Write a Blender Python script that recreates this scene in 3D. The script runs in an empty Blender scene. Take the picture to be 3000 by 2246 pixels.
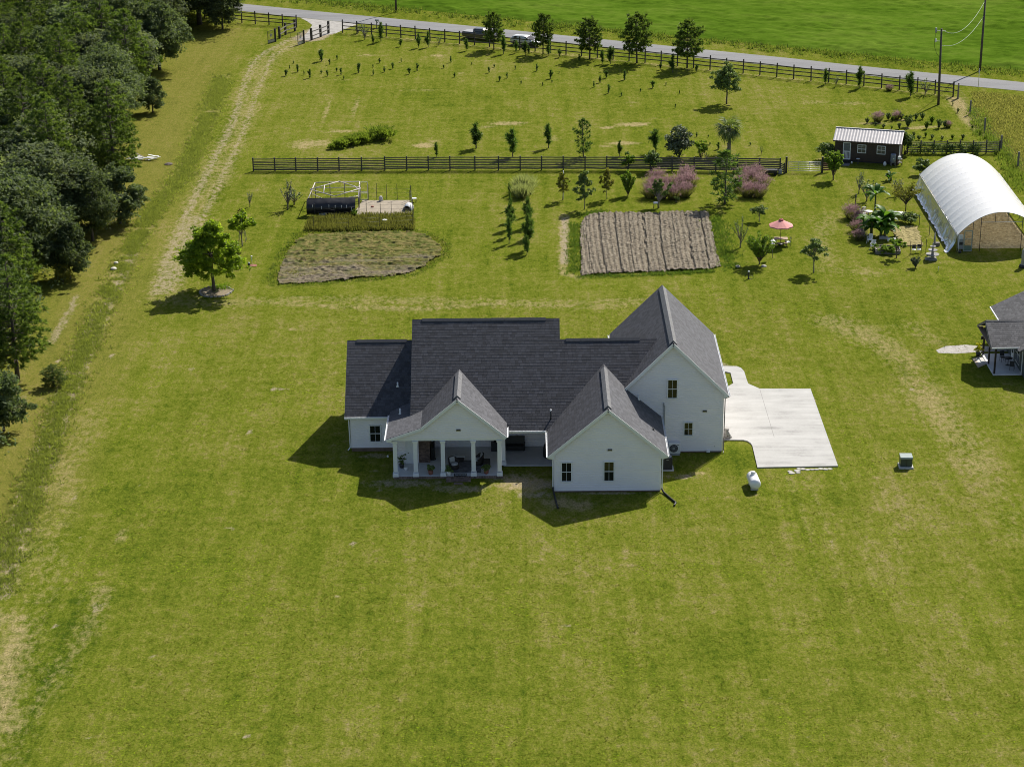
import bpy, math, random
import numpy as np
from mathutils import Matrix, Vector
R = math.radians
SC = bpy.context.scene
COL = SC.collection
# ------------------------------------------------------------------ camera
FPX, FRW, FRH = 6069.0, 3000.0, 2246.0            # focal length and frame of the photograph in pixels
CAM = np.array([0.0, -165.0, 73.0])
PITCH, ROLL, YAW = R(21.81), R(-0.695), R(-0.45)
_f = np.array([math.sin(YAW)*math.cos(PITCH), math.cos(YAW)*math.cos(PITCH), -math.sin(PITCH)])
_r = np.array([math.cos(YAW), -math.sin(YAW), 0.0]); _u = np.cross(_r, _f)
CR = math.cos(ROLL)*_r + math.sin(ROLL)*_u; CU = -math.sin(ROLL)*_r + math.cos(ROLL)*_u; CF = _f
cam = bpy.data.cameras.new('camera'); camo = bpy.data.objects.new('camera', cam); COL.objects.link(camo)
cam.sensor_fit = 'HORIZONTAL'; cam.sensor_width = 36.0; cam.lens = 36.0*FPX/FRW
cam.clip_start = 1.0; cam.clip_end = 6000.0
M = Matrix(((CR[0], CU[0], -CF[0], CAM[0]), (CR[1], CU[1], -CF[1], CAM[1]), (CR[2], CU[2], -CF[2], CAM[2]), (0, 0, 0, 1)))
camo.matrix_world = M
SC.camera = camo
# ------------------------------------------------------------------ light
SUN_TO = Vector((0.60, 0.84, 1.0)).normalized()   # towards the sun
SUN_EL = math.asin(SUN_TO.z); SUN_AZ = math.atan2(SUN_TO.x, SUN_TO.y)
world = bpy.data.worlds.new('World'); SC.world = world; world.use_nodes = True
wn = world.node_tree; wn.nodes.clear()
wo = wn.nodes.new('ShaderNodeOutputWorld'); wb = wn.nodes.new('ShaderNodeBackground'); ws = wn.nodes.new('ShaderNodeTexSky')
ws.sky_type = 'NISHITA'; ws.sun_disc = False; ws.sun_elevation = SUN_EL; ws.sun_rotation = SUN_AZ
ws.air_density = 1.0; ws.dust_density = 1.6; ws.ozone_density = 1.0
wb.inputs['Strength'].default_value = 0.085
wn.links.new(ws.outputs[0], wb.inputs[0]); wn.links.new(wb.outputs[0], wo.inputs[0])
sun = bpy.data.lights.new('sun', 'SUN'); sun.energy = 4.9; sun.angle = R(0.53); sun.color = (1.0, 0.95, 0.86)
suno = bpy.data.objects.new('sun', sun); COL.objects.link(suno)
suno.rotation_euler = (-SUN_TO).to_track_quat('-Z', 'Y').to_euler(); suno.location = (60, 90, 120)
SC.view_settings.view_transform = 'Standard'; SC.view_settings.look = 'None'
SC.cycles.pixel_filter_type = 'BLACKMAN_HARRIS'; SC.cycles.filter_width = 1.0
SC.view_settings.exposure = 0.45; SC.view_settings.gamma = 1.0; SC.view_settings.use_curve_mapping = False

# ------------------------------------------------------------------ placing: photo pixel -> point of the ground
def G(px, py, z=0.0):
    d = CF + CR*(px-FRW/2)/FPX - CU*(py-FRH/2)/FPX
    t = (z-CAM[2])/d[2]
    p = CAM + d*t
    return Vector((p[0], p[1], z))
def MPP(px, py):                                  # metres per pixel at that ground point
    p = np.array(G(px, py)) - CAM
    return float(p@CF)/FPX
def HM(px, py, h):                                # height in metres of something h pixels tall standing there
    p = np.array(G(px, py)) - CAM
    n = np.linalg.norm(p)
    return h*MPP(px, py)*1.0/math.sqrt(1-(p[2]/n)**2)
# ------------------------------------------------------------------ objects and custom properties
def tag(o, label=None, cat=None, group=None, kind=None):
    if label: o['label'] = label
    if cat: o['category'] = cat
    if group: o['group'] = group
    if kind: o['kind'] = kind
    return o
def thing(name, label, cat, loc=(0, 0, 0), rz=0.0, group=None, s=None):
    o = bpy.data.objects.new(name, None); COL.objects.link(o)
    o.location = loc; o.rotation_euler = (0, 0, rz); o.empty_display_size = 0.2
    if s: o.scale = (s, s, s)
    return tag(o, label, cat, group)
def inst(name, me, parent=None, loc=(0, 0, 0), rot=(0, 0, 0), sc=(1, 1, 1)):
    o = bpy.data.objects.new(name, me); COL.objects.link(o)
    o.parent = parent; o.location = loc; o.rotation_euler = rot; o.scale = sc
    return o
def copy_tree(o, parent=None):
    c = o.copy(); COL.objects.link(c); c.parent = parent
    for ch in list(o.children):
        copy_tree(ch, c)
    return c
def np_mesh(name, V, Q, mat=None, smooth=False, shade=None):
    V = np.asarray(V, np.float32); Q = np.asarray(Q, np.int32)
    me = bpy.data.meshes.new(name); n, k = Q.shape
    me.vertices.add(len(V)); me.vertices.foreach_set('co', V.ravel())
    me.loops.add(n*k); me.loops.foreach_set('vertex_index', Q.ravel())
    me.polygons.add(n); me.polygons.foreach_set('loop_start', np.arange(0, n*k, k, dtype=np.int32))
    me.polygons.foreach_set('use_smooth', np.full(n, smooth, dtype=bool))
    if shade is not None:
        a = me.attributes.new('shade', 'FLOAT', 'FACE'); a.data.foreach_set('value', np.asarray(shade, np.float32))
    me.update(calc_edges=True); me.validate()
    if mat: me.materials.append(mat)
    return me
def frame_of(d):
    d = Vector(d).normalized()
    a = Vector((0, 0, 1)) if abs(d.z) < 0.95 else Vector((1, 0, 0))
    x = d.cross(a).normalized(); y = x.cross(d).normalized()
    return x, y, d
class MB:
    def __init__(s): s.v = []; s.f = []; s.sm = []; s.sh = []
    def add(s, vs, fs, smooth=False, shade=0.5):
        b = len(s.v); s.v += [tuple(v) for v in vs]
        for f in fs: s.f.append([b+i for i in f]); s.sm.append(smooth); s.sh.append(shade)
        return s
    def box(s, c, d, rz=0.0, shade=0.5, taper=1.0, rx=0.0, ry=0.0):
        x, y, z = d[0]/2, d[1]/2, d[2]/2
        vs = [Vector((sx*x*(taper if sz > 0 else 1), sy*y*(taper if sz > 0 else 1), sz*z)) for sz in (-1, 1) for sy in (-1, 1) for sx in (-1, 1)]
        m = Matrix.Rotation(rz, 3, 'Z') @ Matrix.Rotation(ry, 3, 'Y') @ Matrix.Rotation(rx, 3, 'X')
        c = Vector(c)
        return s.add([m@v+c for v in vs], [(0, 2, 3, 1), (4, 5, 7, 6), (0, 1, 5, 4), (2, 6, 7, 3), (0, 4, 6, 2), (1, 3, 7, 5)], shade=shade)
    def bbox(s, c, d, b=0.02, rz=0.0):               # box with chamfered vertical and top edges
        x, y, z = d[0]/2, d[1]/2, d[2]
        ring = lambda k: [(-x+k, -y+b+k*0), (-x+b, -y+k), (x-b, -y+k), (x-k, -y+b), (x-k, y-b), (x-b, y-k), (-x+b, y-k), (-x+k, y-b)]
        m = Matrix.Rotation(rz, 3, 'Z'); c = Vector(c); vs = []
        for zz, k in ((0, 0), (z-b, 0), (z, b*0.6)):
            vs += [m@Vector((p[0], p[1], zz))+c for p in ring(k)]
        fs = [tuple(range(7, -1, -1)), tuple(range(16, 24))]
        for l in (0, 8):
            for i in range(8): fs.append((l+i, l+(i+1) % 8, l+8+(i+1) % 8, l+8+i))
        return s.add(vs, fs)
    def beam(s, a, b, w, h=None, up=None, shade=0.5):   # rectangular bar from a to b
        a, b = Vector(a), Vector(b); h = h or w
        d = (b-a).normalized(); u = Vector(up or ((0, 0, 1) if abs(d.z) < 0.95 else (0, 1, 0)))
        x = d.cross(u).normalized()*w/2; y = x.cross(d).normalized()*h/2
        vs = [p+sx*x+sy*y for p in (a, b) for sx, sy in ((-1, -1), (1, -1), (1, 1), (-1, 1))]
        return s.add(vs, [(3, 2, 1, 0), (4, 5, 6, 7), (0, 1, 5, 4), (1, 2, 6, 5), (2, 3, 7, 6), (3, 0, 4, 7)], shade=shade)
    def tube(s, pts, r, n=6, cap=True, smooth=True):
        pts = [Vector(p) for p in pts]; rs = r if isinstance(r, (list, tuple)) else [r]*len(pts)
        vs = []; m = len(pts)
        x0 = None
        for i, p in enumerate(pts):
            d = pts[min(i+1, m-1)]-pts[max(i-1, 0)]
            x, y, d = frame_of(d)
            if x0 is not None and x.dot(x0) < 0: x, y = -x, -y
            x0 = x
            for k in range(n):
                a = 2*math.pi*k/n; vs.append(p+(x*math.cos(a)+y*math.sin(a))*rs[i])
        fs = []
        for i in range(m-1):
            for k in range(n): fs.append((i*n+k, i*n+(k+1) % n, (i+1)*n+(k+1) % n, (i+1)*n+k))
        s.add(vs, fs, smooth)
        if cap:
            b = len(s.v)-len(vs)
            s.f.append([b+k for k in range(n-1, -1, -1)]); s.sm.append(False); s.sh.append(.5)
            s.f.append([b+(m-1)*n+k for k in range(n)]); s.sm.append(False); s.sh.append(.5)
        return s
    def lathe(s, prof, c=(0, 0, 0), n=16, smooth=True, axis='Z'):
        c = Vector(c); vs = []
        for r, z in prof:
            for k in range(n):
                a = 2*math.pi*k/n
                p = (r*math.cos(a), r*math.sin(a), z)
                if axis == 'Y': p = (p[0], p[2], p[1])
                if axis == 'X': p = (p[2], p[0], p[1])
                vs.append(Vector(p)+c)
        fs = [(i*n+k, i*n+(k+1) % n, (i+1)*n+(k+1) % n, (i+1)*n+k) for i in range(len(prof)-1) for k in range(n)]
        fs.append(tuple(range(n-1, -1, -1))); fs.append(tuple((len(prof)-1)*n+k for k in range(n)))
        return s.add(vs, fs, smooth)
    def poly(s, pts, shade=0.5): return s.add(pts, [tuple(range(len(pts)))], shade=shade)
    def extrude(s, pts, d):                            # closed outline (3-D points) pushed along d
        n = len(pts); d = Vector(d); vs = [Vector(p) for p in pts]; vs += [v+d for v in vs]
        fs = [tuple(range(n-1, -1, -1)), tuple(range(n, 2*n))]+[(i, (i+1) % n, n+(i+1) % n, n+i) for i in range(n)]
        return s.add(vs, fs)
    def mesh(s, name, mat=None):
        me = bpy.data.meshes.new(name); me.from_pydata(s.v, [], s.f)
        me.polygons.foreach_set('use_smooth', s.sm)
        a = me.attributes.new('shade', 'FLOAT', 'FACE'); a.data.foreach_set('value', s.sh)
        if mat: me.materials.append(mat)
        me.update(); return me
    def build(s, name, mat=None, parent=None, kind=None, label=None):
        o = inst(name, s.mesh(name, mat), parent)
        if kind: o['kind'] = kind
        if label: o['label'] = label
        return o
def solo(mb, name, mat, label, cat, loc=(0, 0, 0), rz=0.0, group=None):   # a thing that is one mesh
    o = inst(name, mb.mesh(name, mat), None, loc, (0, 0, rz)); return tag(o, label, cat, group)
def clip(poly, a, b, c):                               # keep a*u+b*v<=c
    out = []
    for i in range(len(poly)):
        p, q = poly[i], poly[(i+1) % len(poly)]
        dp, dq = a*p[0]+b*p[1]-c, a*q[0]+b*q[1]-c
        if dp <= 0: out.append(p)
        if dp*dq < 0:
            t = dp/(dp-dq); out.append((p[0]+(q[0]-p[0])*t, p[1]+(q[1]-p[1])*t))
    return out
# ------------------------------------------------------------------ materials
MATS = {}
def nd(nt, t, **k):
    n = nt.nodes.new(t)
    for a, b in k.items(): setattr(n, a, b)
    return n
def new_mat(name):
    m = bpy.data.materials.new(name); m.use_nodes = True; nt = m.node_tree; nt.nodes.clear()
    out = nd(nt, 'ShaderNodeOutputMaterial'); b = nd(nt, 'ShaderNodeBsdfPrincipled')
    nt.links.new(b.outputs[0], out.inputs[0]); MATS[name] = m
    return m, nt, b, out
def ramp(nt, src, stops):
    r = nd(nt, 'ShaderNodeValToRGB'); e = r.color_ramp.elements
    while len(e) > 1: e.remove(e[-1])
    for i, (p, c) in enumerate(stops):
        x = e[0] if i == 0 else e.new(p)
        x.position = p; x.color = (*c, 1) if len(c) == 3 else c
    nt.links.new(src, r.inputs[0]); return r.outputs[0]
def noise(nt, co, scale, detail=3, rough=.55, dist=0):
    n = nd(nt, 'ShaderNodeTexNoise'); n.inputs['Scale'].default_value = scale; n.inputs['Detail'].default_value = detail
    n.inputs['Roughness'].default_value = rough; n.inputs['Distortion'].default_value = dist
    nt.links.new(co, n.inputs['Vector']); return n.outputs[0]
def mp(nt, co, sc=(1, 1, 1), rz=0):
    m = nd(nt, 'ShaderNodeMapping'); m.inputs['Scale'].default_value = sc; m.inputs['Rotation'].default_value = (0, 0, rz)
    nt.links.new(co, m.inputs['Vector']); return m.outputs[0]
def mth(nt, op, a, b=None, cl=False):
    m = nd(nt, 'ShaderNodeMath', operation=op, use_clamp=cl)
    for i, x in enumerate((a, b)):
        if x is None: continue
        if isinstance(x, (int, float)): m.inputs[i].default_value = x
        else: nt.links.new(x, m.inputs[i])
    return m.outputs[0]
def mix(nt, f, a, b, mode='MIX'):
    m = nd(nt, 'ShaderNodeMixRGB', blend_type=mode)
    for i, x in enumerate((f, a, b)):
        if isinstance(x, (int, float)): m.inputs[i].default_value = x
        elif isinstance(x, tuple): m.inputs[i].default_value = (*x, 1)
        else: nt.links.new(x, m.inputs[i])
    return m.outputs[0]
def coords(nt, w='Object'): return nd(nt, 'ShaderNodeTexCoord').outputs[w]
def attr(nt, name): 
    a = nd(nt, 'ShaderNodeAttribute'); a.attribute_name = name; return a.outputs['Fac']
def bump(nt, b, h, st=.3, dist=.05):
    n = nd(nt, 'ShaderNodeBump'); n.inputs['Strength'].default_value = st; n.inputs['Distance'].default_value = dist
    nt.links.new(h, n.inputs['Height']); nt.links.new(n.outputs[0], b.inputs['Normal'])
def mat(name, col, rough=.7, var=.15, scale=4.0, bmp=0.0, metal=0.0, spec=.5, shade=0.0, stretch=(1, 1, 1)):
    m, nt, b, out = new_mat(name)
    co = mp(nt, coords(nt), stretch)
    n = noise(nt, co, scale, 4)
    c = ramp(nt, n, [(.25, tuple(x*(1-var) for x in col)), (.75, tuple(min(1, x*(1+var)) for x in col))])
    if shade:
        k = mth(nt, 'MULTIPLY_ADD', attr(nt, 'shade'), shade*2); nt.nodes[-1].inputs[2].default_value = 1-shade
        c = mix(nt, 1.0, c, k, 'MULTIPLY')
    nt.links.new(c, b.inputs['Base Color'])
    b.inputs['Roughness'].default_value = rough; b.inputs['Metallic'].default_value = metal
    b.inputs['Specular IOR Level'].default_value = spec
    if bmp: bump(nt, b, noise(nt, co, scale*6, 4), bmp, .03)
    return m
def leaf_mat(name, dark, light, rough=.5, trans=.25, spec=.4, hue=.12, tint=(1.25, 1.3, .6)):
    m, nt, b, out = new_mat(name)
    f = attr(nt, 'shade')
    c = ramp(nt, f, [(0.0, dark), (1.0, light)])
    oi = nd(nt, 'ShaderNodeObjectInfo')
    k = mth(nt, 'MULTIPLY', oi.outputs['Random'], 2*hue); k = mth(nt, 'ADD', k, 1-hue)
    c = mix(nt, 1.0, c, k, 'MULTIPLY')
    nt.links.new(c, b.inputs['Base Color']); b.inputs['Roughness'].default_value = rough+.1
    b.inputs['Specular IOR Level'].default_value = spec*.5
    t = nd(nt, 'ShaderNodeBsdfTranslucent'); mx = nd(nt, 'ShaderNodeMixShader'); mx.inputs[0].default_value = min(.62, trans+.12)
    c2 = mix(nt, 1.0, c, tint, 'MULTIPLY')
    nt.links.new(c2, t.inputs[0]); nt.links.new(b.outputs[0], mx.inputs[1]); nt.links.new(t.outputs[0], mx.inputs[2])
    nt.links.new(mx.outputs[0], out.inputs[0])
    return m
WHITE = mat('white_trim', (.78, .79, .80), .45, .04, 3)
SIDING = mat('vinyl_siding', (.86, .825, .85), .5, .03, 1.2)
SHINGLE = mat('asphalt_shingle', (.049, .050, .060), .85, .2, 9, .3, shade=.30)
SHINGLE_LIT = mat('sunlit_shingle', (.083, .084, .094), .9, .2, 9, .3, shade=.22)  # paler copy of the roof shingle for sunlit slopes, sunlight put into the colour
VENTM = mat('ridge_shingle', (.07, .07, .077), .85, .2, 6)
CONC = mat('concrete', (.50, .49, .46), .85, .12, .5, .15, stretch=(.6, 2.2, 1))
BRICK = mat('brown_brick', (.16, .11, .085), .85, .3, 3)
BLACKW = mat('black_stained_wood', (.035, .03, .028), .7, .3, 4)
GREYW = mat('weathered_wood', (.20, .18, .165), .85, .3, 5)
BOARDW = mat('dark_board_wood', (.075, .068, .064), .75, .35, 3, stretch=(.4, 1, 3))
BROWNW = mat('brown_plank', (.062, .042, .030), .75, .35, 2, stretch=(4, 4, .4))
METAL = mat('galvanised_metal', (.55, .55, .56), .4, .12, 3, metal=.7)
TIN = mat('tin_roof', (.40, .385, .39), .55, .12, 1.5, metal=.2)
BLACK = mat('black_plastic', (.012, .012, .013), .45, .2, 4)
DARKMET = mat('dark_metal', (.03, .03, .032), .5, .2, 4)
GREYP = mat('grey_plastic', (.33, .34, .35), .5, .1, 4)
TAN = mat('tan_wood', (.36, .25, .17), .7, .2, 4)
WPLAS = mat('white_plastic', (.80, .80, .79), .4, .05, 3)
STONE = mat('grey_stone', (.34, .32, .29), .9, .25, 5, .3)
TERRA = mat('terracotta', (.24, .09, .06), .8, .15, 5)
PINKC = mat('pink_canvas', (.62, .26, .24), .8, .06, 3)
DKGREEN = mat('dark_green_paint', (.035, .052, .05), .5, .12, 3)
BARK = mat('tree_bark', (.10, .08, .065), .9, .35, 5)
PBARK = mat('pale_bark', (.21, .18, .15), .9, .25, 5)
def glass():
    m, nt, b, out = new_mat('window_glass')
    b.inputs['Base Color'].default_value = (.012, .014, .014, 1); b.inputs['Roughness'].default_value = .06
    b.inputs['Specular IOR Level'].default_value = .6
    return m
GLASS = glass()
# ================================================================== GROUND
def OV(*pts): return [(x*1.35624, y*1.35624) for x, y in pts]     # points read off the 2212-pixel view
def ground_lines():
    fx = np.arange(-112, 106.01, .5); fy = np.arange(-58, 216.01, .5)
    xs = np.concatenate([[-1500, -600, -300, -180], fx, [180, 300, 600, 1500]])
    ys = np.concatenate([[-800, -300, -120], fy, [300, 500, 900, 2000]])
    return xs, ys
def seg_dist(P, poly):
    best = np.full(len(P), 1e9)
    for a, b in zip(poly[:-1], poly[1:]):
        a = np.array(a[:2]); b = np.array(b[:2]); d = b-a
        t = np.clip(((P-a)@d)/(d@d), 0, 1)
        best = np.minimum(best, np.hypot(*(P-(a+t[:, None]*d)).T))
    return best
def inside(P, poly):
    res = np.zeros(len(P), bool); n = len(poly)
    for i in range(n):
        a, b = poly[i], poly[(i+1) % n]
        c = (a[1] > P[:, 1]) != (b[1] > P[:, 1])
        with np.errstate(all='ignore'):
            res ^= c & (P[:, 0] < (b[0]-a[0])*(P[:, 1]-a[1])/(b[1]-a[1]+1e-12)+a[0])
    return res
def gp(pts): return [G(x, y) for x, y in pts]
GX, GY = ground_lines()
gxx, gyy = np.meshgrid(GX, GY); GP = np.stack([gxx.ravel(), gyy.ravel()], 1)
dry = np.zeros(len(GP)); bare = np.zeros(len(GP)); lush = np.zeros(len(GP)); rust = np.zeros(len(GP))
def soft(d, w, e): return np.clip(1-(d-w)/e, 0, 1)
def stroke(mask, px, w, e, k):
    np.maximum(mask, k*soft(seg_dist(GP, gp(px)), w, e), out=mask)
def blob(mask, x, y, rx, ry, k):                       # rx, ry in photo pixels across / along depth
    c = G(x, y); s = MPP(x, y); d = abs(G(x, y-ry)[1]-c[1])
    q = np.hypot((GP[:, 0]-c[0])/(rx*s), (GP[:, 1]-c[1])/d)
    np.maximum(mask, k*np.clip(1.35-q, 0, 1), out=mask)
# the dirt track and its ruts
LRUT = [(903, 97), (849, 116), (809, 137), (776, 154), (743, 180), (712, 260), (685, 353), (650, 425), (617, 488), (575, 570), (542, 637), (512, 700), (488, 759), (470, 810), (454, 860)]
RRUT = [(930, 100), (872, 128), (826, 146), (800, 165), (786, 190), (752, 270), (722, 360), (690, 440), (655, 510), (612, 600), (575, 680), (545, 750), (520, 830)]
stroke(bare, LRUT, .12, 1.2, .52); stroke(bare, RRUT, .08, 1.2, .46)
stroke(dry, [(870, 118), (795, 155), (762, 200), (705, 350), (635, 500), (562, 650), (505, 790), (480, 870)], 1.4, 2.6, .50)
stroke(bare, [(560, 640), (525, 730), (500, 800), (478, 850)], .8, 1.6, .5)
# apron of the driveway
stroke(bare, [(1000, 70), (940, 92), (905, 112)], 2.3, 1.2, .8)
stroke(dry, [(455, 870), (600, 890), (830, 880), (1100, 878), (1400, 885), (1680, 893), (1900, 880)], .9, 2.2, .46)
stroke(dry, OV((560, 650), (700, 660), (900, 668), (1080, 655), (1300, 662)), .3, 1.5, .55)
# long pale trail on the right
stroke(dry, OV((1800, 690), (1900, 740), (1960, 790), (2010, 860), (2050, 920), (2110, 1010)), 1.0, 3.4, .52)
stroke(dry, OV((1780, 700), (1860, 720), (1960, 700), (2020, 740)), .6, 2.5, .4)
stroke(dry, OV((2060, 930), (2150, 1050), (2212, 1150)), .6, 3, .4)
for x in (1740, 1815, 1885, 1700): stroke(dry, OV((x, 1025), (x+40, 1120), (x+70, 1250)), .12, .6, .42)
# sandy wood edge and lower left corner
stroke(dry, OV((482, 165), (458, 235), (432, 300), (398, 372), (330, 455), (272, 560), (222, 660), (172, 780), (118, 920), (70, 1050), (28, 1180), (0, 1280)), .8, 1.6, .5)
stroke(bare, OV((300, 520), (235, 655), (182, 780), (128, 920), (80, 1050), (40, 1180), (5, 1290)), .15, 1.1, .62)
stroke(bare, OV((165, 640), (140, 690), (110, 740)), .2, .7, .55)
stroke(bare, OV((205, 670), (170, 760), (120, 870), (80, 980), (40, 1090), (5, 1230)), .2, .8, .5)
stroke(dry, OV((5, 1330), (50, 1340), (20, 1430), (0, 1500), (20, 1570)), .2, 3.2, .62)
stroke(dry, OV((225, 1270), (200, 1330), (165, 1395), (130, 1440), (70, 1540)), .1, 2.6, .5)
stroke(dry, OV((190, 890), (130, 1050), (90, 1250), (40, 1420), (10, 1640)), .8, 3.2, .42)
stroke(lush, OV((175, 1300), (120, 1400), (80, 1500), (20, 1640)), .2, 4.5, .6)
stroke(rust, OV((470, 70), (400, 160), (350, 240), (330, 330), (290, 440), (230, 580), (150, 760), (70, 930), (10, 1100)), 2.5, 5.5, .75)
blob(bare, 30, 1195, 60, 60, .5); blob(rust, 90, 1230, 150, 90, 1.0); blob(rust, 60, 1400, 90, 120, .8)
for x, y, rx, ry, k in ((262, 1158, 16, 30, .7), (240, 770, 12, 12, .6), (500, 1140, 22, 8, .5), (600, 840, 40, 7, .6), (210, 1310, 22, 20, .6), (120, 1000, 16, 14, .6),
                        (1450, 1600, 90, 8, .0), (160, 1075, 10, 14, .5), (1640, 1470, 60, 24, .9), (1700, 1480, 60, 20, .75)):
    blob(bare if k < .7 else dry, x*1.35624 if x < 700 else x, y*1.35624 if x < 700 else y, rx, ry, k)
random.seed(5)
for x, y in [(random.uniform(150, 2950), random.uniform(1000, 2230)) for _ in range(46)]: blob(bare, x, y, random.uniform(7, 15), random.uniform(4, 8), random.uniform(.6, .95))
for i in range(150):                                    # small scuffs all over the lawn
    x, y = random.uniform(250, 2950), random.uniform(880, 2240)
    blob(dry, x, y, random.uniform(5, 26), random.uniform(2, 8), random.uniform(.3, .62))
for i in range(60):
    x, y = random.uniform(900, 2800), random.uniform(150, 560); blob(dry, x, y, random.uniform(10, 50), random.uniform(2, 6), random.uniform(.25, .5))
for i in range(70):
    x, y = random.uniform(0, 3000), random.uniform(900, 2240); blob(lush, x, y, random.uniform(30, 160), random.uniform(10, 50), random.uniform(.15, .4))
blob(lush, 2160, 1345, 75, 40, .95); blob(lush, 1560, 760, 120, 40, .5); blob(lush, 2400, 560, 60, 40, .4)
# old raked beds of the paddock
for x, y, rx, ry, k in ((955, 325, 9, 55, .7), (1040, 315, 13, 40, .65), (1120, 300, 10, 30, .4), (1490, 362, 70, 8, .8), (1430, 372, 40, 6, .6), (1240, 426, 45, 9, .85), (1275, 414, 25, 5, .6),
                        (1850, 365, 70, 8, .85), (1780, 374, 40, 6, .75), (1830, 420, 60, 7, .75), (1770, 428, 30, 5, .6), (1620, 405, 30, 12, .5), (2395, 300, 80, 8, .5), (2480, 303, 90, 8, .5),
                        (1075, 162, 40, 5, .6), (1280, 163, 30, 5, .7), (1230, 265, 100, 7, .45), (1350, 180, 60, 5, .3), (1450, 178, 60, 5, .35), (1530, 230, 40, 6, .45),
                        (920, 420, 80, 14, .75), (1000, 385, 60, 6, .7), (880, 430, 40, 10, .7), (1660, 235, 30, 5, .4), (1870, 222, 40, 4, .4), (1850, 300, 40, 6, .4), (1350, 215, 20, 4, .5), (1010, 235, 30, 5, .5),
                        (2650, 352, 30, 6, .7), (2560, 362, 60, 5, .75), (2720, 372, 60, 5, .75), (2680, 376, 60, 4, .7)):
    blob(dry, x, y, rx, ry, k)
stroke(bare, [(1655, 640), (1654, 700), (1654, 770)], .25, .5, .75)
stroke(dry, [(1652, 630), (1650, 800), (1700, 815)], .3, .8, .7)
stroke(dry, [(2797, 290), (2830, 340), (2865, 375), (2885, 392)], .8, 1.2, .7)
stroke(dry, [(1003, 98), (1321, 128), (1661, 162), (2188, 218), (2507, 251), (2792, 284)], .3, .9, .5)
stroke(dry, [(2440, 630), (2400, 700), (2420, 790), (2560, 800)], .6, 3, .42)
blob(bare, 2390, 990, 40, 3, .4)
# dirt beneath the eaves of the house
for x, y, rx, ry in ((1190, 1415, 150, 16), (1350, 1432, 120, 14), (1500, 1400, 90, 20), (1590, 1420, 40, 22), (1100, 1335, 60, 10), (2000, 1395, 60, 10), (1790, 1445, 150, 5), (1560, 1450, 70, 12)):
    blob(bare, x, y, rx, ry, .62)
blob(dry, 1545, 1420, 95, 26, 1.0); blob(bare, 1545, 1416, 90, 20, .6); blob(dry, 2045, 1385, 30, 8, .8); blob(dry, 2130, 1455, 25, 5, .6)
# trampled ground beside the far house, the shed bed and the hoop house
blob(bare, 2862, 1018, 70, 7, .8); blob(bare, 3060, 1020, 150, 9, .6)
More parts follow.
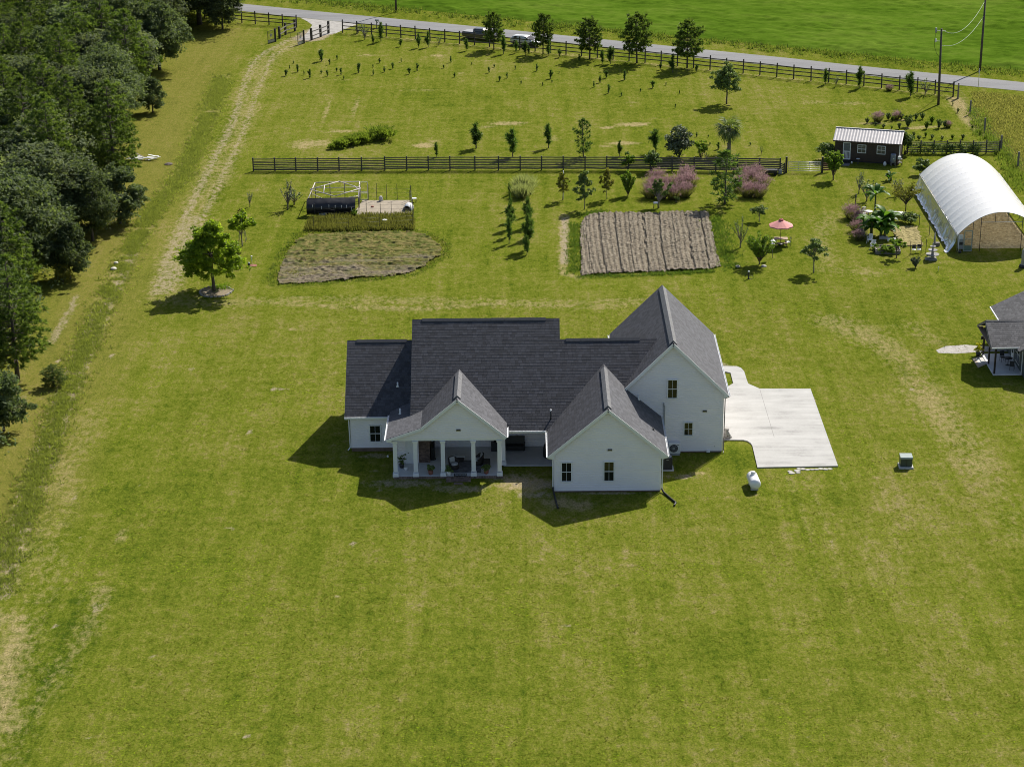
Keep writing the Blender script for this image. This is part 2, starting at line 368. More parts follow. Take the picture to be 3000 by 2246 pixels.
# wheel marks of the mower: long faint lanes
lane = (np.sin(GP[:, 0]*2*math.pi/3.3+1.1*np.sin(GP[:, 1]*.021))*.5+.5)
far = np.clip((GP[:, 1]+30)/60, 0, 1)
me = np_mesh('lawn', np.stack([GP[:, 0], GP[:, 1], np.zeros(len(GP))], 1),
             (lambda n, m: np.stack([(np.arange(m-1)[:, None]*n+np.arange(n-1)).ravel(), (np.arange(m-1)[:, None]*n+np.arange(1, n)).ravel(), (np.arange(1, m)[:, None]*n+np.arange(1, n)).ravel(), (np.arange(1, m)[:, None]*n+np.arange(n-1)).ravel()], 1))(len(GX), len(GY)))
for nm, arr in (('dry', dry), ('bare', bare), ('lush', lush), ('rust', rust), ('lane', lane)):
    a = me.attributes.new(nm, 'FLOAT', 'POINT'); a.data.foreach_set('value', arr.astype(np.float32))
def lawn_mat():
    m, nt, b, out = new_mat('mown_grass')
    co = coords(nt)
    big = noise(nt, mp(nt, co, (1, .55, 1)), .045, 3)
    mid = noise(nt, mp(nt, co, (1, .45, 1)), .28, 4, .6)
    midx = noise(nt, mp(nt, co, (.22, 1.2, 1)), .5, 4, .6)
    fine = noise(nt, mp(nt, co, (1, .6, 1)), 1.9, 5, .7)
    hair = noise(nt, co, 6.0, 4, .75)
    clump = noise(nt, mp(nt, co, (1, .8, 1)), .85, 4, .65, .4)
    streak = noise(nt, mp(nt, co, (1.1, .045, 1), R(2)), 1.0, 3, .6)
    grain = noise(nt, mp(nt, co, (1, .7, 1)), 3.4, 3, .8)
    terms = [(big, .26), (mid, .20), (midx, .14), (streak, .19), (clump, .26), (fine, .36), (grain, .34), (attr(nt, 'lane'), .022)]
    f = .5
    for src, wgt in terms: f = mth(nt, 'ADD', f, mth(nt, 'MULTIPLY', mth(nt, 'SUBTRACT', src, .5), wgt))
    f = mth(nt, 'SUBTRACT', f, mth(nt, 'MULTIPLY', attr(nt, 'lush'), .10))
    c = ramp(nt, f, [(.33, (.048, .078, .008)), (.42, (.092, .121, .012)), (.50, (.132, .153, .019)), (.58, (.176, .174, .040)), (.67, (.245, .205, .098))])
    spk = ramp(nt, noise(nt, co, 3.0, 2, .6), [(.60, (0, 0, 0)), (.68, (1, 1, 1))]); spk = mth(nt, 'MULTIPLY', spk, ramp(nt, noise(nt, co, .12, 3), [(.48, (0, 0, 0)), (.62, (1, 1, 1))]))
    c = mix(nt, mth(nt, 'MULTIPLY', spk, .75), c, (.165, .235, .010))
    c = mix(nt, mth(nt, 'MULTIPLY', attr(nt, 'rust'), mth(nt, 'MULTIPLY', fine, 1.25)), c, (.19, .165, .048))
    d = mth(nt, 'ADD', attr(nt, 'dry'), mth(nt, 'MULTIPLY', mth(nt, 'SUBTRACT', fine, .5), 1.9)); d = mth(nt, 'ADD', d, mth(nt, 'MULTIPLY', mth(nt, 'SUBTRACT', mid, .5), .9))
    d = mth(nt, 'SUBTRACT', d, .30); d = mth(nt, 'MULTIPLY', d, 1.7, True)
    d = mth(nt, 'MULTIPLY', d, mth(nt, 'MULTIPLY', attr(nt, 'dry'), 1.6, True))
    c = mix(nt, d, c, mix(nt, hair, (.24, .19, .085), (.40, .33, .18)))
    d = mth(nt, 'ADD', attr(nt, 'bare'), mth(nt, 'MULTIPLY', mth(nt, 'SUBTRACT', fine, .5), 1.8)); d = mth(nt, 'SUBTRACT', d, .30); d = mth(nt, 'MULTIPLY', d, 2.0, True)
    d = mth(nt, 'MULTIPLY', d, mth(nt, 'MULTIPLY', attr(nt, 'bare'), 2.5, True))
    c = mix(nt, d, c, mix(nt, hair, (.22, .175, .115), (.40, .345, .25)))
    h = ramp(nt, hair, [(.28, (.50, .54, .5)), (.70, (1.34, 1.30, 1.25))])
    c = mix(nt, 1.0, c, h, 'MULTIPLY')
    nt.links.new(c, b.inputs['Base Color']); b.inputs['Roughness'].default_value = 1; b.inputs['Specular IOR Level'].default_value = 0
    hh = mth(nt, 'ADD', mth(nt, 'MULTIPLY', fine, .7), mth(nt, 'MULTIPLY', hair, .5)); bump(nt, b, hh, .8, .16)
    return m
me.materials.append(lawn_mat())
tag(inst('lawn', me), kind='structure')

# ---- crop field beyond the road: a sheet of real waves and tufts
def vnoise(x, y, seed):
    rs = np.random.RandomState(seed); T = rs.rand(256, 256)
    xi, yi = np.floor(x).astype(int), np.floor(y).astype(int); fx, fy = x-xi, y-yi
    fx = fx*fx*(3-2*fx); fy = fy*fy*(3-2*fy)
    g = lambda a, b: T[b % 256, a % 256]
    return (g(xi, yi)*(1-fx)+g(xi+1, yi)*fx)*(1-fy)+(g(xi, yi+1)*(1-fx)+g(xi+1, yi+1)*fx)*fy
def sheet_grid(nx, ny):
    i = np.arange(ny-1)[:, None]*nx+np.arange(nx-1)
    return np.stack([i.ravel(), (i+1).ravel(), (i+1+nx).ravel(), (i+nx).ravel()], 1)
ROADN = [(430, -18), (560, 10), (688, 31.6), (935.7, 58.8), (1249, 88.5), (1337.6, 97), (1680, 128), (1776.6, 143), (1919, 157), (2074, 174), (2350, 202), (2521, 219.5), (2749, 245), (3000, 268), (3300, 300)]
ROADF = [(430, -32), (560, -8), (671.7, 8), (903, 31.6), (1170, 57), (1337.6, 72.7), (1650, 104.4), (1776, 117), (1919, 131.3), (2074, 147), (2350, 175), (2500, 192), (2654.5, 207.3), (3000, 242), (3300, 273)]
def resample(P, n):
    P = np.array([p[:2] for p in P]); d = np.concatenate([[0], np.cumsum(np.hypot(*np.diff(P, axis=0).T))])
    t = np.linspace(0, d[-1], n); return np.stack([np.interp(t, d, P[:, 0]), np.interp(t, d, P[:, 1])], 1)
rn = resample(gp(ROADN), 120); rf = resample(gp(ROADF), 120)
for _ in range(6):                                      # smooth away the reading errors
    for a in (rn, rf): a[1:-1] = (a[:-2]+2*a[1:-1]+a[2:])/4
def extend(a): return np.concatenate([[a[0]-(a[6]-a[0])/np.linalg.norm(a[6]-a[0])*260], a, [a[-1]+(a[-1]-a[-7])/np.linalg.norm(a[-1]-a[-7])*260]])
rn, rf = extend(rn), extend(rf)
V = []; tt = []
for k in range(9):
    t = k/8; p = rn*(1-t)+rf*t
    V.append(np.column_stack([p, np.full(len(p), .03+.07*(1-(2*t-1)**2))])); tt.append(np.full(len(p), t))
me = np_mesh('road', np.concatenate(V), sheet_grid(len(rn), 9)[:, [0, 3, 2, 1]][:, ::-1], smooth=True)
a = me.attributes.new('across', 'FLOAT', 'POINT'); a.data.foreach_set('value', np.concatenate(tt).astype(np.float32))
m, nt, b, out = new_mat('worn_asphalt'); co = coords(nt)
t = attr(nt, 'across'); wv = noise(nt, mp(nt, co, (.05, .4, 1)), 1.0, 4); fi = noise(nt, co, 5, 4, .7)
c = ramp(nt, mth(nt, 'ADD', mth(nt, 'MULTIPLY', wv, .6), mth(nt, 'MULTIPLY', fi, .4)), [(.35, (.135, .135, .140)), (.65, (.205, .205, .208))])
l1 = mth(nt, 'ABSOLUTE', mth(nt, 'SUBTRACT', t, mth(nt, 'ADD', .46, mth(nt, 'MULTIPLY', wv, .06))))
l1 = mth(nt, 'MULTIPLY', mth(nt, 'SUBTRACT', .018, l1), 60, True)
c = mix(nt, mth(nt, 'MULTIPLY', l1, .45), c, (.07, .07, .072))
e = mth(nt, 'MULTIPLY', mth(nt, 'SUBTRACT', mth(nt, 'ADD', mth(nt, 'ABSOLUTE', mth(nt, 'SUBTRACT', t, .5)), mth(nt, 'MULTIPLY', fi, .05)), .5), 40, True)
c = mix(nt, e, c, (.15, .16, .05))
nt.links.new(c, b.inputs['Base Color']); b.inputs['Roughness'].default_value = .9; bump(nt, b, fi, .2, .02)
me.materials.append(m); tag(inst('road', me), kind='structure')
RDIR = Vector((*(rf[-8]-rf[8]), 0)).normalized(); RN = Vector((-RDIR.y, RDIR.x, 0))
# apron of packed gravel between road and gate
ap = gp([(880, 53), (1050, 70), (1015, 84), (985, 98), (955, 103), (925, 112), (905, 118), (872, 117), (893, 104), (905, 90), (915, 74), (900, 63)])
mb = MB(); mb.poly([(p.x, p.y, .012) for p in ap])
m = mat('packed_gravel', (.31, .295, .27), .95, .3, 1.2, .4); tag(mb.build('driveway_apron', m), kind='structure')
# the field
O = Vector((*rf[30], 0)); nx, ny = 620, 190
u = np.linspace(-75, 215, nx); v = 8.5+np.linspace(0, 1, ny)**1.15*115
uu, vv = np.meshgrid(u, v)
h = .10+.40*vnoise(uu*.55, vv*1.5, 3)*vnoise(uu*.13, vv*.3, 4)*2+.16*vnoise(uu*1.7, vv*2.6, 5)+.05*vnoise(uu*4, vv*5, 8)
h *= np.clip((vv-8.5)/2, 0.0, 1)
X = O.x+uu*RDIR.x+vv*RN.x; Y = O.y+uu*RDIR.y+vv*RN.y
me = np_mesh('crop_field', np.stack([X.ravel(), Y.ravel(), h.ravel()], 1), sheet_grid(nx, ny), smooth=True)
a = me.attributes.new('tall', 'FLOAT', 'POINT'); a.data.foreach_set('value', h.ravel().astype(np.float32))
m, nt, b, out = new_mat('green_crop'); co = coords(nt)
n1 = noise(nt, mp(nt, co, (.5, 1, 1)), .09, 4, .6); n2 = noise(nt, mp(nt, co, (.5, 1.1, 1), R(-8)), .9, 5, .7)
f = mth(nt, 'ADD', mth(nt, 'MULTIPLY', n1, .55), mth(nt, 'MULTIPLY', n2, .55))
c = ramp(nt, f, [(.38, (.040, .080, .006)), (.52, (.068, .124, .010)), (.66, (.098, .152, .018))])
nt.links.new(c, b.inputs['Base Color']); b.inputs['Roughness'].default_value = .85; b.inputs['Specular IOR Level'].default_value = .0
bump(nt, b, n2, .8, .15)
me.materials.append(m); tag(inst('crop_field', me), kind='structure')

# ---- scattered blade tufts used for every kind of rough growth
def tufts(P, n, hgt, spread, wid, seed, lean=.5):
    """n blades round every point of P: thin upright quads. Returns V, Q, shade"""
    rs = np.random.RandomState(seed); P = np.asarray(P, float); N = len(P)*n
    c = np.repeat(P, n, 0); hh = np.repeat(np.broadcast_to(hgt, (len(P),)), n)*rs.uniform(.55, 1.1, N)
    a = rs.uniform(0, 2*math.pi, N); rad = np.sqrt(rs.rand(N))*spread
    base = c+np.stack([np.cos(a)*rad, np.sin(a)*rad, np.zeros(N)], 1)
    ln = rs.uniform(.2, 1, N)*lean*hh; tip = base+np.stack([np.cos(a)*ln, np.sin(a)*ln, hh], 1)
    t = a+rs.uniform(0, math.pi, N); w = wid*rs.uniform(.6, 1.3, N)
    side = np.stack([np.cos(t)*w, np.sin(t)*w, np.zeros(N)], 1)
    V = np.stack([base-side, base+side, tip+side*.35, tip-side*.35], 1).reshape(-1, 3)
    Q = np.arange(N*4).reshape(N, 4); sh = np.clip(np.repeat(rs.rand(len(P)), n)*.6+rs.rand(N)*.4, 0, 1)
    return V, Q, sh
def join(*parts):
    V = []; Q = []; S = []; b = 0
    for v, q, s in parts: V.append(v); Q.append(q+b); S.append(s); b += len(v)
    return np.concatenate(V), np.concatenate(Q), np.concatenate(S)
WEED = leaf_mat('rough_weeds', (.07, .12, .02), (.22, .27, .06), .7, .4)
WEEDD = leaf_mat('verge_weeds', (.06, .10, .018), (.18, .22, .05), .7, .4)
STRAW = leaf_mat('dry_tall_grass', (.085, .095, .025), (.225, .215, .075), .8, .4)
STRIPG = leaf_mat('strip_weeds', (.11, .145, .032), (.31, .335, .095), .7, .45)
rs = np.random.RandomState(2)
def along(px, n, w, seed):
    P = resample(gp(px), 400); r = np.random.RandomState(seed); k = r.randint(0, 399, n); t = r.rand(n)[:, None]
    p = P[k]*(1-t)+P[k+1]*t; p = p+r.normal(0, 1, (n, 2))*w
    return np.column_stack([p, np.zeros(n)])
# weeds in the ditch along the field
P = np.concatenate([np.column_stack([O.x+RDIR.x*u1+RN.x*v1, O.y+RDIR.y*u1+RN.y*v1, np.zeros(len(u1))]) for u1, v1 in
    [((rs.uniform(-60, 200, 2600)), 7.2+rs.normal(0, .8, 2600)), (rs.uniform(-60, 200, 900), 4.8+rs.normal(0, .7, 900))]])
cl = vnoise(P[:, 0]*.16, P[:, 1]*.3, 12); P = P[cl+rs.rand(len(P))*.5 > .55]
def stuff(name, pts, n, h, spread, w, seed, material, label, cat, lean=.6):
    V, Q, S = tufts(pts, n, h, spread, w, seed, lean)
    return tag(inst(name, np_mesh(name, V, Q, material, shade=S)), label, cat, kind='stuff')
stuff('roadside_weeds', P, 9, .16+rs.rand(len(P))**2*.55, .45, .07, 3, WEEDD, 'rough weeds in the ditch between the road and the crop field', 'weeds', .7)
# rough strip beside the track
STRIP = OV((482, 165), (458, 235), (432, 300), (398, 372), (330, 455), (272, 560), (222, 660), (172, 780), (118, 920), (70, 1050), (28, 1180), (0, 1280))
stroke_px = STRIP
P = along(STRIP, 17000, .78, 7); lump = vnoise(P[:, 0]*1.1, P[:, 1]*1.1, 9)*.6+vnoise(P[:, 0]*.4, P[:, 1]*.4, 10)*.5+rs.rand(len(P))*.4; P = P[lump > .56]
stuff('weedy_strip', P, 7, .05+.26*rs.rand(len(P))**1.5, .24, .04, 8, STRIPG, 'rough strip of weeds running beside the dirt track', 'weeds', 1.0)
# rank grass right of the wire fence
poly = gp([(2850, 268), (3080, 292), (3150, 640), (2960, 480), (2940, 420), (2895, 390), (2862, 340)])
q = np.column_stack([rs.uniform(min(p.x for p in poly), max(p.x for p in poly), 12000), rs.uniform(min(p.y for p in poly), max(p.y for p in poly), 12000)])
q = q[inside(q, poly)]; cl = vnoise(q[:, 0]*.3, q[:, 1]*.3, 31)
P = np.column_stack([q, np.zeros(len(q))])
stuff('rank_grass', P, 6, .12+.34*cl**2+.12*rs.rand(len(P)), .35, .045, 9, leaf_mat('rank_grass_leaf', (.14, .15, .04), (.34, .315, .14), .8, .5), 'tall rank grass beyond the wire fence, right edge', 'tall grass', .7)
# rough tall weeds along the wire fence
P = along([(2855, 320), (2880, 385), (2930, 430), (2960, 490), (2990, 560)], 500, .7, 14)
stuff('fence_weeds', P, 10, .25+.6*rs.rand(len(P))**2, .4, .04, 15, WEED, 'dark tall weeds growing up along the wire fence', 'weeds', .5)
# green rough growth left and right of the ploughed plot
P = np.concatenate([along([(1690, 650), (1684, 720), (1686, 800)], 240, .45, 16), along([(2090, 640), (2112, 700), (2130, 770), (2135, 785)], 420, .75, 17), along([(1700, 632), (1760, 622)], 90, .4, 18), along([(1700, 812), (1850, 808), (2000, 800), (2090, 796)], 200, .2, 19)])
stuff('plot_border_weeds', P, 8, .12+.26*rs.rand(len(P))**2, .35, .045, 20, leaf_mat('border_weeds', (.055, .105, .016), (.15, .21, .045), .7, .35), 'bright green weeds bordering the ploughed plot', 'weeds', .8)

# ---- worked plots
def plot_sheet(name, px, step, hfun, material, z=0.0, colfun=None, rag=1.0):
    poly = gp(px); x0, x1 = min(p.x for p in poly), max(p.x for p in poly); y0, y1 = min(p.y for p in poly), max(p.y for p in poly)
    nx, ny = int((x1-x0)/step)+2, int((y1-y0)/step)+2
    X, Y = np.meshgrid(np.linspace(x0, x1, nx), np.linspace(y0, y1, ny)); P = np.stack([X.ravel(), Y.ravel()], 1)
    edge = seg_dist(P, poly+[poly[0]]); ins = inside(P, poly)
    jag = .45*vnoise(P[:, 0]*2.2, P[:, 1]*2.2, 21)+.7*vnoise(P[:, 0]*.5, P[:, 1]*.5, 22)**2+.25*vnoise(P[:, 0]*5, P[:, 1]*5, 23)
    h = np.maximum(hfun(P[:, 0]-x0, P[:, 1]-y0, x1-x0, y1-y0)*np.clip(edge/.35, 0, 1), 0)+.014
    keep = ins & (edge > jag*rag)
    Q = sheet_grid(nx, ny); Q = Q[keep[Q].all(1)]
    used = np.unique(Q); mp_ = np.full(len(P), -1); mp_[used] = np.arange(len(used))
    me = np_mesh(name, np.column_stack([P, h+z])[used], mp_[Q], material, smooth=False)
    if colfun is not None:
        a = me.attributes.new('grass', 'FLOAT', 'POINT'); a.data.foreach_set('value', colfun(P[:, 0]-x0, P[:, 1]-y0, x1-x0, y1-y0)[used].astype(np.float32))
    return tag(inst(name, me), kind='structure')
def soil_mat(name, lo, hi, grass):
    m, nt, b, out = new_mat(name); co = coords(nt)
    n = noise(nt, co, 2.6, 5, .7); n2 = noise(nt, mp(nt, co, (.35, 1, 1)), .8, 4, .6)
    c = ramp(nt, n, [(.32, lo), (.68, hi)])
    if grass:
        g = mth(nt, 'MULTIPLY', mth(nt, 'SUBTRACT', mth(nt, 'ADD', attr(nt, 'grass'), mth(nt, 'ADD', mth(nt, 'MULTIPLY', n2, .9), mth(nt, 'MULTIPLY', n, .7))), 1.15), 3.2, True)
        c = mix(nt, g, c, ramp(nt, noise(nt, co, 1.1, 3), [(.4, (.085, .10, .018)), (.6, (.165, .14, .045))]))
    nt.links.new(c, b.inputs['Base Color']); b.inputs['Roughness'].default_value = .95; b.inputs['Specular IOR Level'].default_value = .1
    bump(nt, b, n, .5, .05); return m
def ridgesB(x, y, w, d):
    xw = x+.35*np.sin(y*.09+x*.16)+.25*(vnoise(x*.3, y*.15, 40)-.5)
    xw = xw+.45*(vnoise(np.floor(xw/1.62)*3.7, xw*0, 48)-.5)
    k = (xw/1.62) % 1.0; dep = .5+.5*vnoise(np.floor(xw/1.62)*2.3+.5, y*.25, 49)
    r = np.where(k < .90, .10+.12*dep+.05*np.sin(k/.86*math.pi*2*1.0)-.05*np.abs(k-.43), .04)
    return r*.95+.15*vnoise(x*4.2, y*4.2, 41)+.11*vnoise(x*9, y*9, 42)-.09+.055*np.sin(xw*2*math.pi/.54+vnoise(y*.4, xw*0, 50))
def ridgesA(x, y, w, d):
    k = np.abs(((y+.5*vnoise(x*.1, y*.2, 43))/.95) % 1-.5)*2
    return .10*k*(.4+.8*vnoise(x*.5, y*.7, 44))+.16*vnoise(x*2.6, y*3.4, 45)*vnoise(x*.35, y*1.1, 46)*2.0+.07*vnoise(x*7, y*7, 47)-.03
PLOTB = [(1694, 660), (1705, 640), (1733, 626), (1800, 622), (1900, 625), (1992, 619), (2040, 621), (2081, 621), (2090, 660), (2104, 730), (2117, 782), (2090, 793), (1990, 797), (1850, 802), (1760, 808), (1697, 810), (1693, 740)]
PLOTA = [(887, 680), (1050, 677), (1209, 675), (1256, 686), (1300, 708), (1313, 726), (1303, 750), (1280, 768), (1240, 793), (1195, 808), (1120, 816), (1000, 826), (900, 834), (804, 840), (795, 815), (808, 775), (829, 737), (860, 700)]
plot_sheet('ploughed_plot', PLOTB, .14, ridgesB, soil_mat('tilled_soil', (.095, .074, .052), (.285, .248, .185), False), rag=.35)
plot_sheet('harrowed_plot', PLOTA, .15, ridgesA, soil_mat('weedy_soil', (.070, .054, .038), (.27, .225, .165), True), colfun=lambda x, y, w, d: .50+.36*np.clip((y/d-.30)/.5, 0, 1)-.15*np.clip(.35-y/d, 0, 1)*2)

# ---- real grass tufts over the near lawn, thinning out with distance
rs = np.random.RandomState(51); n_ = 170000
yy = -78+rs.rand(n_)**1.4*120; half = 44+(yy+54)*.19; xx = rs.uniform(-1, 1, n_)*half
P = np.column_stack([xx, yy]); keep = vnoise(xx*.8, yy*.8, 52)*.6+vnoise(xx*.12, yy*.12, 53)*.5+rs.rand(n_)*.5 > .72
keep &= ~((xx > -16) & (xx < 17.2) & (yy > -8.2) & (yy < 16)); keep &= ~((xx > 16) & (xx < 27.5) & (yy > -4) & (yy < 21))
keep &= (rs.rand(n_) < (yy+78)/22) & (rs.rand(n_) < (half-abs(xx))/8); keep &= xx > np.interp(yy, [-60, 0, 60], [-40, -33, -30]); P = np.column_stack([P[keep], np.zeros(keep.sum())])
lm = leaf_mat('lawn_blades', (.08, .10, .014), (.215, .21, .045), .8, .35, .1)
stuff('lawn_tufts', P, 3, .035+.05*rs.rand(len(P)), .07, .022, 54, lm, 'short tufts of grass over the lawn', 'grass', 1.0); print('tufts', len(P))

P = np.concatenate([along(PLOTA+[PLOTA[0]], 420, .28, 61)]); stuff('plot_edge_weeds', P, 7, .08+.2*rs.rand(len(P)), .3, .04, 62, WEED, 'weeds straggling round the edge of the harrowed plot', 'weeds', .9)
pa = gp(PLOTA); q = np.column_stack([rs.uniform(min(p.x for p in pa), max(p.x for p in pa), 2600), rs.uniform(min(p.y for p in pa), max(p.y for p in pa), 2600)]); q = q[inside(q, pa)]
kk = vnoise(q[:, 0]*.3, q[:, 1]*1.3, 63)+.35*np.clip((q[:, 1]-min(p.y for p in pa))/11-.3, -1, 1); q = q[(kk > .55) & (((q[:, 1]+.5*vnoise(q[:, 0]*.1, q[:, 1]*.2, 43))/.95) % 1 < .72)]
stuff('plot_weeds', np.column_stack([q, np.full(len(q), .05)]), 6, .06+.14*rs.rand(len(q)), .3, .035, 64, leaf_mat('plot_weed_leaf', (.08, .095, .018), (.205, .19, .055), .8, .35), 'dry weeds growing over the rows of the harrowed plot', 'weeds', 1.0)
# ================================================================== WHITE HOUSE
def lap_wall(mb, poly, o, u, n, course=.20, proud=.045):
    """clapboard courses of a convex wall outline (u, z): every board leans out towards its lower edge"""
    o, u, n = Vector(o), Vector(u), Vector(n)
    z0, z1 = min(p[1] for p in poly), max(p[1] for p in poly)
    k = math.floor(z0/course+1e-6)
    while k*course < z1-1e-4:
        a, b = k*course, (k+1)*course
        pp = clip(clip(poly, 0, -1, -a), 0, 1, b)
        if len(pp) >= 3:
            fb = a+.70*(b-a)
            face = clip(pp, 0, 1, fb); cove = clip(pp, 0, -1, -fb)
            if len(face) >= 3: mb.poly([o+u*p[0]+Vector((0, 0, p[1]))+n*proud for p in face])
            if len(cove) >= 3: mb.poly([o+u*p[0]+Vector((0, 0, p[1]))+n*(proud*(1-(p[1]-fb)/(b-fb))) for p in cove])
            lo = min(p[1] for p in pp); bot = sorted([p[0] for p in pp if p[1] < lo+1e-5])
            if len(bot) > 1:
                q0 = o+u*bot[0]+Vector((0, 0, lo)); q1 = o+u*bot[-1]+Vector((0, 0, lo))
                mb.poly([q0+n*.001, q1+n*.001, q1+n*proud, q0+n*proud])
        k += 1
def shingle(mb, poly, o, u, v, seed, course=.27, tab=.34, thick=.007):
    """shingle tabs over a convex roof outline in (u along the eave, v up the slope)"""
    rnd = random.Random(seed); o, u, v = Vector(o), Vector(u).normalized(), Vector(v).normalized(); n = u.cross(v).normalized()
    if n.z < 0: n = -n
    v0, v1 = min(p[1] for p in poly), max(p[1] for p in poly); k = 0
    while v0+k*course < v1:
        a = v0+k*course; b = a+course
        row = clip(clip(poly, 0, -1, -a), 0, 1, b)
        if len(row) >= 3:
            x, xe = min(p[0] for p in row), max(p[0] for p in row); x -= rnd.random()*tab
            while x < xe:
                w = tab*rnd.uniform(.7, 1.4); pp = clip(clip(row, -1, 0, -x), 1, 0, x+w-.012)
                if len(pp) >= 3:
                    t = thick*rnd.uniform(.75, 1.25); sh = rnd.random(); rise = rnd.uniform(-.006, .006)
                    mb.poly([o+u*p[0]+v*p[1]+n*(.008+t*(1-(p[1]-a)/course)+rise*0) for p in pp], sh)
                    lo = min(p[1] for p in pp); bt = sorted(p[0] for p in pp if p[1] < lo+1e-5)
                    if len(bt) > 1:
                        q = [o+u*bt[0]+v*lo, o+u*bt[-1]+v*lo]; h = .008+t*(1-(lo-a)/course)
                        mb.poly([q[0], q[1], q[1]+n*h, q[0]+n*h], sh*.5)
                x += w
        k += 1
def roof(parent, pts, seed, smat=SHINGLE, fascia=None, thick=.14, rnd_name='roof_slope'):
    """one slope: first two points are the eave; a solid deck with its own shingles"""
    P = [Vector(p) for p in pts]; u = (P[1]-P[0]).normalized(); n = u.cross(P[2]-P[0]).normalized()
    if n.z < 0: n = -n
    v = n.cross(u); v = v if v.z > 0 else -v
    uv = [((p-P[0]).dot(u), (p-P[0]).dot(v)) for p in P]
    d = MB().extrude([p-n*.004 for p in P], -n*thick); o = d.build(rnd_name, fascia or SHINGLE, parent)
    return o, P[0], u, v, n, uv
def shingled(parent, pts, seed, smat=SHINGLE, fascia=None, polys=None, **k):
    o, p0, u, v, n, uv = roof(parent, pts, seed, smat, fascia)
    mb = MB()
    for pl in (polys or [uv]): shingle(mb, pl, p0, u, v, seed, **k)
    mb.build('shingles', smat, o, kind='stuff'); return o
def ridge_vent(parent, a, b, slope, half=.28, h=.09, m=VENTM, along_x=True):
    a, b = Vector(a), Vector(b); mb = MB(); s = Vector((0, 1, 0)) if along_x else Vector((1, 0, 0))
    L = (b-a).length; nseg = max(2, int(L/1.2))
    for i in range(nseg):
        p, q = a+(b-a)*(i/nseg), a+(b-a)*((i+1)/nseg)-(b-a).normalized()*.015
        dz = Vector((0, 0, h+.008*(i % 2))); dn = Vector((0, 0, -half*slope))
        L0, R0 = p-s*half+dn, p+s*half+dn; L1, R1 = q-s*half+dn, q+s*half+dn
        base = [L0+dz*.2, p+dz*.2, R0+dz*.2]; 
        vs = [L0, L0+dz, p+dz*1.3, R0+dz, R0, L1, L1+dz, q+dz*1.3, R1+dz, R1]
        mb.add(vs, [(0, 1, 6, 5), (1, 2, 7, 6), (2, 3, 8, 7), (3, 4, 9, 8), (0, 4, 3, 2, 1), (5, 6, 7, 8, 9)], shade=random.random())
    return mb.build('ridge_vent', m, parent)
def window(parent, x, z0, z1, w, y, sashes=2, grid=1, frame=WHITE, rows=None, rot=None):
    """window facing -Y at plane y; glass set back inside a proud frame, one muntin per sash"""
    fr = MB(); t = .075; cx = x; h = z1-z0
    for sx in (-1, 1): fr.box((cx+sx*(w/2-t/2), y-.045, z0+h/2), (t, .09, h))
    fr.box((cx, y-.046, z1-t/2), (w-2*t, .088, t)); fr.box((cx, y-.05, z0+t/2), (w-2*t, .10, t))
    o = fr.build('window', frame, parent)
    zs = [z0+t, z1-t] if sashes == 1 else [z0+t, z0+h/2-.025, z0+h/2+.025, z1-t]
    if sashes == 2: MB().box((cx, y-.042, z0+h/2), (w-2*t, .07, .05)).build('meeting_rail', frame, o)
    for i in range(0, len(zs), 2):
        a, b = zs[i], zs[i+1]
        MB().box((cx, y-.012, (a+b)/2), (w-2*t, .02, b-a)).build('pane', GLASS, o)
        MB().box((cx, y-.027, (a+b)/2), (.022, .012, b-a)).build('muntin', frame, o)
        if sashes == 1: MB().box((cx, y-.0275, (a+b)/2), (w-2*t, .011, .022)).build('muntin', frame, o)
    return o
def pipe(parent, pts, r, m, name='downspout', n=6):
    return MB().tube(pts, r, n, smooth=False).build(name, m, parent)
H = thing('white_house', 'large white sided house with dark shingle roof and columned back porch', 'house', (0, 0, 0))
W3 = lambda *a: Vector(a)
SF, SM, SW, SG, SP = .842, .861, .857, .996, .834
# ---------------- walls
sid = MB(); X, NY = (1, 0, 0), (0, -1, 0)
def wall_box(poly_xy, z1, z0=0.0):                      # inner shell so that nothing looks through
    mb = MB(); mb.extrude([(p[0], p[1], z0) for p in poly_xy], (0, 0, z1-z0)); return mb
core = MB()
core.extrude([(2.26, -7.15, .02), (11.02, -7.15, .02), (11.02, 3, .02), (2.26, 3, .02)], (0, 0, 3.4))
core.extrude([(8.14, .88, .02), (16.91, .88, .02), (16.91, 15.2, .02), (8.14, 15.2, .02)], (0, 0, 5.4))
core.extrude([(-9.86, 2.15, .02), (11, 2.15, .02), (11, 14.0, .02), (-9.86, 14.0, .02)], (0, 0, 3.3))
core.extrude([(-15.4, 1.75, .02), (-9.8, 1.75, .02), (-9.8, 12.2, .02), (-15.4, 12.2, .02)], (0, 0, 3.3))
core.extrude([(-11.40, -1.35, .19), (-9.40, -1.35, .19), (-9.40, 2.2, .19), (-11.40, 2.2, .19)], (0, 0, 3.6))
core.extrude([(2.3, -7.15, 3.2), (11, -7.15, 3.2), (6.65, -7.15, 7.2)], (0, 9.8, 0))
core.extrude([(8.2, .88, 5.2), (16.9, .88, 5.2), (12.53, .88, 9.95)], (0, 14.2, 0))
core.extrude([(-9.86, 0, 3.4), (-9.86, 12.8, 3.4), (-9.86, 6.2, 10.3)], (12.6, 0, 0))
core.extrude([(-15.4, 2.2, 3.4), (-15.4, 11.6, 3.4), (-15.4, 7.0, 8.1)], (5.5, 0, 0))
core.build('wall', SIDING, H)
def siding(poly, o, u, n): 
    mb = MB(); lap_wall(mb, poly, o, u, n); return mb.build('siding', SIDING, H, kind='stuff')
siding([(2.22, .14), (11.06, .14), (11.06, 3.86), (6.65, 7.5), (2.22, 3.86)], (0, -7.2, 0), X, NY)
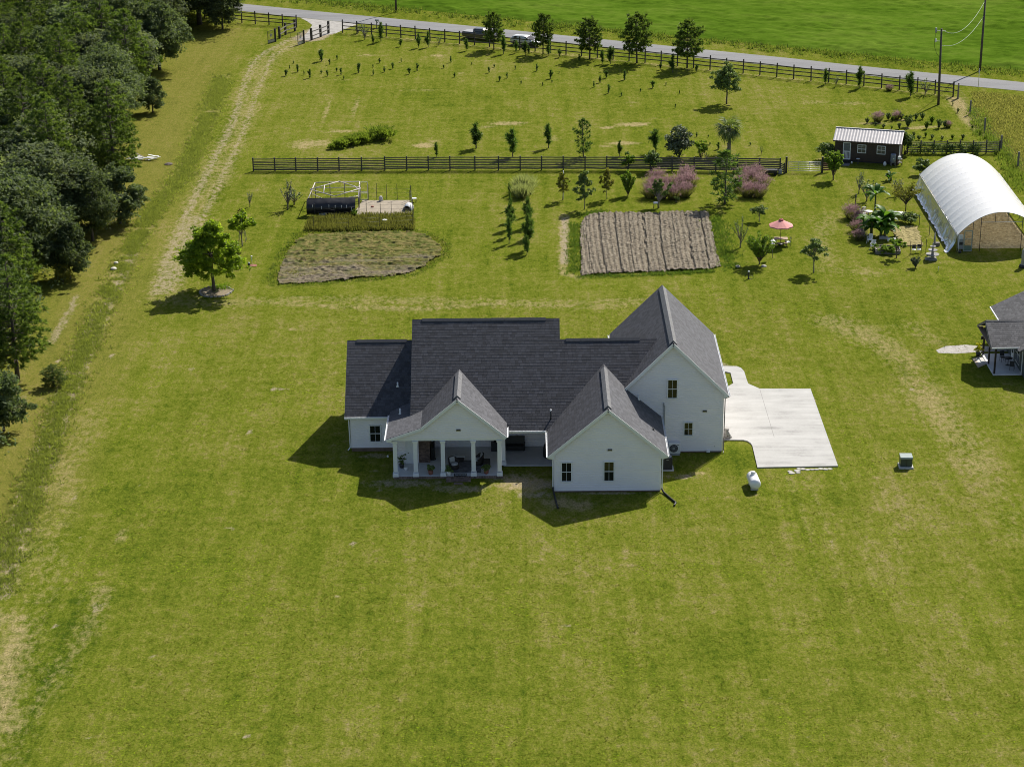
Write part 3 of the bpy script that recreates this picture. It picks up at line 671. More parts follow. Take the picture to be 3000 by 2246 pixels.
siding([(8.1, .14), (16.95, .14), (16.95, 5.85), (12.53, 10.2), (8.1, 5.85)], (0, .83, 0), X, NY)
siding([(-15.45, .36), (-11.42, .36), (-11.42, 3.42), (-15.45, 3.42)], (0, 1.7, 0), X, NY)
siding([(-11.44, .36), (-9.42, .36), (-9.42, 3.8), (-11.44, 3.8)], (0, -1.4, 0), X, NY)
siding([(-9.4, .2), (2.22, .2), (2.22, 3.4), (-9.4, 3.4)], (0, 2.1, 0), X, NY)
siding([(-9.05, 3.68), (-2.1, 3.68), (-2.1, 4.1), (-5.89, 7.25), (-9.05, 4.65)], (0, -4.15, 0), X, NY)
siding([(-11.5, 3.68), (-9.05, 3.68), (-9.05, 4.72), (-11.5, 3.92)], (0, -4.15, 0), X, NY)
siding([(-7.15, .14), (2.1, .14), (2.1, 3.4), (-7.15, 3.4)], (2.22, 0, 0), (0, 1, 0), (-1, 0, 0))      # side of the front block
siding([(-1.7, .36), (1.7, .36), (1.7, 3.8), (-1.7, 3.8)][::1], (-11.44, 0, 0), (0, 1, 0), (-1, 0, 0))
siding([(1.75, .36), (12.2, .36), (12.2, 3.4), (7.0, 8.1), (1.75, 3.4)], (-15.45, 0, 0), (0, 1, 0), (-1, 0, 0))
siding([(2.2, 3.4), (13.9, 3.4), (6.2, 10.4)], (-9.9, 0, 0), (0, 1, 0), (-1, 0, 0))
siding([(.9, .14), (15.2, .14), (15.2, 5.6), (.9, 5.6)], (16.95, 0, 0), (0, 1, 0), (1, 0, 0))
siding([(-7.15, .14), (.9, .14), (.9, 3.6), (-7.15, 3.6)], (11.06, 0, 0), (0, 1, 0), (1, 0, 0))
# core of the porch gable
MB().extrude([(-11.4, -4.1, 3.70), (-2.15, -4.1, 3.70), (-2.15, -4.1, 3.85), (-5.89, -4.1, 7.1), (-9.05, -4.1, 4.5), (-11.4, -4.1, 3.75)], (0, .2, 0)).build('gable_wall', SIDING, H)
for a, b, y in ((2.2, 11.08, -7.19), (8.1, 16.97, .84)): MB().box(((a+b)/2, y+.2, .065), (b-a-.06, .4, .13)).build('foundation', BRICK, H)
MB().box((-13.4, 1.93, .17), (4.1, .4, .34)).build('foundation', BRICK, H)
# corner boards
cb = [(2.22, -7.2, .14, 3.75), (11.06, -7.2, .14, 3.75), (16.95, .83, .14, 5.72), (-15.45, 1.7, .36, 3.3)]
for x, y, a, b in cb:
    s = 1 if x in (11.06, 16.95) else -1
    MB().box((x-s*.05, y-.035, (a+b)/2), (.14, .03, b-a)).box((x+s*.035, y+.05, (a+b)/2), (.03, .16, b-a)).build('corner_board', SIDING, H)
# ---------------- roofs
def zM(y): return 3.47+SM*(y+2.1)

mo, p0, u, v, n, uv = roof(H, [(-10.05, -2.1, zM(-2.1)), (6.65, -2.1, zM(-2.1)), (6.65, .78, zM(.78)), (8.15, .78, zM(.78)), (8.15, 1.0, zM(1.0)), (11.6, 1.0, zM(1.0)), (11.6, 4.6, zM(4.6)), (2.9, 4.6, zM(4.6)), (2.9, 6.2, zM(6.2)), (-10.05, 6.2, zM(6.2))], 1)
mb = MB(); K = math.sqrt(1+SM*SM)
for pl in ([(0, 0), (16.7, 0), (16.7, 2.88*K), (0, 2.88*K)], [(0, 2.88*K), (18.2, 2.88*K), (18.2, 3.1*K), (21.65, 3.1*K), (21.65, 6.7*K), (0, 6.7*K)], [(0, 6.7*K), (12.95, 6.7*K), (12.95, 8.3*K), (0, 8.3*K)]):
    shingle(mb, pl, p0, u, v, 1, course=2.88*K/14 if pl[0][1] == 0 else (3.82*K/18.5 if pl[0][1] < 5 else 1.6*K/8))
mb.build('shingles', SHINGLE, mo, kind='stuff')
shingled(H, [(2.9, 14.5, 3.47), (-10.05, 14.5, 3.47), (-10.05, 6.22, zM(6.2)), (2.9, 6.22, zM(6.2))], 2, course=.5, tab=1.2)
shingled(H, [(8.0, 11.3, 3.47), (2.9, 11.3, 3.47), (2.9, 4.62, zM(4.6)), (11.5, 4.62, zM(4.6))], 3, course=.5, tab=1.2)
MB().extrude([(2.76, 4.7, 8.9), (2.76, 11.5, 3.4), (2.76, 13.9, 3.4), (2.76, 6.2, 10.4)], (.06, 0, 0)).build('gable_wall', SIDING, H)
# wing
zW = lambda y: 3.47+SW*(y-1.25)
shingled(H, [(-15.92, 1.25, zW(1.25)), (-9.9, 1.25, zW(1.25)), (-9.9, 7.0, zW(7.0)), (-15.92, 7.0, zW(7.0))], 4)
shingled(H, [(-9.9, 12.75, 3.47), (-15.92, 12.75, 3.47), (-15.92, 7.02, zW(7.0)), (-9.9, 7.02, zW(7.0))], 5, course=.5, tab=1.2)
# front block
zF = 7.62; eF = zF-SF*4.95
shingled(H, [(1.7, 3.0, eF), (1.7, -7.5, eF), (6.65, -7.5, zF), (6.65, 3.0, zF)], 6, smat=SHINGLE)
shingled(H, [(11.6, -7.5, eF), (11.6, .80, eF), (8.6, .80, zF-SF*1.95), (8.6, 2.4, zF-SF*1.95), (6.65, 2.9, zF), (6.65, -7.5, zF)], 7, smat=SHINGLE_LIT, polys=[[(0, 0), (8.3, 0), (8.3, 3*1.307), (0, 3*1.307)], [(0, 3*1.307), (9.9, 3*1.307), (10.4, 4.95*1.307), (0, 4.95*1.307)]])
# garage block
zG = 10.32; eG = zG-SG*4.82
shingled(H, [(7.71, 15.7, eG), (7.71, .5, eG), (12.53, .5, zG), (12.53, 15.7, zG)], 8, smat=SHINGLE)
shingled(H, [(17.35, .5, eG), (17.35, 15.7, eG), (12.53, 15.7, zG), (12.53, .5, zG)], 9, smat=SHINGLE_LIT)
# porch
zP = 7.38; zk = zP-SP*3.11; zl = zk-.345*2.95; er = zP-SP*4.11
shingled(H, [(-9.0, 2.9, zk), (-9.0, -4.45, zk), (-5.89, -4.45, zP), (-5.89, 2.9, zP)], 10, smat=SHINGLE)
shingled(H, [(-11.95, 2.0, zl), (-11.95, -4.45, zl), (-9.0, -4.45, zk), (-9.0, 3.0, zk)], 11, smat=SHINGLE_LIT)
shingled(H, [(-1.78, -4.45, er), (-1.78, 2.2, er), (-5.89, 2.9, zP), (-5.89, -4.45, zP)], 12, smat=SHINGLE_LIT)
RIDGE_LIT = mat('sunlit_ridge_shingle', (.15, .15, .155), .85, .25, 5)  # paler ridge shingle for the gable ridges, sunlit look put into its colour
# ridge vents
ridge_vent(H, (-9.2, 6.2, zM(6.2)+.02), (1.7, 6.2, zM(6.2)+.02), SM, .2, .05)
ridge_vent(H, (3.4, 4.6, zM(4.6)+.02), (9.9, 4.6, zM(4.6)+.02), SM, .2, .05)
ridge_vent(H, (-15.1, 7.0, zW(7.0)+.02), (-10.6, 7.0, zW(7.0)+.02), SW, .2, .05)
ridge_vent(H, (6.65, -7.1, zF+.02), (6.65, 1.7, zF+.02), SF, .3, .11, m=RIDGE_LIT, along_x=False)
ridge_vent(H, (12.53, .8, zG+.02), (12.53, 15.2, zG+.02), SG, .32, .11, m=RIDGE_LIT, along_x=False)
ridge_vent(H, (-5.89, -4.0, zP+.02), (-5.89, 1.6, zP+.02), SP, .3, .11, m=RIDGE_LIT, along_x=False)
# ---------------- fascias, gutters, downspouts
def rake(a, b, w=.24, t=.05):
    a, b = Vector(a), Vector(b); dn = Vector((0, 0, -w*.62)); MB().beam(a+dn, b+dn, w, t, up=(0, 1, 0)).build('rake_board', WHITE, H)
def ret(xw, xe, ze, y, s):                              # boxed eave return
    sl = abs(xw-xe)*s
    MB().extrude([(xe, y, ze-.02), (xw, y, ze+sl-.25), (xw, y, ze-.34), (xe, y, ze-.20)], (0, .26, 0)).build('eave_return', WHITE, H)
rake((1.72, -7.53, eF), (6.65, -7.53, zF)); rake((11.58, -7.53, eF), (6.65, -7.53, zF)); ret(2.2, 1.72, eF, -7.50, SF); ret(11.08, 11.58, eF, -7.50, SF)
rake((8.35, .47, eG+.64*SG), (12.53, .47, zG)); rake((17.33, .47, eG), (12.53, .47, zG)); ret(16.97, 17.33, eG, .50, SG)
rake((-9.0, -4.48, zk), (-5.89, -4.48, zP)); rake((-1.8, -4.48, er), (-5.89, -4.48, zP)); rake((-11.93, -4.48, zl), (-9.0, -4.48, zk)); ret(-2.1, -1.8, er, -4.45, SP); ret(-11.5, -11.93, zl, -4.45, .345)
MB().box((-13.0, 1.32, 3.28), (5.85, .03, .2)).build('fascia', WHITE, H)
MB().box((-.04, -2.0, 3.30), (3.44, .03, .22)).build('fascia', WHITE, H)
MB().box((-13.2, 1.5, 3.3), (4.5, .4, .03)).build('soffit', WHITE, H)
MB().extrude([(-15.9, 1.28, 3.44), (-15.9, 7, zW(7)-.05), (-15.9, 12.7, 3.44), (-15.9, 12.7, 3.2), (-15.9, 7, zW(7)-.3), (-15.9, 1.28, 3.2)], (-.03, 0, 0)).build('rake_board', WHITE, H)
def gutter(a, b, out):
    a, b, o = Vector(a), Vector(b), Vector(out); mb = MB()
    for off, w, h, dz in ((0, .012, .12, 0), (.12, .012, .12, 0)):
        mb.beam(a+o*off, b+o*off, w, h)
    mb.beam(a+o*.06-Vector((0, 0, .055)), b+o*.06-Vector((0, 0, .055)), .12, .012)
    k = int((b-a).length/.6)
    for i in range(1, k): 
        p = a+(b-a)*(i/k); mb.beam(p+Vector((0, 0, .05)), p+o*.12+Vector((0, 0, .05)), .03, .012)
    return mb.build('gutter', WHITE, H)
gutter((-15.95, 1.22, 3.40), (-11.95, 1.22, 3.40), (0, -1, 0)); gutter((-1.65, -2.13, 3.40), (1.6, -2.13, 3.40), (0, -1, 0))
gutter((1.66, -7.5, eF-.07), (1.66, -2.3, eF-.07), (-1, 0, 0)); gutter((11.64, -7.5, eF-.07), (11.64, .7, eF-.07), (1, 0, 0))
gutter((17.39, .5, eG-.07), (17.39, 15.6, eG-.07), (1, 0, 0)); gutter((-11.99, -4.4, zl-.07), (-11.99, 1.1, zl-.07), (-1, 0, 0)); gutter((-1.74, -4.4, er-.07), (-1.74, -2.3, er-.07), (1, 0, 0))
gutter((7.66, 10.5, eG-.07), (7.66, 15.6, eG-.07), (-1, 0, 0))
pipe(H, [(1.6, -7.42, eF-.12), (1.62, -7.4, eF-.22), (2.08, -7.3, eF-.42), (2.08, -7.3, .50)], .055, WHITE)
pipe(H, [(11.7, -7.42, eF-.12), (11.68, -7.4, eF-.22), (11.22, -7.28, eF-.45), (11.2, -7.28, .25)], .055, WHITE)
pipe(H, [(17.45, .58, eG-.12), (17.43, .6, eG-.2), (17.10, .72, eG-.42), (17.07, .76, .2), (17.05, .5, .08)], .05, mat('brown_downspout', (.30, .25, .23), .5))
pipe(H, [(-15.62, 1.18, 3.32), (-15.6, 1.55, 3.05), (-15.56, 1.62, .45), (-15.75, 1.45, .22)], .055, WHITE)
MB().box((11.86, .74, 2.9), (.13, .09, 3.2)).box((11.80, .76, 4.55), (.10, .12, .35)).build('conduit', GREYP, H)
# black drain hoses of the front downspouts
def hose(pts, label):
    mb = MB(); P = []; 
    for a, b in zip(pts[:-1], pts[1:]):
        for k in range(6): P.append(Vector(a).lerp(Vector(b), k/6))
    P.append(Vector(pts[-1])); mb.tube(P, [.075+.012*(i % 2) for i in range(len(P))], 8)
    o = mb.build('drain_hose', BLACK); tag(o, label, 'drain hose'); return o
g = G(1975, 1483); hose([(11.2, -7.3, .30), (11.3, -7.55, .12), (11.75, -8.6, .09), (12.2, -9.6, .09), (g.x, g.y, .09)], 'black corrugated drain hose lying in sunlit grass by the front block corner')
g = G(1635, 1491); hose([(2.08, -7.3, .55), (2.1, -7.4, .3), (2.2, -8.0, .09), (2.3, -9.2, .09), (g.x, g.y, .09)], 'black drain hose lying in the shadow left of the front block')
# ---------------- windows and small fittings
window(H, 3.22, .99, 2.81, .92, -7.262); window(H, 6.76, 1.0, 2.84, .92, -7.262)
window(H, -13.33, .92, 2.55, 1.02, 1.638); window(H, 12.53, 5.12, 6.92, .91, .768); window(H, 13.98, 1.62, 2.93, .84, .768, sashes=1)
for x, z, y in ((6.82, 3.86, -7.2), (-5.83, 4.47, -4.15), (15.36, 3.92, .83)):
    o = MB().box((x, y-.06, z), (.36, .12, .15)).build('floodlight', DARKMET, H); MB().box((x, y-.125, z-.03), (.28, .012, .05)).build('lens', mat('lamp_lens', (.35, .30, .12), .3) if 'lamp_lens' not in MATS else MATS['lamp_lens'], o)
MB().lathe([(.05, 0), (.05, .12)], (16.3, .79, .55), 10, axis='Y').build('vent_cap', DARKMET, H)
MB().box((15.75, .7, .17), (.3, .2, .2)).build('meter_box', WHITE, H)
def roofpipe(x, y, z, r, h, m): MB().lathe([(r*2.2, -.05), (r*1.5, .03), (r, .10), (r, h)], (x, y, z), 10).build('vent_pipe', m, H)
roofpipe(-11.35, 3.5, zW(3.5), .07, .38, WHITE); roofpipe(-11.0, .3, zk-.345*2.0+.04, .07, .48, WHITE)
roofpipe(10.6, -4.2, zF-SF*3.95, .06, .22, DARKMET); roofpipe(9.6, .55, zF-SF*2.95, .06, .45, WHITE)
o = MB().tube([(2.0, -1.3, zM(-1.3)-.05), (2.0, -1.3, zM(-1.3)+.75)], .06, 8).build('vent_pipe', DARKMET, H); MB().lathe([(.09, 0), (.09, .14), (.04, .17)], (2.0, -1.3, zM(-1.3)+.75), 10).build('cap', WHITE, o)
# ---------------- porch: slab, columns, beam
SLAB = mat('porch_slab', (.60, .60, .61), .7, .08, 1.5)
MB().box((-6.85, -1.0, .115), (9.2, 6.3, .17)).build('porch_floor', SLAB, H)
MB().box((.05, .1, .10), (4.28, 4.0, .14)).build('patio_floor', mat('patio_slab', (.40, .40, .41), .8, .1, 1.5), H)
bx = MB()
for i in range(44): bx.box((-11.4+i*.2115+.1, -4.22, .10), (.2, .11, .19), shade=random.random())
for j in range(2):
    for i in range(10): bx.box((-6.95+i*.21+.1, -4.55-.28*j, .085-.035*j), (.2, .27, .14-.06*j), shade=random.random())
for i in range(3): bx.box((-6.28+i*.25+.12, -5.35, .03), (.24, .3, .05), shade=random.random())
bx.build('brick_edge', mat('porch_brick', (.17, .12, .10), .9, .2, 4, shade=.3), H, kind='stuff')
MB().box((-6.82, -4.02, 3.585), (9.4, .26, .20)).build('porch_beam', WHITE, H); MB().box((-2.1, -2.9, 3.585), (.26, 2.2, .20)).build('porch_beam', WHITE, H)
MB().box((0.05, -1.75, 3.30), (4.3, .24, .18)).build('patio_beam', WHITE, H)
MB().box((-6.8, -.9, 3.67), (9.3, 6.2, .03)).build('porch_ceiling', SIDING, H); MB().box((.1, .1, 3.35), (4.2, 3.9, .03)).build('patio_ceiling', SIDING, H)
def column(x, y, z0=.20, z1=3.49):
    mb = MB(); w = .36
    mb.box((x, y, z0+.13), (.50, .50, .26)); mb.box((x, y, z0+.29), (.44, .44, .06)); mb.box((x, y, (z0+z1)/2+.10), (w, w, z1-z0-.60), taper=.94)
    mb.box((x, y, z1-.17), (.42, .42, .06)); mb.box((x, y, z1-.08), (.47, .47, .12)); return mb.build('column', WHITE, H)
for x in (-11.25, -9.53, -7.2, -4.61, -2.4): column(x, -4.02)
column(-2.1, -1.75, .17, 3.22)
d = MB().box((-9.98, -1.44, 1.27), (.86, .05, 2.1)).build('door', WHITE, H); MB().lathe([(.03, 0), (.05, .04), (.02, .07)], (-10.3, -1.50, 1.2), 8, axis='Y').build('handle', DARKMET, d)
MB().box((-10.48, -1.45, 1.3), (.12, .05, 2.2)).build('door_frame', WHITE, H)
d = MB().box((-5.1, 2.04, 1.33), (1.9, .06, 2.25)).build('patio_door', WHITE, H)
for x in (-5.55, -4.65): MB().box((x, 2.0, 1.3), (.74, .03, 2.0)).build('door_leaf', WHITE, d)
fp = MB().box((-8.93, .35, 1.75), (.96, 3.2, 3.1)).build('chimney_breast', BRICK, H)
bk = MB()
for r_ in range(36):
    z = .24+r_*.092
    for i in range(5):
        x = -9.42+.245*i+(r_ % 2)*.12-.06; w = .235
        a, b = max(x, -9.42), min(x+w, -8.44)
        if b-a > .04: bk.box(((a+b)/2, -1.262, z), (b-a, .03, .08), shade=random.random())
bk.build('bricks', mat('chimney_brick', (.155, .105, .085), .9, .25, 6, shade=.4), fp, kind='stuff')
# ================================================================== SETTING AROUND THE HOUSE
# concrete drive and walk: one slab outline with rounded inner corners
def arc(c, r, a0, a1, n=7): return [(c[0]+r*math.cos(R(a0+(a1-a0)*i/n)), c[1]+r*math.sin(R(a0+(a1-a0)*i/n))) for i in range(n+1)]
gd = lambda x, y: tuple(G(x, y)[:2])
outl = [gd(2219, 1371), gd(2455, 1367), gd(2374.5, 1141), gd(2225, 1140.5), gd(2192, 1126)]
top = [gd(2188, 1116), gd(2180, 1090), gd(2171, 1080), gd(2158, 1075), gd(2119, 1074.5), gd(2050, 1074), gd(2060, 1090), gd(2126, 1091), gd(2140, 1093.5), gd(2148, 1125), gd(2134, 1133), gd(2070, 1145)]
low = [gd(2060, 1291), gd(2115, 1290.5), gd(2178, 1291), gd(2190, 1294), gd(2199, 1300), gd(2204, 1307)]
mb = MB(); mb.extrude([(x, y, .01) for x, y in outl+top+low], (0, 0, .09))
m, nt, b, out = new_mat('broom_concrete'); co = coords(nt)
n1 = noise(nt, mp(nt, co, (.35, 2.6, 1)), .55, 5, .6); n2 = noise(nt, co, .45, 4); n3 = noise(nt, co, 6, 3)
f = mth(nt, 'ADD', mth(nt, 'MULTIPLY', n1, .5), mth(nt, 'ADD', mth(nt, 'MULTIPLY', n2, .35), mth(nt, 'MULTIPLY', n3, .15)))
nt.links.new(ramp(nt, f, [(.34, (.26, .255, .24)), (.46, (.38, .372, .352)), (.64, (.46, .452, .43))]), b.inputs['Base Color']); b.inputs['Roughness'].default_value = .9
slab = mb.build('concrete_drive', m); tag(slab, kind='structure')
jm = mat('slab_joint', (.20, .195, .185), .9)
def joint(a, c):
    a, c = G(*a), G(*c); MB().beam((a.x, a.y, .101), (c.x, c.y, .101), .03, .006).build('joint', jm, slab)
joint((2226, 1143), (2268, 1283)); joint((2148, 1126), (2190, 1126))
# broken stone edging and stepping stones below the slab
rnd = random.Random(4)
stm = mat('pale_flagstone', (.42, .40, .36), .9, .2, 4)
row = [(2288+13*i, 1374+rnd.uniform(-1, 2)) for i in range(12)]
for x, y, lab in [(x, y, None) for x, y in row if x > 2335]+[(2314, 1381, 0), (2336, 1379, 0), (2319, 1386, 0), (2338, 1385, 0)]:
    p = G(x, y); k = rnd.uniform(.8, 1.2)
    mb = MB(); n = 7; mb.extrude([(.24*k*math.cos(6.28*i/n)*rnd.uniform(.8, 1.15), .17*k*math.sin(6.28*i/n)*rnd.uniform(.8, 1.15), 0) for i in range(n)], (0, 0, .05))
    solo(mb, 'flagstone', stm, 'flat pale stone set in a ragged row along the front edge of the drive' if lab is None else 'flat pale stepping stone lying loose in grass below the drive', 'stone', (p.x, p.y, 0), group='stones edging the drive' if lab is None else 'loose stepping stones')

# ================================================================== FAR HOUSE AT THE RIGHT EDGE
RH = thing('green_house', 'dark green house with grey shingle roof and open corner porch, right edge', 'house', (48, 20, 0))
def L(*p): return [(q[0]-48, q[1]-20, q[2]) for q in p]
wy = -2.1
RSH = mat('grey_roof_shingle', (.095, .093, .096), .9, .25, 9, .4, shade=.3)
wl = MB(); wl.extrude(L((47.05, 17.2, .02), (57, 17.2, .02), (57, 29, .02), (47.05, 29, .02)), (0, 0, 2.75)); wl.build('wall', DKGREEN, RH)
ms = MB(); lap_wall(ms, [(17.2-20, .2), (29-20, .2), (29-20, 2.8), (17.2-20, 2.8)], (47.03-48, 0, 0), (0, 1, 0), (-1, 0, 0)); ms.build('siding', DKGREEN, RH, kind='stuff')
ms = MB(); lap_wall(ms, [(-1, .2), (9, .2), (9, 2.8), (-1, 2.8)], (0, 17.18-20, 0), (1, 0, 0), (0, -1, 0)); ms.build('siding', DKGREEN, RH, kind='stuff')
def rslope(pts, seed, thick=.12):
    o, p0, u, v, n, uv = roof(RH, L(*pts), seed, RSH, RSH, thick); mb = MB(); shingle(mb, uv, p0, u, v, seed, course=.26); mb.build('shingles', RSH, o, kind='stuff')
rslope([(46.25, 29.6, 2.9), (46.25, 17.0, 2.9), (52.3, 17.0, 5.95), (52.3, 29.6, 5.95)], 21)
rslope([(58.3, 17.0, 2.9), (58.3, 29.6, 2.9), (52.3, 29.6, 5.95), (52.3, 17.0, 5.95)], 22)
rslope([(43.8, 17.85, 3.06), (47.9, 17.85, 3.06), (50.0, 20.95, 4.6), (43.8, 20.95, 4.6)], 23)
rslope([(50.0, 24.05, 3.06), (43.8, 24.05, 3.06), (43.8, 20.95, 4.6), (50.0, 20.95, 4.6)], 24)
ridge_vent(RH, L((43.85, 20.95, 4.62))[0], L((48.8, 20.95, 4.62))[0], .5, .16, .03, RSH)
mb = MB(); mb.extrude(L((44.3, 18.3, 2.85), (44.3, 23.6, 2.85), (44.3, 20.95, 4.3)), (.08, 0, 0)); mb.build('gable_panel', DKGREEN, RH)
for a, c in (((43.78, 17.9, 3.02), (43.78, 20.95, 4.56)), ((43.78, 24.0, 3.02), (43.78, 20.95, 4.56))):
    a, c = L(a, c); MB().beam(Vector(a)-Vector((0, 0, .1)), Vector(c)-Vector((0, 0, .1)), .04, .2).build('rake_board', GREYW, RH)
MB().extrude(L((43.8, 17.9, 2.86), (43.8, 24.0, 2.86), (43.8, 24.0, 2.90), (43.8, 17.9, 2.90)), (.5, 0, 0)).build('soffit', TAN, RH)
PW = mat('dark_brown_post', (.022, .013, .011), .6, .2, 4)
for y in (18.4, 21.0, 23.5): MB().box(tuple(np.array(L((44.42, y, 1.45))[0])), (.16, .16, 2.85)).build('porch_post', PW, RH)
for a, c in (((44.42, 18.35, 2.78), (47.0, 18.35, 2.78)), ((44.42, 18.35, 2.78), (44.42, 23.6, 2.78))):
    a, c = L(a, c); MB().beam(a, c, .14, .2).build('porch_beam', PW, RH)
MB().extrude(L((44.3, 18.25, .02), (47.0, 18.25, .02), (47.0, 23.7, .02), (44.3, 23.7, .02)), (0, 0, .14)).build('porch_floor', SLAB, RH)
a, c = L((43.85, 17.8, 2.98), (47.6, 17.8, 2.98)); MB().beam(a, c, .10, .12).build('gutter', WHITE, RH)
a, c = L((46.2, 24.4, 2.84), (46.2, 29.6, 2.84)); MB().beam(a, c, .10, .12).build('gutter', WHITE, RH)
MB().box(L((46.98, 18.33, 1.4))[0], (.1, .12, 2.6)).build('corner_board', WHITE, RH)
pipe(RH, L((47.25, 17.0, 2.8), (47.2, 17.1, .6), (47.3, 16.8, .25)), .05, WHITE)
d = MB().box(L((47.0, 22.3, 1.25))[0], (.06, .95, 2.15)).build('door', WHITE, RH); MB().box(L((46.96, 22.3, 1.45))[0], (.02, .62, 1.3)).build('pane', GLASS, d)
for k, y in enumerate((20.75, 19.9)):
    w = MB().box(L((47.0, y, 1.45))[0], (.05, .82, 1.9)).build('window', WHITE, RH)
    for z in (1.0, 1.92): MB().box(L((46.965, y, z))[0], (.02, .66, .82)).build('pane', GLASS, w)
st = MB(); 
for i in range(2): st.box(L((44.05-.35*i, 21.9, .10-.05*i))[0], (.36, 1.5, .12-.06*i))
st.build('step', CONC, RH)
# walk of pale gravel to the back of that house
mb = MB(); mb.poly([(p.x, p.y, .012) for p in gp([(2742, 1026), (2770, 1014), (2830, 1010), (2880, 1014), (2960, 1016), (2960, 1030), (2880, 1030), (2800, 1036), (2750, 1034)])])
tag(mb.build('gravel_walk', mat('pale_gravel', (.36, .335, .30), .95, .3, 2, .4)), kind='structure')
mb = MB(); mb.extrude([(p.x, p.y, .01) for p in gp([(2848, 1052), (2874, 1044), (2892, 1066), (2866, 1078)])], (0, 0, .06)); tag(mb.build('paver_pad', mat('tan_paver', (.40, .33, .25), .9, .2, 3)), kind='structure')

# ================================================================== SHED
a, c = G(2444, 471), G(2633, 483.5); ang = math.atan2(c.y-a.y, c.x-a.x); LEN = (c-a).length
SH = thing('garden_shed', 'long brown board shed with a pale tin roof and white door', 'shed', (a.x, a.y, 0), ang)
D, Z0, ZE, ZR = 4.4, .22, 2.78, 3.86
MB().extrude([(0.04, .05, Z0), (LEN-.04, .05, Z0), (LEN-.04, D, Z0), (.04, D, Z0)], (0, 0, ZE-Z0)).build('wall', BROWNW, SH)
MB().extrude([(.06, .1, ZE-.05), (.06, D, ZE-.05), (.06, D/2, ZR-.12)], (LEN-.12, 0, 0)).build('gable_wall', BROWNW, SH)
rnd = random.Random(9); x = 0; pb = MB(); n = 0
me_b = MB().box((0, 0, 0), (1, .03, 1)).mesh('board', BROWNW)
while x < LEN-.01:
    w = min(.145, LEN-x); o = inst('board', me_b, SH, (x+w/2, .025-.006*rnd.random(), (Z0+ZE)/2), (0, 0, 0), (w-.012, 1, ZE-Z0)); x += w; n += 1
sk = MB().extrude([(0, .08, .0), (LEN, .08, .0), (LEN, D-.05, .0), (0, D-.05, .0)], (0, 0, .26)).build('skirt', BLACKW, SH)
def corr(y0, z0, y1, z1, name):
    mb = MB(); nx = int((LEN+.5)/.095); xs = [-.25+(LEN+.5)*i/nx for i in range(nx+1)]
    vs = []; 
    for i, xx in enumerate(xs):
        h = .018 if (i % 4) in (1, 2) else 0.0
        vs += [(xx, y0, z0+h), (xx, y1, z1+h)]
    mb.add(vs, [(2*i, 2*i+2, 2*i+3, 2*i+1) for i in range(nx)]); return mb.build(name, TIN, SH)
s = (ZR-ZE)/(D/2+.25)
corr(-.28, ZE-.0, D/2, ZR, 'roof_sheet'); corr(D+.28, ZE-.0, D/2, ZR, 'roof_sheet')
MB().beam((-.26, D/2, ZR+.03), (LEN+.26, D/2, ZR+.03), .22, .03).build('ridge_cap', TIN, SH)
MB().beam((-.25, -.26, ZE-.08), (LEN+.25, -.26, ZE-.08), .03, .14).build('fascia', BROWNW, SH)
MB().box((LEN+.0, -.02, (ZE)/2+.05), (.07, .07, ZE-.2)).build('corner_board', WHITE, SH)
dx = 1.55
d = MB(); d.box((dx-.44, -.03, 1.42), (.10, .06, 2.2)).box((dx+.44, -.03, 1.42), (.10, .06, 2.2)).box((dx, -.03, 2.49), (.78, .06, .09)).box((dx, -.03, .36), (.78, .06, .12)).box((dx, -.03, 1.36), (.78, .06, .12))
d = d.build('door', WHITE, SH); MB().box((dx, -.008, 1.95), (.78, .02, .98)).build('screen', mat('door_screen', (.16, .17, .17), .6), d)
for i in range(5): MB().box((dx-.32+.16*i, -.035, .86), (.075, .03, .9)).build('slat', WHITE, d)
for x in (3.45, 5.92):
    w = MB(); w.box((x-.52, -.03, 1.80), (.08, .05, 1.1)).box((x+.52, -.03, 1.8), (.08, .05, 1.1)).box((x, -.03, 2.32), (.96, .05, .08)).box((x, -.03, 1.28), (.96, .05, .08)).box((x, -.032, 1.78), (.96, .045, .07))
    w = w.build('window', WHITE, SH); gm = mat('curtained_glass', (.10, .095, .09), .15) if 'curtained_glass' not in MATS else MATS['curtained_glass']
    for z in (1.54, 2.04):
        MB().box((x, -.006, z), (.96, .02, .45)).build('pane', gm, w); MB().box((x, -.02, z), (.03, .012, .45)).build('muntin', WHITE, w); 
        if z > 2: MB().box((x, -.019, z), (.96, .012, .025)).build('muntin', WHITE, w)
stp = MB(); 
for i in range(3): stp.box((dx, -.22-.27*i, .27-.09*i), (1.05, .28, .05)); stp.box((dx-.5, -.22-.27*i, .13-.045*i), (.05, .26, .26-.09*i)); stp.box((dx+.5, -.22-.27*i, .13-.045*i), (.05, .26, .26-.09*i))
stp.build('step', DARKMET, SH)
MB().box((dx-.05, -1.5, .02), (1.35, 1.1, .04)).build('landing_slab', mat('dark_paver', (.16, .155, .155), .9), SH)
for x in (.75, 2.3): MB().box((x, -.08, 2.0), (.10, .12, .22)).build('wall_lamp', DARKMET, SH)
def sh(x, y, z=0): return tuple(SH.matrix_world @ Vector((x, y, z))) if False else (a.x+math.cos(ang)*x-math.sin(ang)*y, a.y+math.sin(ang)*x+math.cos(ang)*y, z)
p = sh(7.55, -.55); t = thing('rain_barrel', 'blue grey rain barrel on a low stand at the right corner of the shed', 'barrel', p)
MB().lathe([(.30, .5), (.35, .62), (.355, 1.0), (.35, 1.45), (.31, 1.56), (.26, 1.57)], n=18).build('barrel', mat('blue_grey_plastic', (.20, .22, .27), .5), t)
lg = MB(); 
for sx in (-.26, .26):
    for sy in (-.26, .26): lg.box((sx, sy, .24), (.07, .07, .48))
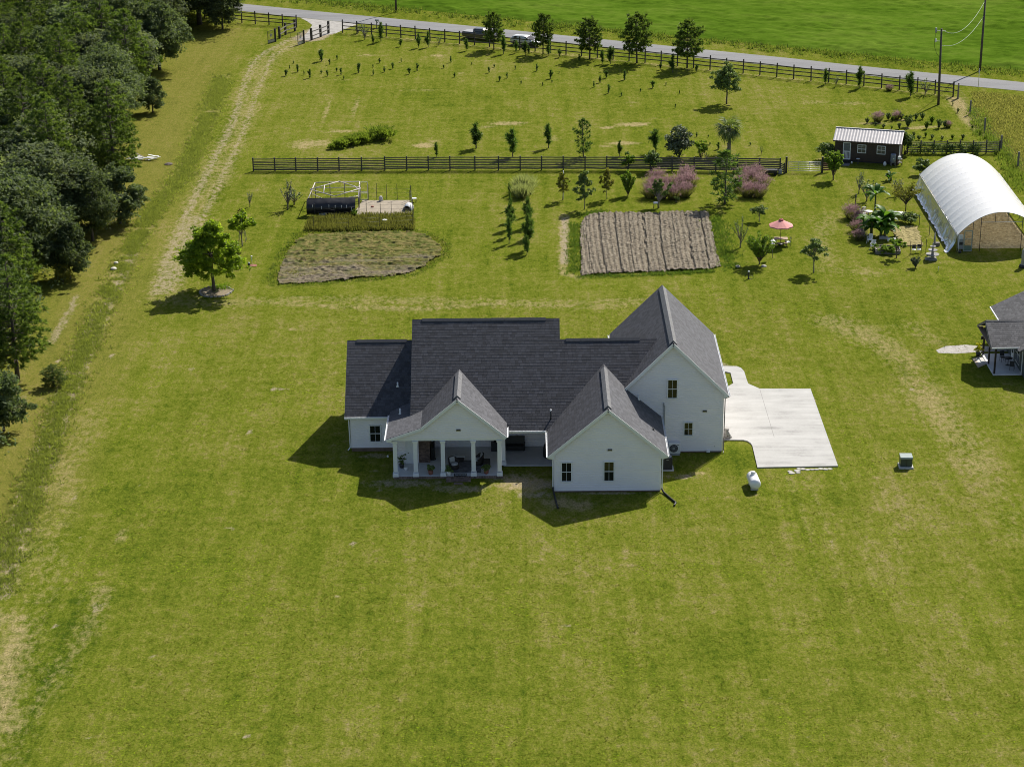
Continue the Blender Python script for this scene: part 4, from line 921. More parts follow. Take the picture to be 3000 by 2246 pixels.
lg.box((0, 0, .47), (.66, .66, .05)).build('stand', GREYW, t); MB().box((0, -.36, 1.0), (.14, .01, .12)).build('label', WPLAS, t)
p = sh(8.35, -.35); t = thing('potting_rack', 'small rusty potting rack with a white box on it beside the shed', 'rack', p)
q = MB(); [q.box((sx, sy, .45), (.05, .05, .9)) for sx in (-.3, .3) for sy in (-.2, .2)]; q.build('frame', mat('rusty_metal', (.16, .07, .045), .8), t)
MB().box((0, 0, .45), (.66, .46, .04)).build('shelf', GREYW, t); MB().box((0, 0, .88), (.66, .46, .04)).build('shelf', GREYW, t); MB().bbox((-.05, 0, .9), (.42, .34, .34)).build('box', WPLAS, t)
p = sh(6.55, -.75); t = MB().lathe([(.13, 0), (.2, .1), (.21, .3), (.16, .42), (.11, .46), (.13, .52)], n=14); solo(t, 'white_urn', WPLAS, 'small white urn standing on bare ground before the shed', 'urn', p)
p = sh(3.15, -.85); t = thing('bird_bath', 'white bird bath on a dark stem in front of the shed wall', 'bird bath', p); MB().lathe([(.12, 0), (.05, .06), (.045, .62)], n=10).build('stem', DARKMET, t); MB().lathe([(.06, .62), (.24, .69), (.25, .73), (.08, .68)], n=16).build('bowl', WPLAS, t)
p = sh(2.35, -.8); solo(MB().lathe([(.1, 0), (.12, .14), (.09, .24), (.05, .3)], n=12), 'white_pot', WPLAS, 'tiny white pot beside the shed steps', 'pot', p)

# ================================================================== HOOP HOUSE
GX0, GY0, GXC = 48.2, 55.86, 53.0; HW, RISE = GXC-GX0, 1.95; GL = 24.2; CREST = 4.55
GH = thing('hoop_house', 'long white plastic covered hoop house with an open front end', 'greenhouse', (GXC, GY0, 0), R(-.4))
def hoop_z(x): return CREST-(CREST-RISE)*abs(x/HW)**2.05
m, nt, b, out = new_mat('white_film'); co = coords(nt)
dm = nd(nt, 'ShaderNodeBsdfDiffuse'); dm.inputs[0].default_value = (.93, .93, .935, 1); tm = nd(nt, 'ShaderNodeBsdfTranslucent'); tm.inputs[0].default_value = (.90, .91, .92, 1)
gm_ = nd(nt, 'ShaderNodeBsdfGlossy'); gm_.inputs['Roughness'].default_value = .22
mx = nd(nt, 'ShaderNodeMixShader'); mx.inputs[0].default_value = .30; nt.links.new(dm.outputs[0], mx.inputs[1]); nt.links.new(tm.outputs[0], mx.inputs[2])
fr = nd(nt, 'ShaderNodeFresnel'); fr.inputs[0].default_value = 1.42; m2 = nd(nt, 'ShaderNodeMixShader'); nt.links.new(mth(nt, 'MULTIPLY', fr.outputs[0], .7), m2.inputs[0]); nt.links.new(mx.outputs[0], m2.inputs[1]); nt.links.new(gm_.outputs[0], m2.inputs[2])
w1 = noise(nt, mp(nt, co, (1.4, 1.4, 4.0)), 1.2, 4, .6, .6); bn = nd(nt, 'ShaderNodeBump'); bn.inputs['Strength'].default_value = .16; bn.inputs['Distance'].default_value = .12; nt.links.new(w1, bn.inputs['Height'])
for s_ in (dm, tm, gm_): nt.links.new(bn.outputs[0], s_.inputs['Normal'])
nt.links.new(m2.outputs[0], out.inputs[0]); FILM = m
NR = 12; ribs = [i*GL/NR for i in range(NR+1)]
na, nl = 60, 200
ua = np.linspace(-1, 1, na); ly = np.linspace(-.05, GL+.05, nl); U, Y = np.meshgrid(ua, ly)
Xc = U*HW; Zc = CREST-(CREST-RISE)*np.abs(U)**2.05
ph = (Y/(GL/NR)) % 1.0; sag = .6*np.sin(ph*math.pi)**.7
wr = vnoise(U*14+50, Y*2.2, 61)*np.abs(U)**1.5
Zc = Zc+.03-.055*sag*(1-.35*np.abs(U)); Xc = Xc*(1+.006-.022*sag*np.abs(U)**2)+.05*(wr-.4)*np.sign(U)*sag
me = np_mesh('cover', np.stack([Xc.ravel(), Y.ravel(), Zc.ravel()], 1), sheet_grid(na, nl), FILM, smooth=True); inst('cover', me, GH)
# rolled-down skirt on the left, spread out over the grass
nb = 26; tb = np.linspace(0, 1, nb); T, Y = np.meshgrid(tb, ly)
fl = .55+.35*vnoise(Y*.35, Y*0, 62)+.25*vnoise(Y*1.6, Y*0+2, 66); fold = .07*np.sin(Y*6+3*vnoise(Y*.8, T*2, 63)*6)*np.sin(T*math.pi)*np.clip(1-T*.4, 0, 1)
endb = np.exp(-((Y-.3)/1.1)**2)*.55
xx = -HW-.05-(fl+endb*1.1)*T**1.6+fold-.05*vnoise(Y*3, T*5, 64); zz = np.where(T < .82, RISE*(1-T/.82)**1.15+.03+endb*.5*np.sin(T*math.pi), .03+.12*vnoise(Y*2.4, T*9, 65))
me = np_mesh('side_skirt', np.stack([xx.ravel(), Y.ravel()-endb.ravel()*1.0*T.ravel(), zz.ravel()], 1), sheet_grid(nb, nl), FILM, smooth=True); inst('side_skirt', me, GH)
me = np_mesh('side_skirt', np.stack([-(xx*.0-HW-.05-.15*T).ravel(), Y.ravel(), (RISE*(1-.22*T)).ravel()], 1), sheet_grid(nb, nl), FILM, smooth=True); inst('side_skirt', me, GH)
GALV = mat('galvanised_pipe', (.42, .43, .44), .45, .1, 3, metal=.6)
hm_ = MB(); hm_.tube([(-HW, 0, 0)]+[(x*HW, 0, hoop_z(x*HW)) for x in np.linspace(-1, 1, 21)]+[(HW, 0, 0)], .035, 6); hme = hm_.mesh('hoop', GALV)
for y in ribs: inst('hoop', hme, GH, (0, y, 0))
MB().tube([(-HW-.06, -.3, RISE-.05), (-HW-.06, GL+.2, RISE-.05)], .055, 8).build('roll_bar', METAL, GH); MB().tube([(HW+.06, -.3, RISE-.05), (HW+.06, GL+.2, RISE-.05)], .055, 8).build('roll_bar', METAL, GH)
for x in (0, -2.3, 2.3): MB().tube([(x, 0, hoop_z(x)-.06), (x, GL, hoop_z(x)-.06)], .022, 6).build('purlin', GALV, GH)
for x in (-2.28, 2.3, -3.15, 3.1): MB().tube([(x, -.02, 0), (x, -.02, hoop_z(x))], .035, 6).build('end_post', DARKMET, GH)
MB().tube([(-2.25, -.02, 3.4), (2.3, -.02, 3.4)], .035, 6).build('end_rail', METAL, GH)
for x in (-.75, .65): MB().tube([(x, -.02, 3.4), (x, -.02, hoop_z(x))], .028, 6).build('end_strut', DARKMET, GH)
GDR = mat('grey_green_door', (.33, .38, .33), .6)
d = MB(); d.box((-4.05, -.06, 1.25), (.09, .06, 2.4)).box((-3.2, -.06, 1.25), (.09, .06, 2.4)).box((-3.625, -.06, 2.40), (.76, .06, .10)).box((-3.625, -.06, 1.45), (.76, .06, .07))
d = d.build('door', GDR, GH); MB().box((-3.625, -.05, .38), (.76, .05, .62)).build('kick_panel', mat('green_panel', (.16, .22, .16), .6), d); MB().box((-3.625, -.055, .07), (.94, .05, .1)).build('bottom_rail', METAL, d)
MB().tube([(-4.65, -.1, 0), (-4.65, -.1, 1.9)], .05, 8).build('door_post', WHITE, GH)
t = thing('gas_heater', 'grey box heater on legs inside the hoop house left of its door', 'heater', (GXC-4.36, GY0+.35, 0)); MB().bbox((0, 0, .25), (.55, .45, 1.15)).build('body', GREYP, t); MB().bbox((0, .05, 1.4), (.5, .35, .45)).build('hood', WPLAS, t); MB().box((0, -.23, .9), (.4, .01, .35)).build('grille', DARKMET, t)
[MB().box((sx, sy, .125), (.06, .06, .25)).build('leg', DARKMET, t) for sx in (-.2, .2) for sy in (-.15, .15)]
# mulched beds inside the hoop house
poly_px = None
def hay_h(x, y, w, d): return .06*np.abs(((x-.12*y+.5*vnoise(x*.2, y*.2, 71))/1.5) % 1-.5)*2+.12*vnoise(x*3.1-y*1.7, x*1.9+y*2.7, 72)+.08*vnoise(x*5.3+y*4.7, x*4.1-y*5.9, 74)
def local_sheet(name, P4, step, hf, material):
    x0, x1 = min(p[0] for p in P4), max(p[0] for p in P4); y0, y1 = min(p[1] for p in P4), max(p[1] for p in P4)
    nx, ny = int((x1-x0)/step)+2, int((y1-y0)/step)+2; X, Y = np.meshgrid(np.linspace(x0, x1, nx), np.linspace(y0, y1, ny))
    h = hf(X.ravel(), Y.ravel(), x1-x0, y1-y0); e = np.minimum(np.minimum(X.ravel()-x0, x1-X.ravel()), np.minimum(Y.ravel()-y0, y1-Y.ravel())); h = (h+.02)*np.clip(e/.4, 0, 1)-.004
    me = np_mesh(name, np.column_stack([X.ravel(), Y.ravel(), h]), sheet_grid(nx, ny), material); o = inst(name, me); return tag(o, kind='structure')
HAY = soil_mat('mulch_straw', (.27, .20, .10), (.66, .53, .31), False)
local_sheet('mulch_bed', [(49.6, 56.9), (57.0, 79.6)], .12, hay_h, HAY)
MULCHP = [(2600, 668), (2650, 658), (2700, 662), (2716, 690), (2712, 720), (2660, 728), (2640, 735), (2615, 715), (2600, 690)]
plot_sheet('garden_bed', MULCHP, .1, lambda x, y, w, d: .10*vnoise(x*3.1-y*1.7, x*1.9+y*2.7, 73)+.09*vnoise(x*5.3+y*4.7, x*4.1-y*5.9, 75), soil_mat('bed_straw', (.16, .14, .05), (.42, .35, .17), False))
q = np.column_stack([rs.uniform(46, 53, 900), rs.uniform(50, 68, 900)]); q = q[inside(q, gp(MULCHP))]; q = q[vnoise(q[:, 0]*.6, q[:, 1]*.6, 76) > .5]; stuff('bed_weeds', np.column_stack([q, np.zeros(len(q))]), 6, .12+.1*rs.rand(len(q)), .3, .035, 77, WEED, 'green weeds scattered over the straw garden bed', 'weeds', .8)
# ================================================================== FENCES
ME_POST = MB().box((0, 0, .5), (1, 1, 1)).mesh('post', BLACKW)
ME_POSTG = MB().box((0, 0, .5), (1, 1, 1)).mesh('post', GREYW)
RAILV = []
for k in range(4):                                      # four slightly warped rails
    rr = random.Random(k+30); mb = MB(); n = 4; vs = []
    for i in range(n+1):
        x = -.5+i/n; dz = rr.uniform(-.02, .02) if 0 < i < n else 0
        vs += [(x, -.5, -.5+dz*8), (x, .5, -.5+dz*8), (x, .5, .5+dz*8), (x, -.5, .5+dz*8)]
    fs = [(3, 2, 1, 0), (4*n, 4*n+1, 4*n+2, 4*n+3)]+[(4*i+j, 4*i+(j+1) % 4, 4*i+4+(j+1) % 4, 4*i+4+j) for i in range(n) for j in range(4)]
    RAILV.append(MB().add(vs, fs))
RB = [m_.mesh('rail', BLACKW) for m_ in RAILV]; RG = [m_.mesh('rail', GREYW) for m_ in RAILV]; RD = [m_.mesh('board', BOARDW) for m_ in RAILV]
def rail(parent, a, b, h, t, meshes, rnd, name='rail'):
    a, b = Vector(a), Vector(b); d = b-a
    return inst(name, rnd.choice(meshes), parent, (a+b)/2, (0, -math.atan2(d.z, math.hypot(d.x, d.y)), math.atan2(d.y, d.x)), (d.length, t, h))
def rail_fence(name, label, px, spacing, heights, ph, seed, group=None, meshes=None, pm=None, rh=.14, pw=.15, last=True):
    rnd = random.Random(seed); P = gp(px); base = P[0]
    t = thing(name, label, 'fence', base, 0, group)
    d = [0]
    for a, b in zip(P[:-1], P[1:]): d.append(d[-1]+(b-a).length)
    n = max(1, round(d[-1]/spacing)); pts = []
    for i in range(n+1):
        s = d[-1]*i/n; k = max(j for j in range(len(d)-1) if d[j] <= s+1e-6); pts.append(P[k].lerp(P[k+1], (s-d[k])/(d[k+1]-d[k]))-base)
    dr = (P[-1]-P[0]).normalized(); nrm = Vector((-dr.y, dr.x, 0))*(-.5)
    for i, p in enumerate(pts):
        inst('post', pm or ME_POST, t, p, (rnd.uniform(-.02, .02), rnd.uniform(-.02, .02), math.atan2(dr.y, dr.x)), (pw, pw, ph*rnd.uniform(.97, 1.04)))
    for a, b in zip(pts[:-1], pts[1:]):
        for z in heights:
            o = nrm*(pw+.05)
            rail(t, a+o+Vector((0, 0, z+rnd.uniform(-.02, .02))), b+o+Vector((0, 0, z+rnd.uniform(-.02, .02))), rh, .045, meshes or RB, rnd)
    return t
ROADFENCE = [(1003.7, 96.5), (1162, 110.5), (1321.8, 126.5), (1491, 143.5), (1660, 160.8), (1923.8, 188), (2188, 216.7), (2322.6, 231.6), (2507, 250), (2648, 265.5), (2792, 282.6)]
rail_fence('rail_fence', 'long black three rail fence running along the road right of the driveway', ROADFENCE, 2.68, (.62, 1.2, 1.8), 2.15, 1)
rail_fence('rail_fence', 'short black three rail fence along the road left of the driveway', [(600, 55), (640, 60.5), (717, 68.7), (793.7, 75), (868.8, 81.4)], 2.5, (.6, 1.2, 1.78), 2.15, 2)
rail_fence('rail_fence', 'grey two rail wing fence left of the entrance gate', [(819.4, 113.4), (837, 102), (864.6, 92)], 2.6, (.75, 1.45), 2.0, 3, 'two rail wing fences', RG, None, .16, .3)
rail_fence('rail_fence', 'grey two rail wing fence right of the entrance gate', [(913, 118.4), (939.3, 108.8), (962.4, 98.5)], 2.6, (.75, 1.45), 2.0, 4, 'two rail wing fences', RG, None, .16, .3)
rail_fence('rail_fence', 'short broken black rail turning off the road fence at its right corner', [(2792, 284), (2806, 288)], 1.0, (1.1,), 2.1, 5)
# long board fence: every board its own piece
rnd = random.Random(12); fx = [742.7, 806, 867.5, 931.5, 994, 1060, 1127.9, 1192, 1255.2, 1318.5, 1391.6, 1460.7, 1524.2, 1586.8, 1650, 1714, 1777.4, 1841, 1905, 1969, 2033.5, 2096.8, 2160, 2224.5, 2285]
by = lambda x: float(np.interp(x, [742, 1250, 1850, 2285], [501.5, 498.5, 498.5, 504.5]))
P = [G(x, by(x)) for x in fx]; t = thing('board_fence', 'long dark horizontal board fence crossing the middle of the garden', 'fence', P[0])
PM2 = MB().box((0, 0, .5), (1, 1, 1)).mesh('post', BOARDW)
for i, p in enumerate(P): inst('post', PM2, t, p-P[0], (0, 0, 0), (.16, .16, 1.78+.08*(i > 5)))
for i, (a, b) in enumerate(zip(P[:-1], P[1:])):
    lift = .10 if 6 <= i < 24 else 0
    for k in range(7):
        h = .125+(.06 if k == 0 else 0)+(.035 if i > 15 else 0); z = .20+.225*k+(.06 if k == 6 else 0)+lift
        o = Vector((0, -.11, 0)); rail(t, a-P[0]+o+Vector((0, 0, z+rnd.uniform(-.015, .015))), b-P[0]+o+Vector((0, 0, z+rnd.uniform(-.015, .015))), h, .03, RD, rnd, 'board')
a, b = P[-1], G(2297, 508); inst('post', PM2, t, b-P[0], (0, 0, 0), (.16, .16, 1.35))
for k in range(5): rail(t, a-P[0]+Vector((0, -.1, .25+.24*k)), b-P[0]+Vector((0, -.1, .22+.22*k)), .15, .03, RD, rnd, 'board')
# vine-grown board fence behind the hoop house
P = [G(2658+(2927-2658)*i/7, 449.5-.6*i*0) for i in range(8)]; t = thing('board_fence', 'weathered board fence overgrown with vines behind the hoop house', 'fence', P[0])
for p in P: inst('post', ME_POST, t, p-P[0], (0, 0, 0), (.15, .15, 1.75))
for a, b in zip(P[:-1], P[1:]):
    for k in range(6): rail(t, a-P[0]+Vector((0, -.1, .25+.25*k+rnd.uniform(-.03, .03))), b-P[0]+Vector((0, -.1, .25+.25*k+rnd.uniform(-.03, .03))), .13, .03, RD if rnd.random() < .6 else RG, rnd, 'board')
VINEF = (P[0], P[-1])
# tubular farm gate
a, b = G(2307, 505.5), G(2404, 506); t = thing('farm_gate', 'silver tubular farm gate between two dark posts left of the shed', 'gate', a); d = b-a
for p in (Vector((-.18, 0, 0)), d+Vector((.18, 0, 0))): inst('post', ME_POST, t, p, (0, 0, 0), (.24, .24, 2.05))
for z in (.25, .48, .72, .96, 1.2, 1.42): MB().tube([Vector((.06, 0, z)), d+Vector((-.06, 0, z))], .028, 6).build('rail', METAL, t)
for k in (0, .33, .66, 1): q = d*k*.97+Vector((.06, 0, 0)); MB().tube([q+Vector((0, 0, .25)), q+Vector((0, 0, 1.42))], .03, 6).build('upright', METAL, t)
a, b = G(2408, 506), G(2432, 504); t = thing('wood_screen', 'short reddish slat screen right of the tubular gate', 'fence', a); d = b-a
for k in range(4): rail(t, Vector((0, 0, .35+.28*k)), d+Vector((0, 0, .35+.28*k)), .18, .03, [RAILV[0].mesh('slat', mat('red_brown_wood', (.12, .05, .035), .8))], rnd, 'slat')
# entrance gate: two steel leaves with a cut-out star, and the low mesh gate between the wings
STEEL = mat('dark_steel', (.045, .045, .05), .5, .2, 4, metal=.3); SHEET = mat('pale_sheet_metal', (.34, .34, .36), .45, .15, 2, metal=.5)
def star(c, r, u, n):
    c, u, n = Vector(c), Vector(u), Vector(n); z = Vector((0, 0, 1)); P = []
    for i in range(10):
        q = r if i % 2 == 0 else r*.42; an = math.pi/2+i*math.pi/5; P.append(c+u*q*math.cos(an)+z*q*math.sin(an))
    return MB().extrude(P, n*.03)
def leaf(post, end, label):
    a, b = G(*post), G(*end); t = thing('entrance_gate', label, 'gate', a, 0, 'open gate leaves'); d = b-a; u = d.normalized(); n = Vector((-u.y, u.x, 0)); h = 2.0
    inst('post', ME_POST, t, (0, 0, 0), (0, 0, 0), (.26, .26, 2.2))
    s, e = u*.2, d
    for p in (s, e): MB().beam(p+Vector((0, 0, .08)), p+Vector((0, 0, h)), .07).build('upright', STEEL, t)
    for z in (.1, .55, h): MB().beam(s+Vector((0, 0, z)), e+Vector((0, 0, z)), .06).build('rail', STEEL, t)
    MB().extrude([s+Vector((0, 0, .12)), e+Vector((0, 0, .12)), e+Vector((0, 0, .52)), s+Vector((0, 0, .52))], n*.03).build('panel', SHEET, t)
    star((s+e)/2+Vector((0, 0, 1.3)), .42, u, n).build('star', SHEET, t)
    mb = MB()
    for i in range(1, 8): q = s.lerp(e, i/8); mb.beam(q+Vector((0, 0, .55)), q+Vector((0, 0, h)), .012)
    for i in range(1, 10): mb.beam(s+Vector((0, 0, .55+i*.145)), e+Vector((0, 0, .55+i*.145)), .012)
    mb.build('wire_mesh', STEEL, t, kind='stuff')
leaf((807.3, 123), (785.5, 129), 'left leaf of the entrance gate swung open, with a metal star')
leaf((891, 127.5), (873, 134.5), 'right leaf of the entrance gate swung open over the track')
a, b = G(823, 111), G(910, 116.5); t = thing('mesh_gate', 'low thin mesh gate closed between the two wing fences', 'gate', a); d = b-a
for z in (.12, .95): MB().tube([Vector((0, 0, z)), d+Vector((0, 0, z))], .02, 6).build('rail', STEEL, t)
for k in (0, .33, .66, 1): MB().tube([d*k+Vector((0, 0, .05)), d*k+Vector((0, 0, 1.0))], .022, 6).build('upright', STEEL, t)
mb = MB(); [mb.beam(d*(i/30)+Vector((0, 0, .12)), d*(i/30)+Vector((0, 0, .95)), .008) for i in range(1, 30)]; mb.build('wire_mesh', STEEL, t, kind='stuff')
# wire fence down the right side
P = gp([(2806, 290), (2841.8, 335.5), (2884, 388.6), (2932, 440), (2982, 490), (3040, 560), (3110, 640)]); t = thing('wire_fence', 'wire fence on tall grey wooden posts at the edge of the rank grass', 'fence', P[0])
for p in P: inst('post', ME_POSTG, t, p-P[0], (0, 0, 0), (.2, .2, 2.0))
for z in (.4, .8, 1.2, 1.6):
    mb = MB(); [mb.tube([a-P[0]+Vector((0, 0, z)), b-P[0]+Vector((0, 0, z))], .012, 4) for a, b in zip(P[:-1], P[1:])]; mb.build('wire', DARKMET, t)
# ================================================================== POLES, SIGN, MAILBOX
def pole(label, base, top_h, lean, r=.16):
    p = G(*base); t = thing('utility_pole', label, 'utility pole', p)
    MB().tube([(0, 0, 0), (lean[0]*.5, lean[1]*.5, top_h*.5), (lean[0], lean[1], top_h)], [r*1.15, r, r*.82], 10).build('pole', mat('pole_wood', (.085, .07, .06), .9, .3, 3) if 'pole_wood' not in MATS else MATS['pole_wood'], t); return t, p
t, p1 = pole('utility pole inside the fence corner with insulators and a drop wire', (2749, 307), 10.85, (-.25, 0))
MB().beam((-.15, 0, 10.5), (-.95, 0, 10.6), .06).build('bracket', METAL, t); MB().tube([(-1.0, 0, 10.25), (-1.0, 0, 10.95)], .12, 8).build('cutout', GREYP, t)
MB().beam((-.2, 0, 9.05), (-.85, 0, 9.1), .05).build('bracket', METAL, t); MB().lathe([(.05, 8.9), (.16, 9.05), (.1, 9.35), (.04, 9.5)], (-.95, 0, 0), 8).build('insulator', WPLAS, t)
MB().tube([(-1.0, 0, 10.2), (-1.15, 0, 9.2), (-1.05, 0, 8.2), (-.7, 0, 7.3), (-.15, 0, 6.6)], .025, 5).build('drop_wire', BLACK, t); MB().beam((-.2, 0, 10.55), (.35, 0, 10.5), .06).build('bracket', METAL, t)
t, p2 = pole('tall utility pole on the far verge of the road, right side', (2870.6, 208), 10.75, (0.05, 0))
t, p3 = pole('utility pole far off on the field side of the road, cut by the top edge', (1160.5, 36), 11, (0, 0))
WIRE = mat('pale_wire', (.26, .32, .24), .5)
def cable(a, b, sag, label):
    a, b = Vector(a), Vector(b); pts = [a.lerp(b, i/24)-Vector((0, 0, sag*4*(i/24)*(1-i/24))) for i in range(25)]
    o = MB().tube([p-a for p in pts], .03, 5); solo(o, 'power_line', WIRE, label, 'wire', a)
cable((p1.x+.1, p1.y, 10.5), (p2.x, p2.y, 10.55), 1.9, 'upper pale wire sagging between the two right hand utility poles'); cable((p1.x-.1, p1.y, 8.5), (p2.x, p2.y, 8.3), 1.5, 'lower pale wire sagging between the two right hand utility poles')
p = G(2865, 268.5); t = thing('road_sign', 'road sign seen nearly edge on, leaning by the road at right', 'sign', p, R(62)); MB().tube([(0, 0, 0), (-.05, 0, 3.4)], .035, 6).build('post', METAL, t); MB().lathe([(.42, -.01), (.42, .01)], (-.05, 0, 2.95), 4, False, 'Y').build('plate', SHEET, t)
p = G(1104, 83.5); t = thing('mailbox', 'mailbox on a grey wooden post at the roadside left of the vehicles', 'mailbox', p, R(-12)); MB().box((0, 0, .6), (.13, .13, 1.2)).build('post', GREYW, t); MB().beam((0, 0, .75), (.3, 0, 1.15), .08).build('brace', GREYW, t)
mb = MB(); mb.extrude([(.0+x, -.12*0+y, z) for x, y, z in [( -.25, -.13, 1.2), (-.25, .13, 1.2), (-.25, .13, 1.4), (-.25, .08, 1.5), (-.25, -.08, 1.5), (-.25, -.13, 1.4)]], (.65, 0, 0)); mb.build('box', GREYP, t)
# ================================================================== TREES AND PLANTS
OAKL = leaf_mat('oak_leaf', (.052, .080, .034), (.19, .238, .108), .6, .38, .55, .22)
OAKB = leaf_mat('oak_leaf_grey', (.062, .088, .046), (.228, .265, .14), .6, .38, .3, .2)
PINL = leaf_mat('pine_needle', (.046, .084, .018), (.175, .235, .058), .5, .35, .4, .2)
PINY = leaf_mat('young_pine_needle', (.045, .095, .022), (.16, .24, .065), .5, .25, .4, .18)
MAPL = leaf_mat('maple_leaf', (.10, .18, .012), (.40, .50, .05), .38, .5, .55, .05)
LIME = leaf_mat('lime_leaf', (.085, .16, .016), (.25, .35, .05), .5, .4, .4, .1)
DKLF = leaf_mat('dark_leaf', (.062, .105, .030), (.22, .29, .08), .45, .2, .5, .12)
YELL = leaf_mat('yellowing_leaf', (.09, .12, .02), (.32, .29, .06), .55, .3, .3, .12)
SILV = leaf_mat('silvery_leaf', (.05, .075, .045), (.20, .23, .15), .4, .2, .6, .1)
PAMP = leaf_mat('pampas_blade', (.15, .18, .08), (.40, .42, .25), .7, .45, .2, .08)
PINKG = leaf_mat('pink_muhly', (.25, .165, .16), (.46, .29, .305), .85, .35, .1, .12, (1, 1, 1))
MUHG = leaf_mat('muhly_base', (.07, .085, .03), (.22, .22, .09), .7, .35, .2, .1)
BANL = leaf_mat('banana_leaf', (.035, .10, .012), (.12, .23, .03), .35, .35, .5, .1)
PALL = leaf_mat('palm_frond', (.06, .10, .025), (.22, .27, .11), .45, .3, .5, .08)
def leafcloud(C, rad, n, size, rs, flat=.5, base=None):
    """n leaf faces in each clump (centre C, radius rad). Diamonds of uneven size and every tilt"""
    C = np.asarray(C, float); K = len(C); N = K*n; c = np.repeat(C, n, 0); r = np.repeat(np.broadcast_to(rad, (K,)), n)
    d = rs.normal(size=(N, 3)); d /= np.linalg.norm(d, axis=1)[:, None]; d[:, 2] = np.where(d[:, 2] < -.45, -d[:, 2]*.6, d[:, 2])
    rr = r*(.45+.6*rs.rand(N)**.6); p = c+d*rr[:, None]*np.array([1, 1, .8])
    nrm = d*.4+rs.normal(size=(N, 3))*.6+np.array([0, 0, flat]); nrm /= np.linalg.norm(nrm, axis=1)[:, None]
    a = np.cross(nrm, rs.normal(size=(N, 3))); a /= np.linalg.norm(a, axis=1)[:, None]; b = np.cross(nrm, a)
    s = size*rs.uniform(.55, 1.35, N)[:, None]
    V = np.stack([p-a*s, p-b*s*.62+nrm*s*.1, p+a*s, p+b*s*.62+nrm*s*.1], 1).reshape(-1, 3)
    sh = np.clip(np.repeat(rs.rand(K)*.5, n)+rs.rand(N)*.5, 0, 1)
    return V, np.arange(4*N).reshape(N, 4), sh
def blades(C, D, n, length, wid, rs, cone=.5, droop=0.0, up=0.0):
    """needle tufts: n narrow blades at every point C, fanned round direction D"""
    C = np.asarray(C, float); D = np.asarray(D, float); K = len(C); N = K*n
    c = np.repeat(C, n, 0); d = np.repeat(D, n, 0)+rs.normal(size=(N, 3))*cone; d[:, 2] += up; d /= np.linalg.norm(d, axis=1)[:, None]
    l = (length*rs.uniform(.6, 1.15, N))[:, None]; s = np.cross(d, rs.normal(size=(N, 3))); s /= np.linalg.norm(s, axis=1)[:, None]; w = wid*rs.uniform(.7, 1.3, N)[:, None]
    e = c+d*l; e[:, 2] -= droop*l[:, 0]
    m = c+d*l*.5
    V = np.stack([c-s*w*.3, m-s*w, e, m+s*w], 1).reshape(-1, 3)
    sh = np.clip(np.repeat(rs.rand(K)*.55, n)+rs.rand(N)*.45, 0, 1)
    return V, np.arange(4*N).reshape(N, 4), sh
def limb(mb, a, b, r0, r1, rnd, n=5, wob=.06):
    a, b = Vector(a), Vector(b); L_ = (b-a).length; P = []
    for i in range(n+1):
        t = i/n; w = wob*L_*math.sin(t*math.pi); P.append(a.lerp(b, t)+Vector((rnd.uniform(-w, w), rnd.uniform(-w, w), w*.5)))
    mb.tube(P, [r0+(r1-r0)*i/n for i in range(n+1)], 6); return P
def oak_mesh(seed, h=10., r=5., nc=46, nl=170, size=.30, base=.16, lm=None, bark=BARK, top=1.0, trunk=.25, crad=(.16, .30), soft=False):
    rs = np.random.RandomState(seed); rnd = random.Random(seed); C = []; rad = []
    zc = h*(base+(1-base)*.52); rz = h*(1-base)*.48
    while len(C) < nc:
        d = rs.normal(size=3); d /= np.linalg.norm(d)
        if d[2] < (-.98 if base < .015 else -.75): continue
        q = rs.uniform(.45, .92); wob = 1+.22*math.sin(3*math.atan2(d[1], d[0])+seed)+.12*math.sin(5*d[2]+seed)
        C.append((d[0]*r*q*wob*(1-.25*max(0, d[2])*top), d[1]*r*q*wob*(1-.25*max(0, d[2])*top), zc+d[2]*rz*q)); rad.append(r*rs.uniform(*crad))
    tm = MB(); tp = Vector((rnd.uniform(-.02, .02)*h, rnd.uniform(-.02, .02)*h, h*.5)); limb(tm, (0, 0, -.1), tp, trunk*h/10, trunk*.5*h/10, rnd, 5, .012)
    for c in C[::max(1, nc//14)]: limb(tm, Vector((0, 0, 0)).lerp(tp, rnd.uniform(.4, 1)), Vector(c), trunk*.28*h/10, .008+.002*h, rnd, 4)
    V, Q, S = leafcloud(C, np.array(rad), nl, size, rs)
    # loose stray sprays that break the outline
    if soft:
        k = nc//5; D = np.array(C[:k])*np.array([.96, .96, 1.0]); V, Q, S = join((V, Q, S), leafcloud(D, r*.36, nl*3//2, size, rs))
    k = nc//2; D = np.array(C[:k]); D = D*np.array([1.12, 1.12, 1.0])+rs.normal(size=(k, 3))*r*.07
    V, Q, S = join((V, Q, S), leafcloud(D, r*.11, nl//6, size, rs))
    return np_mesh('crown', V, Q, lm or OAKL, shade=S), tm.mesh('trunk', bark)
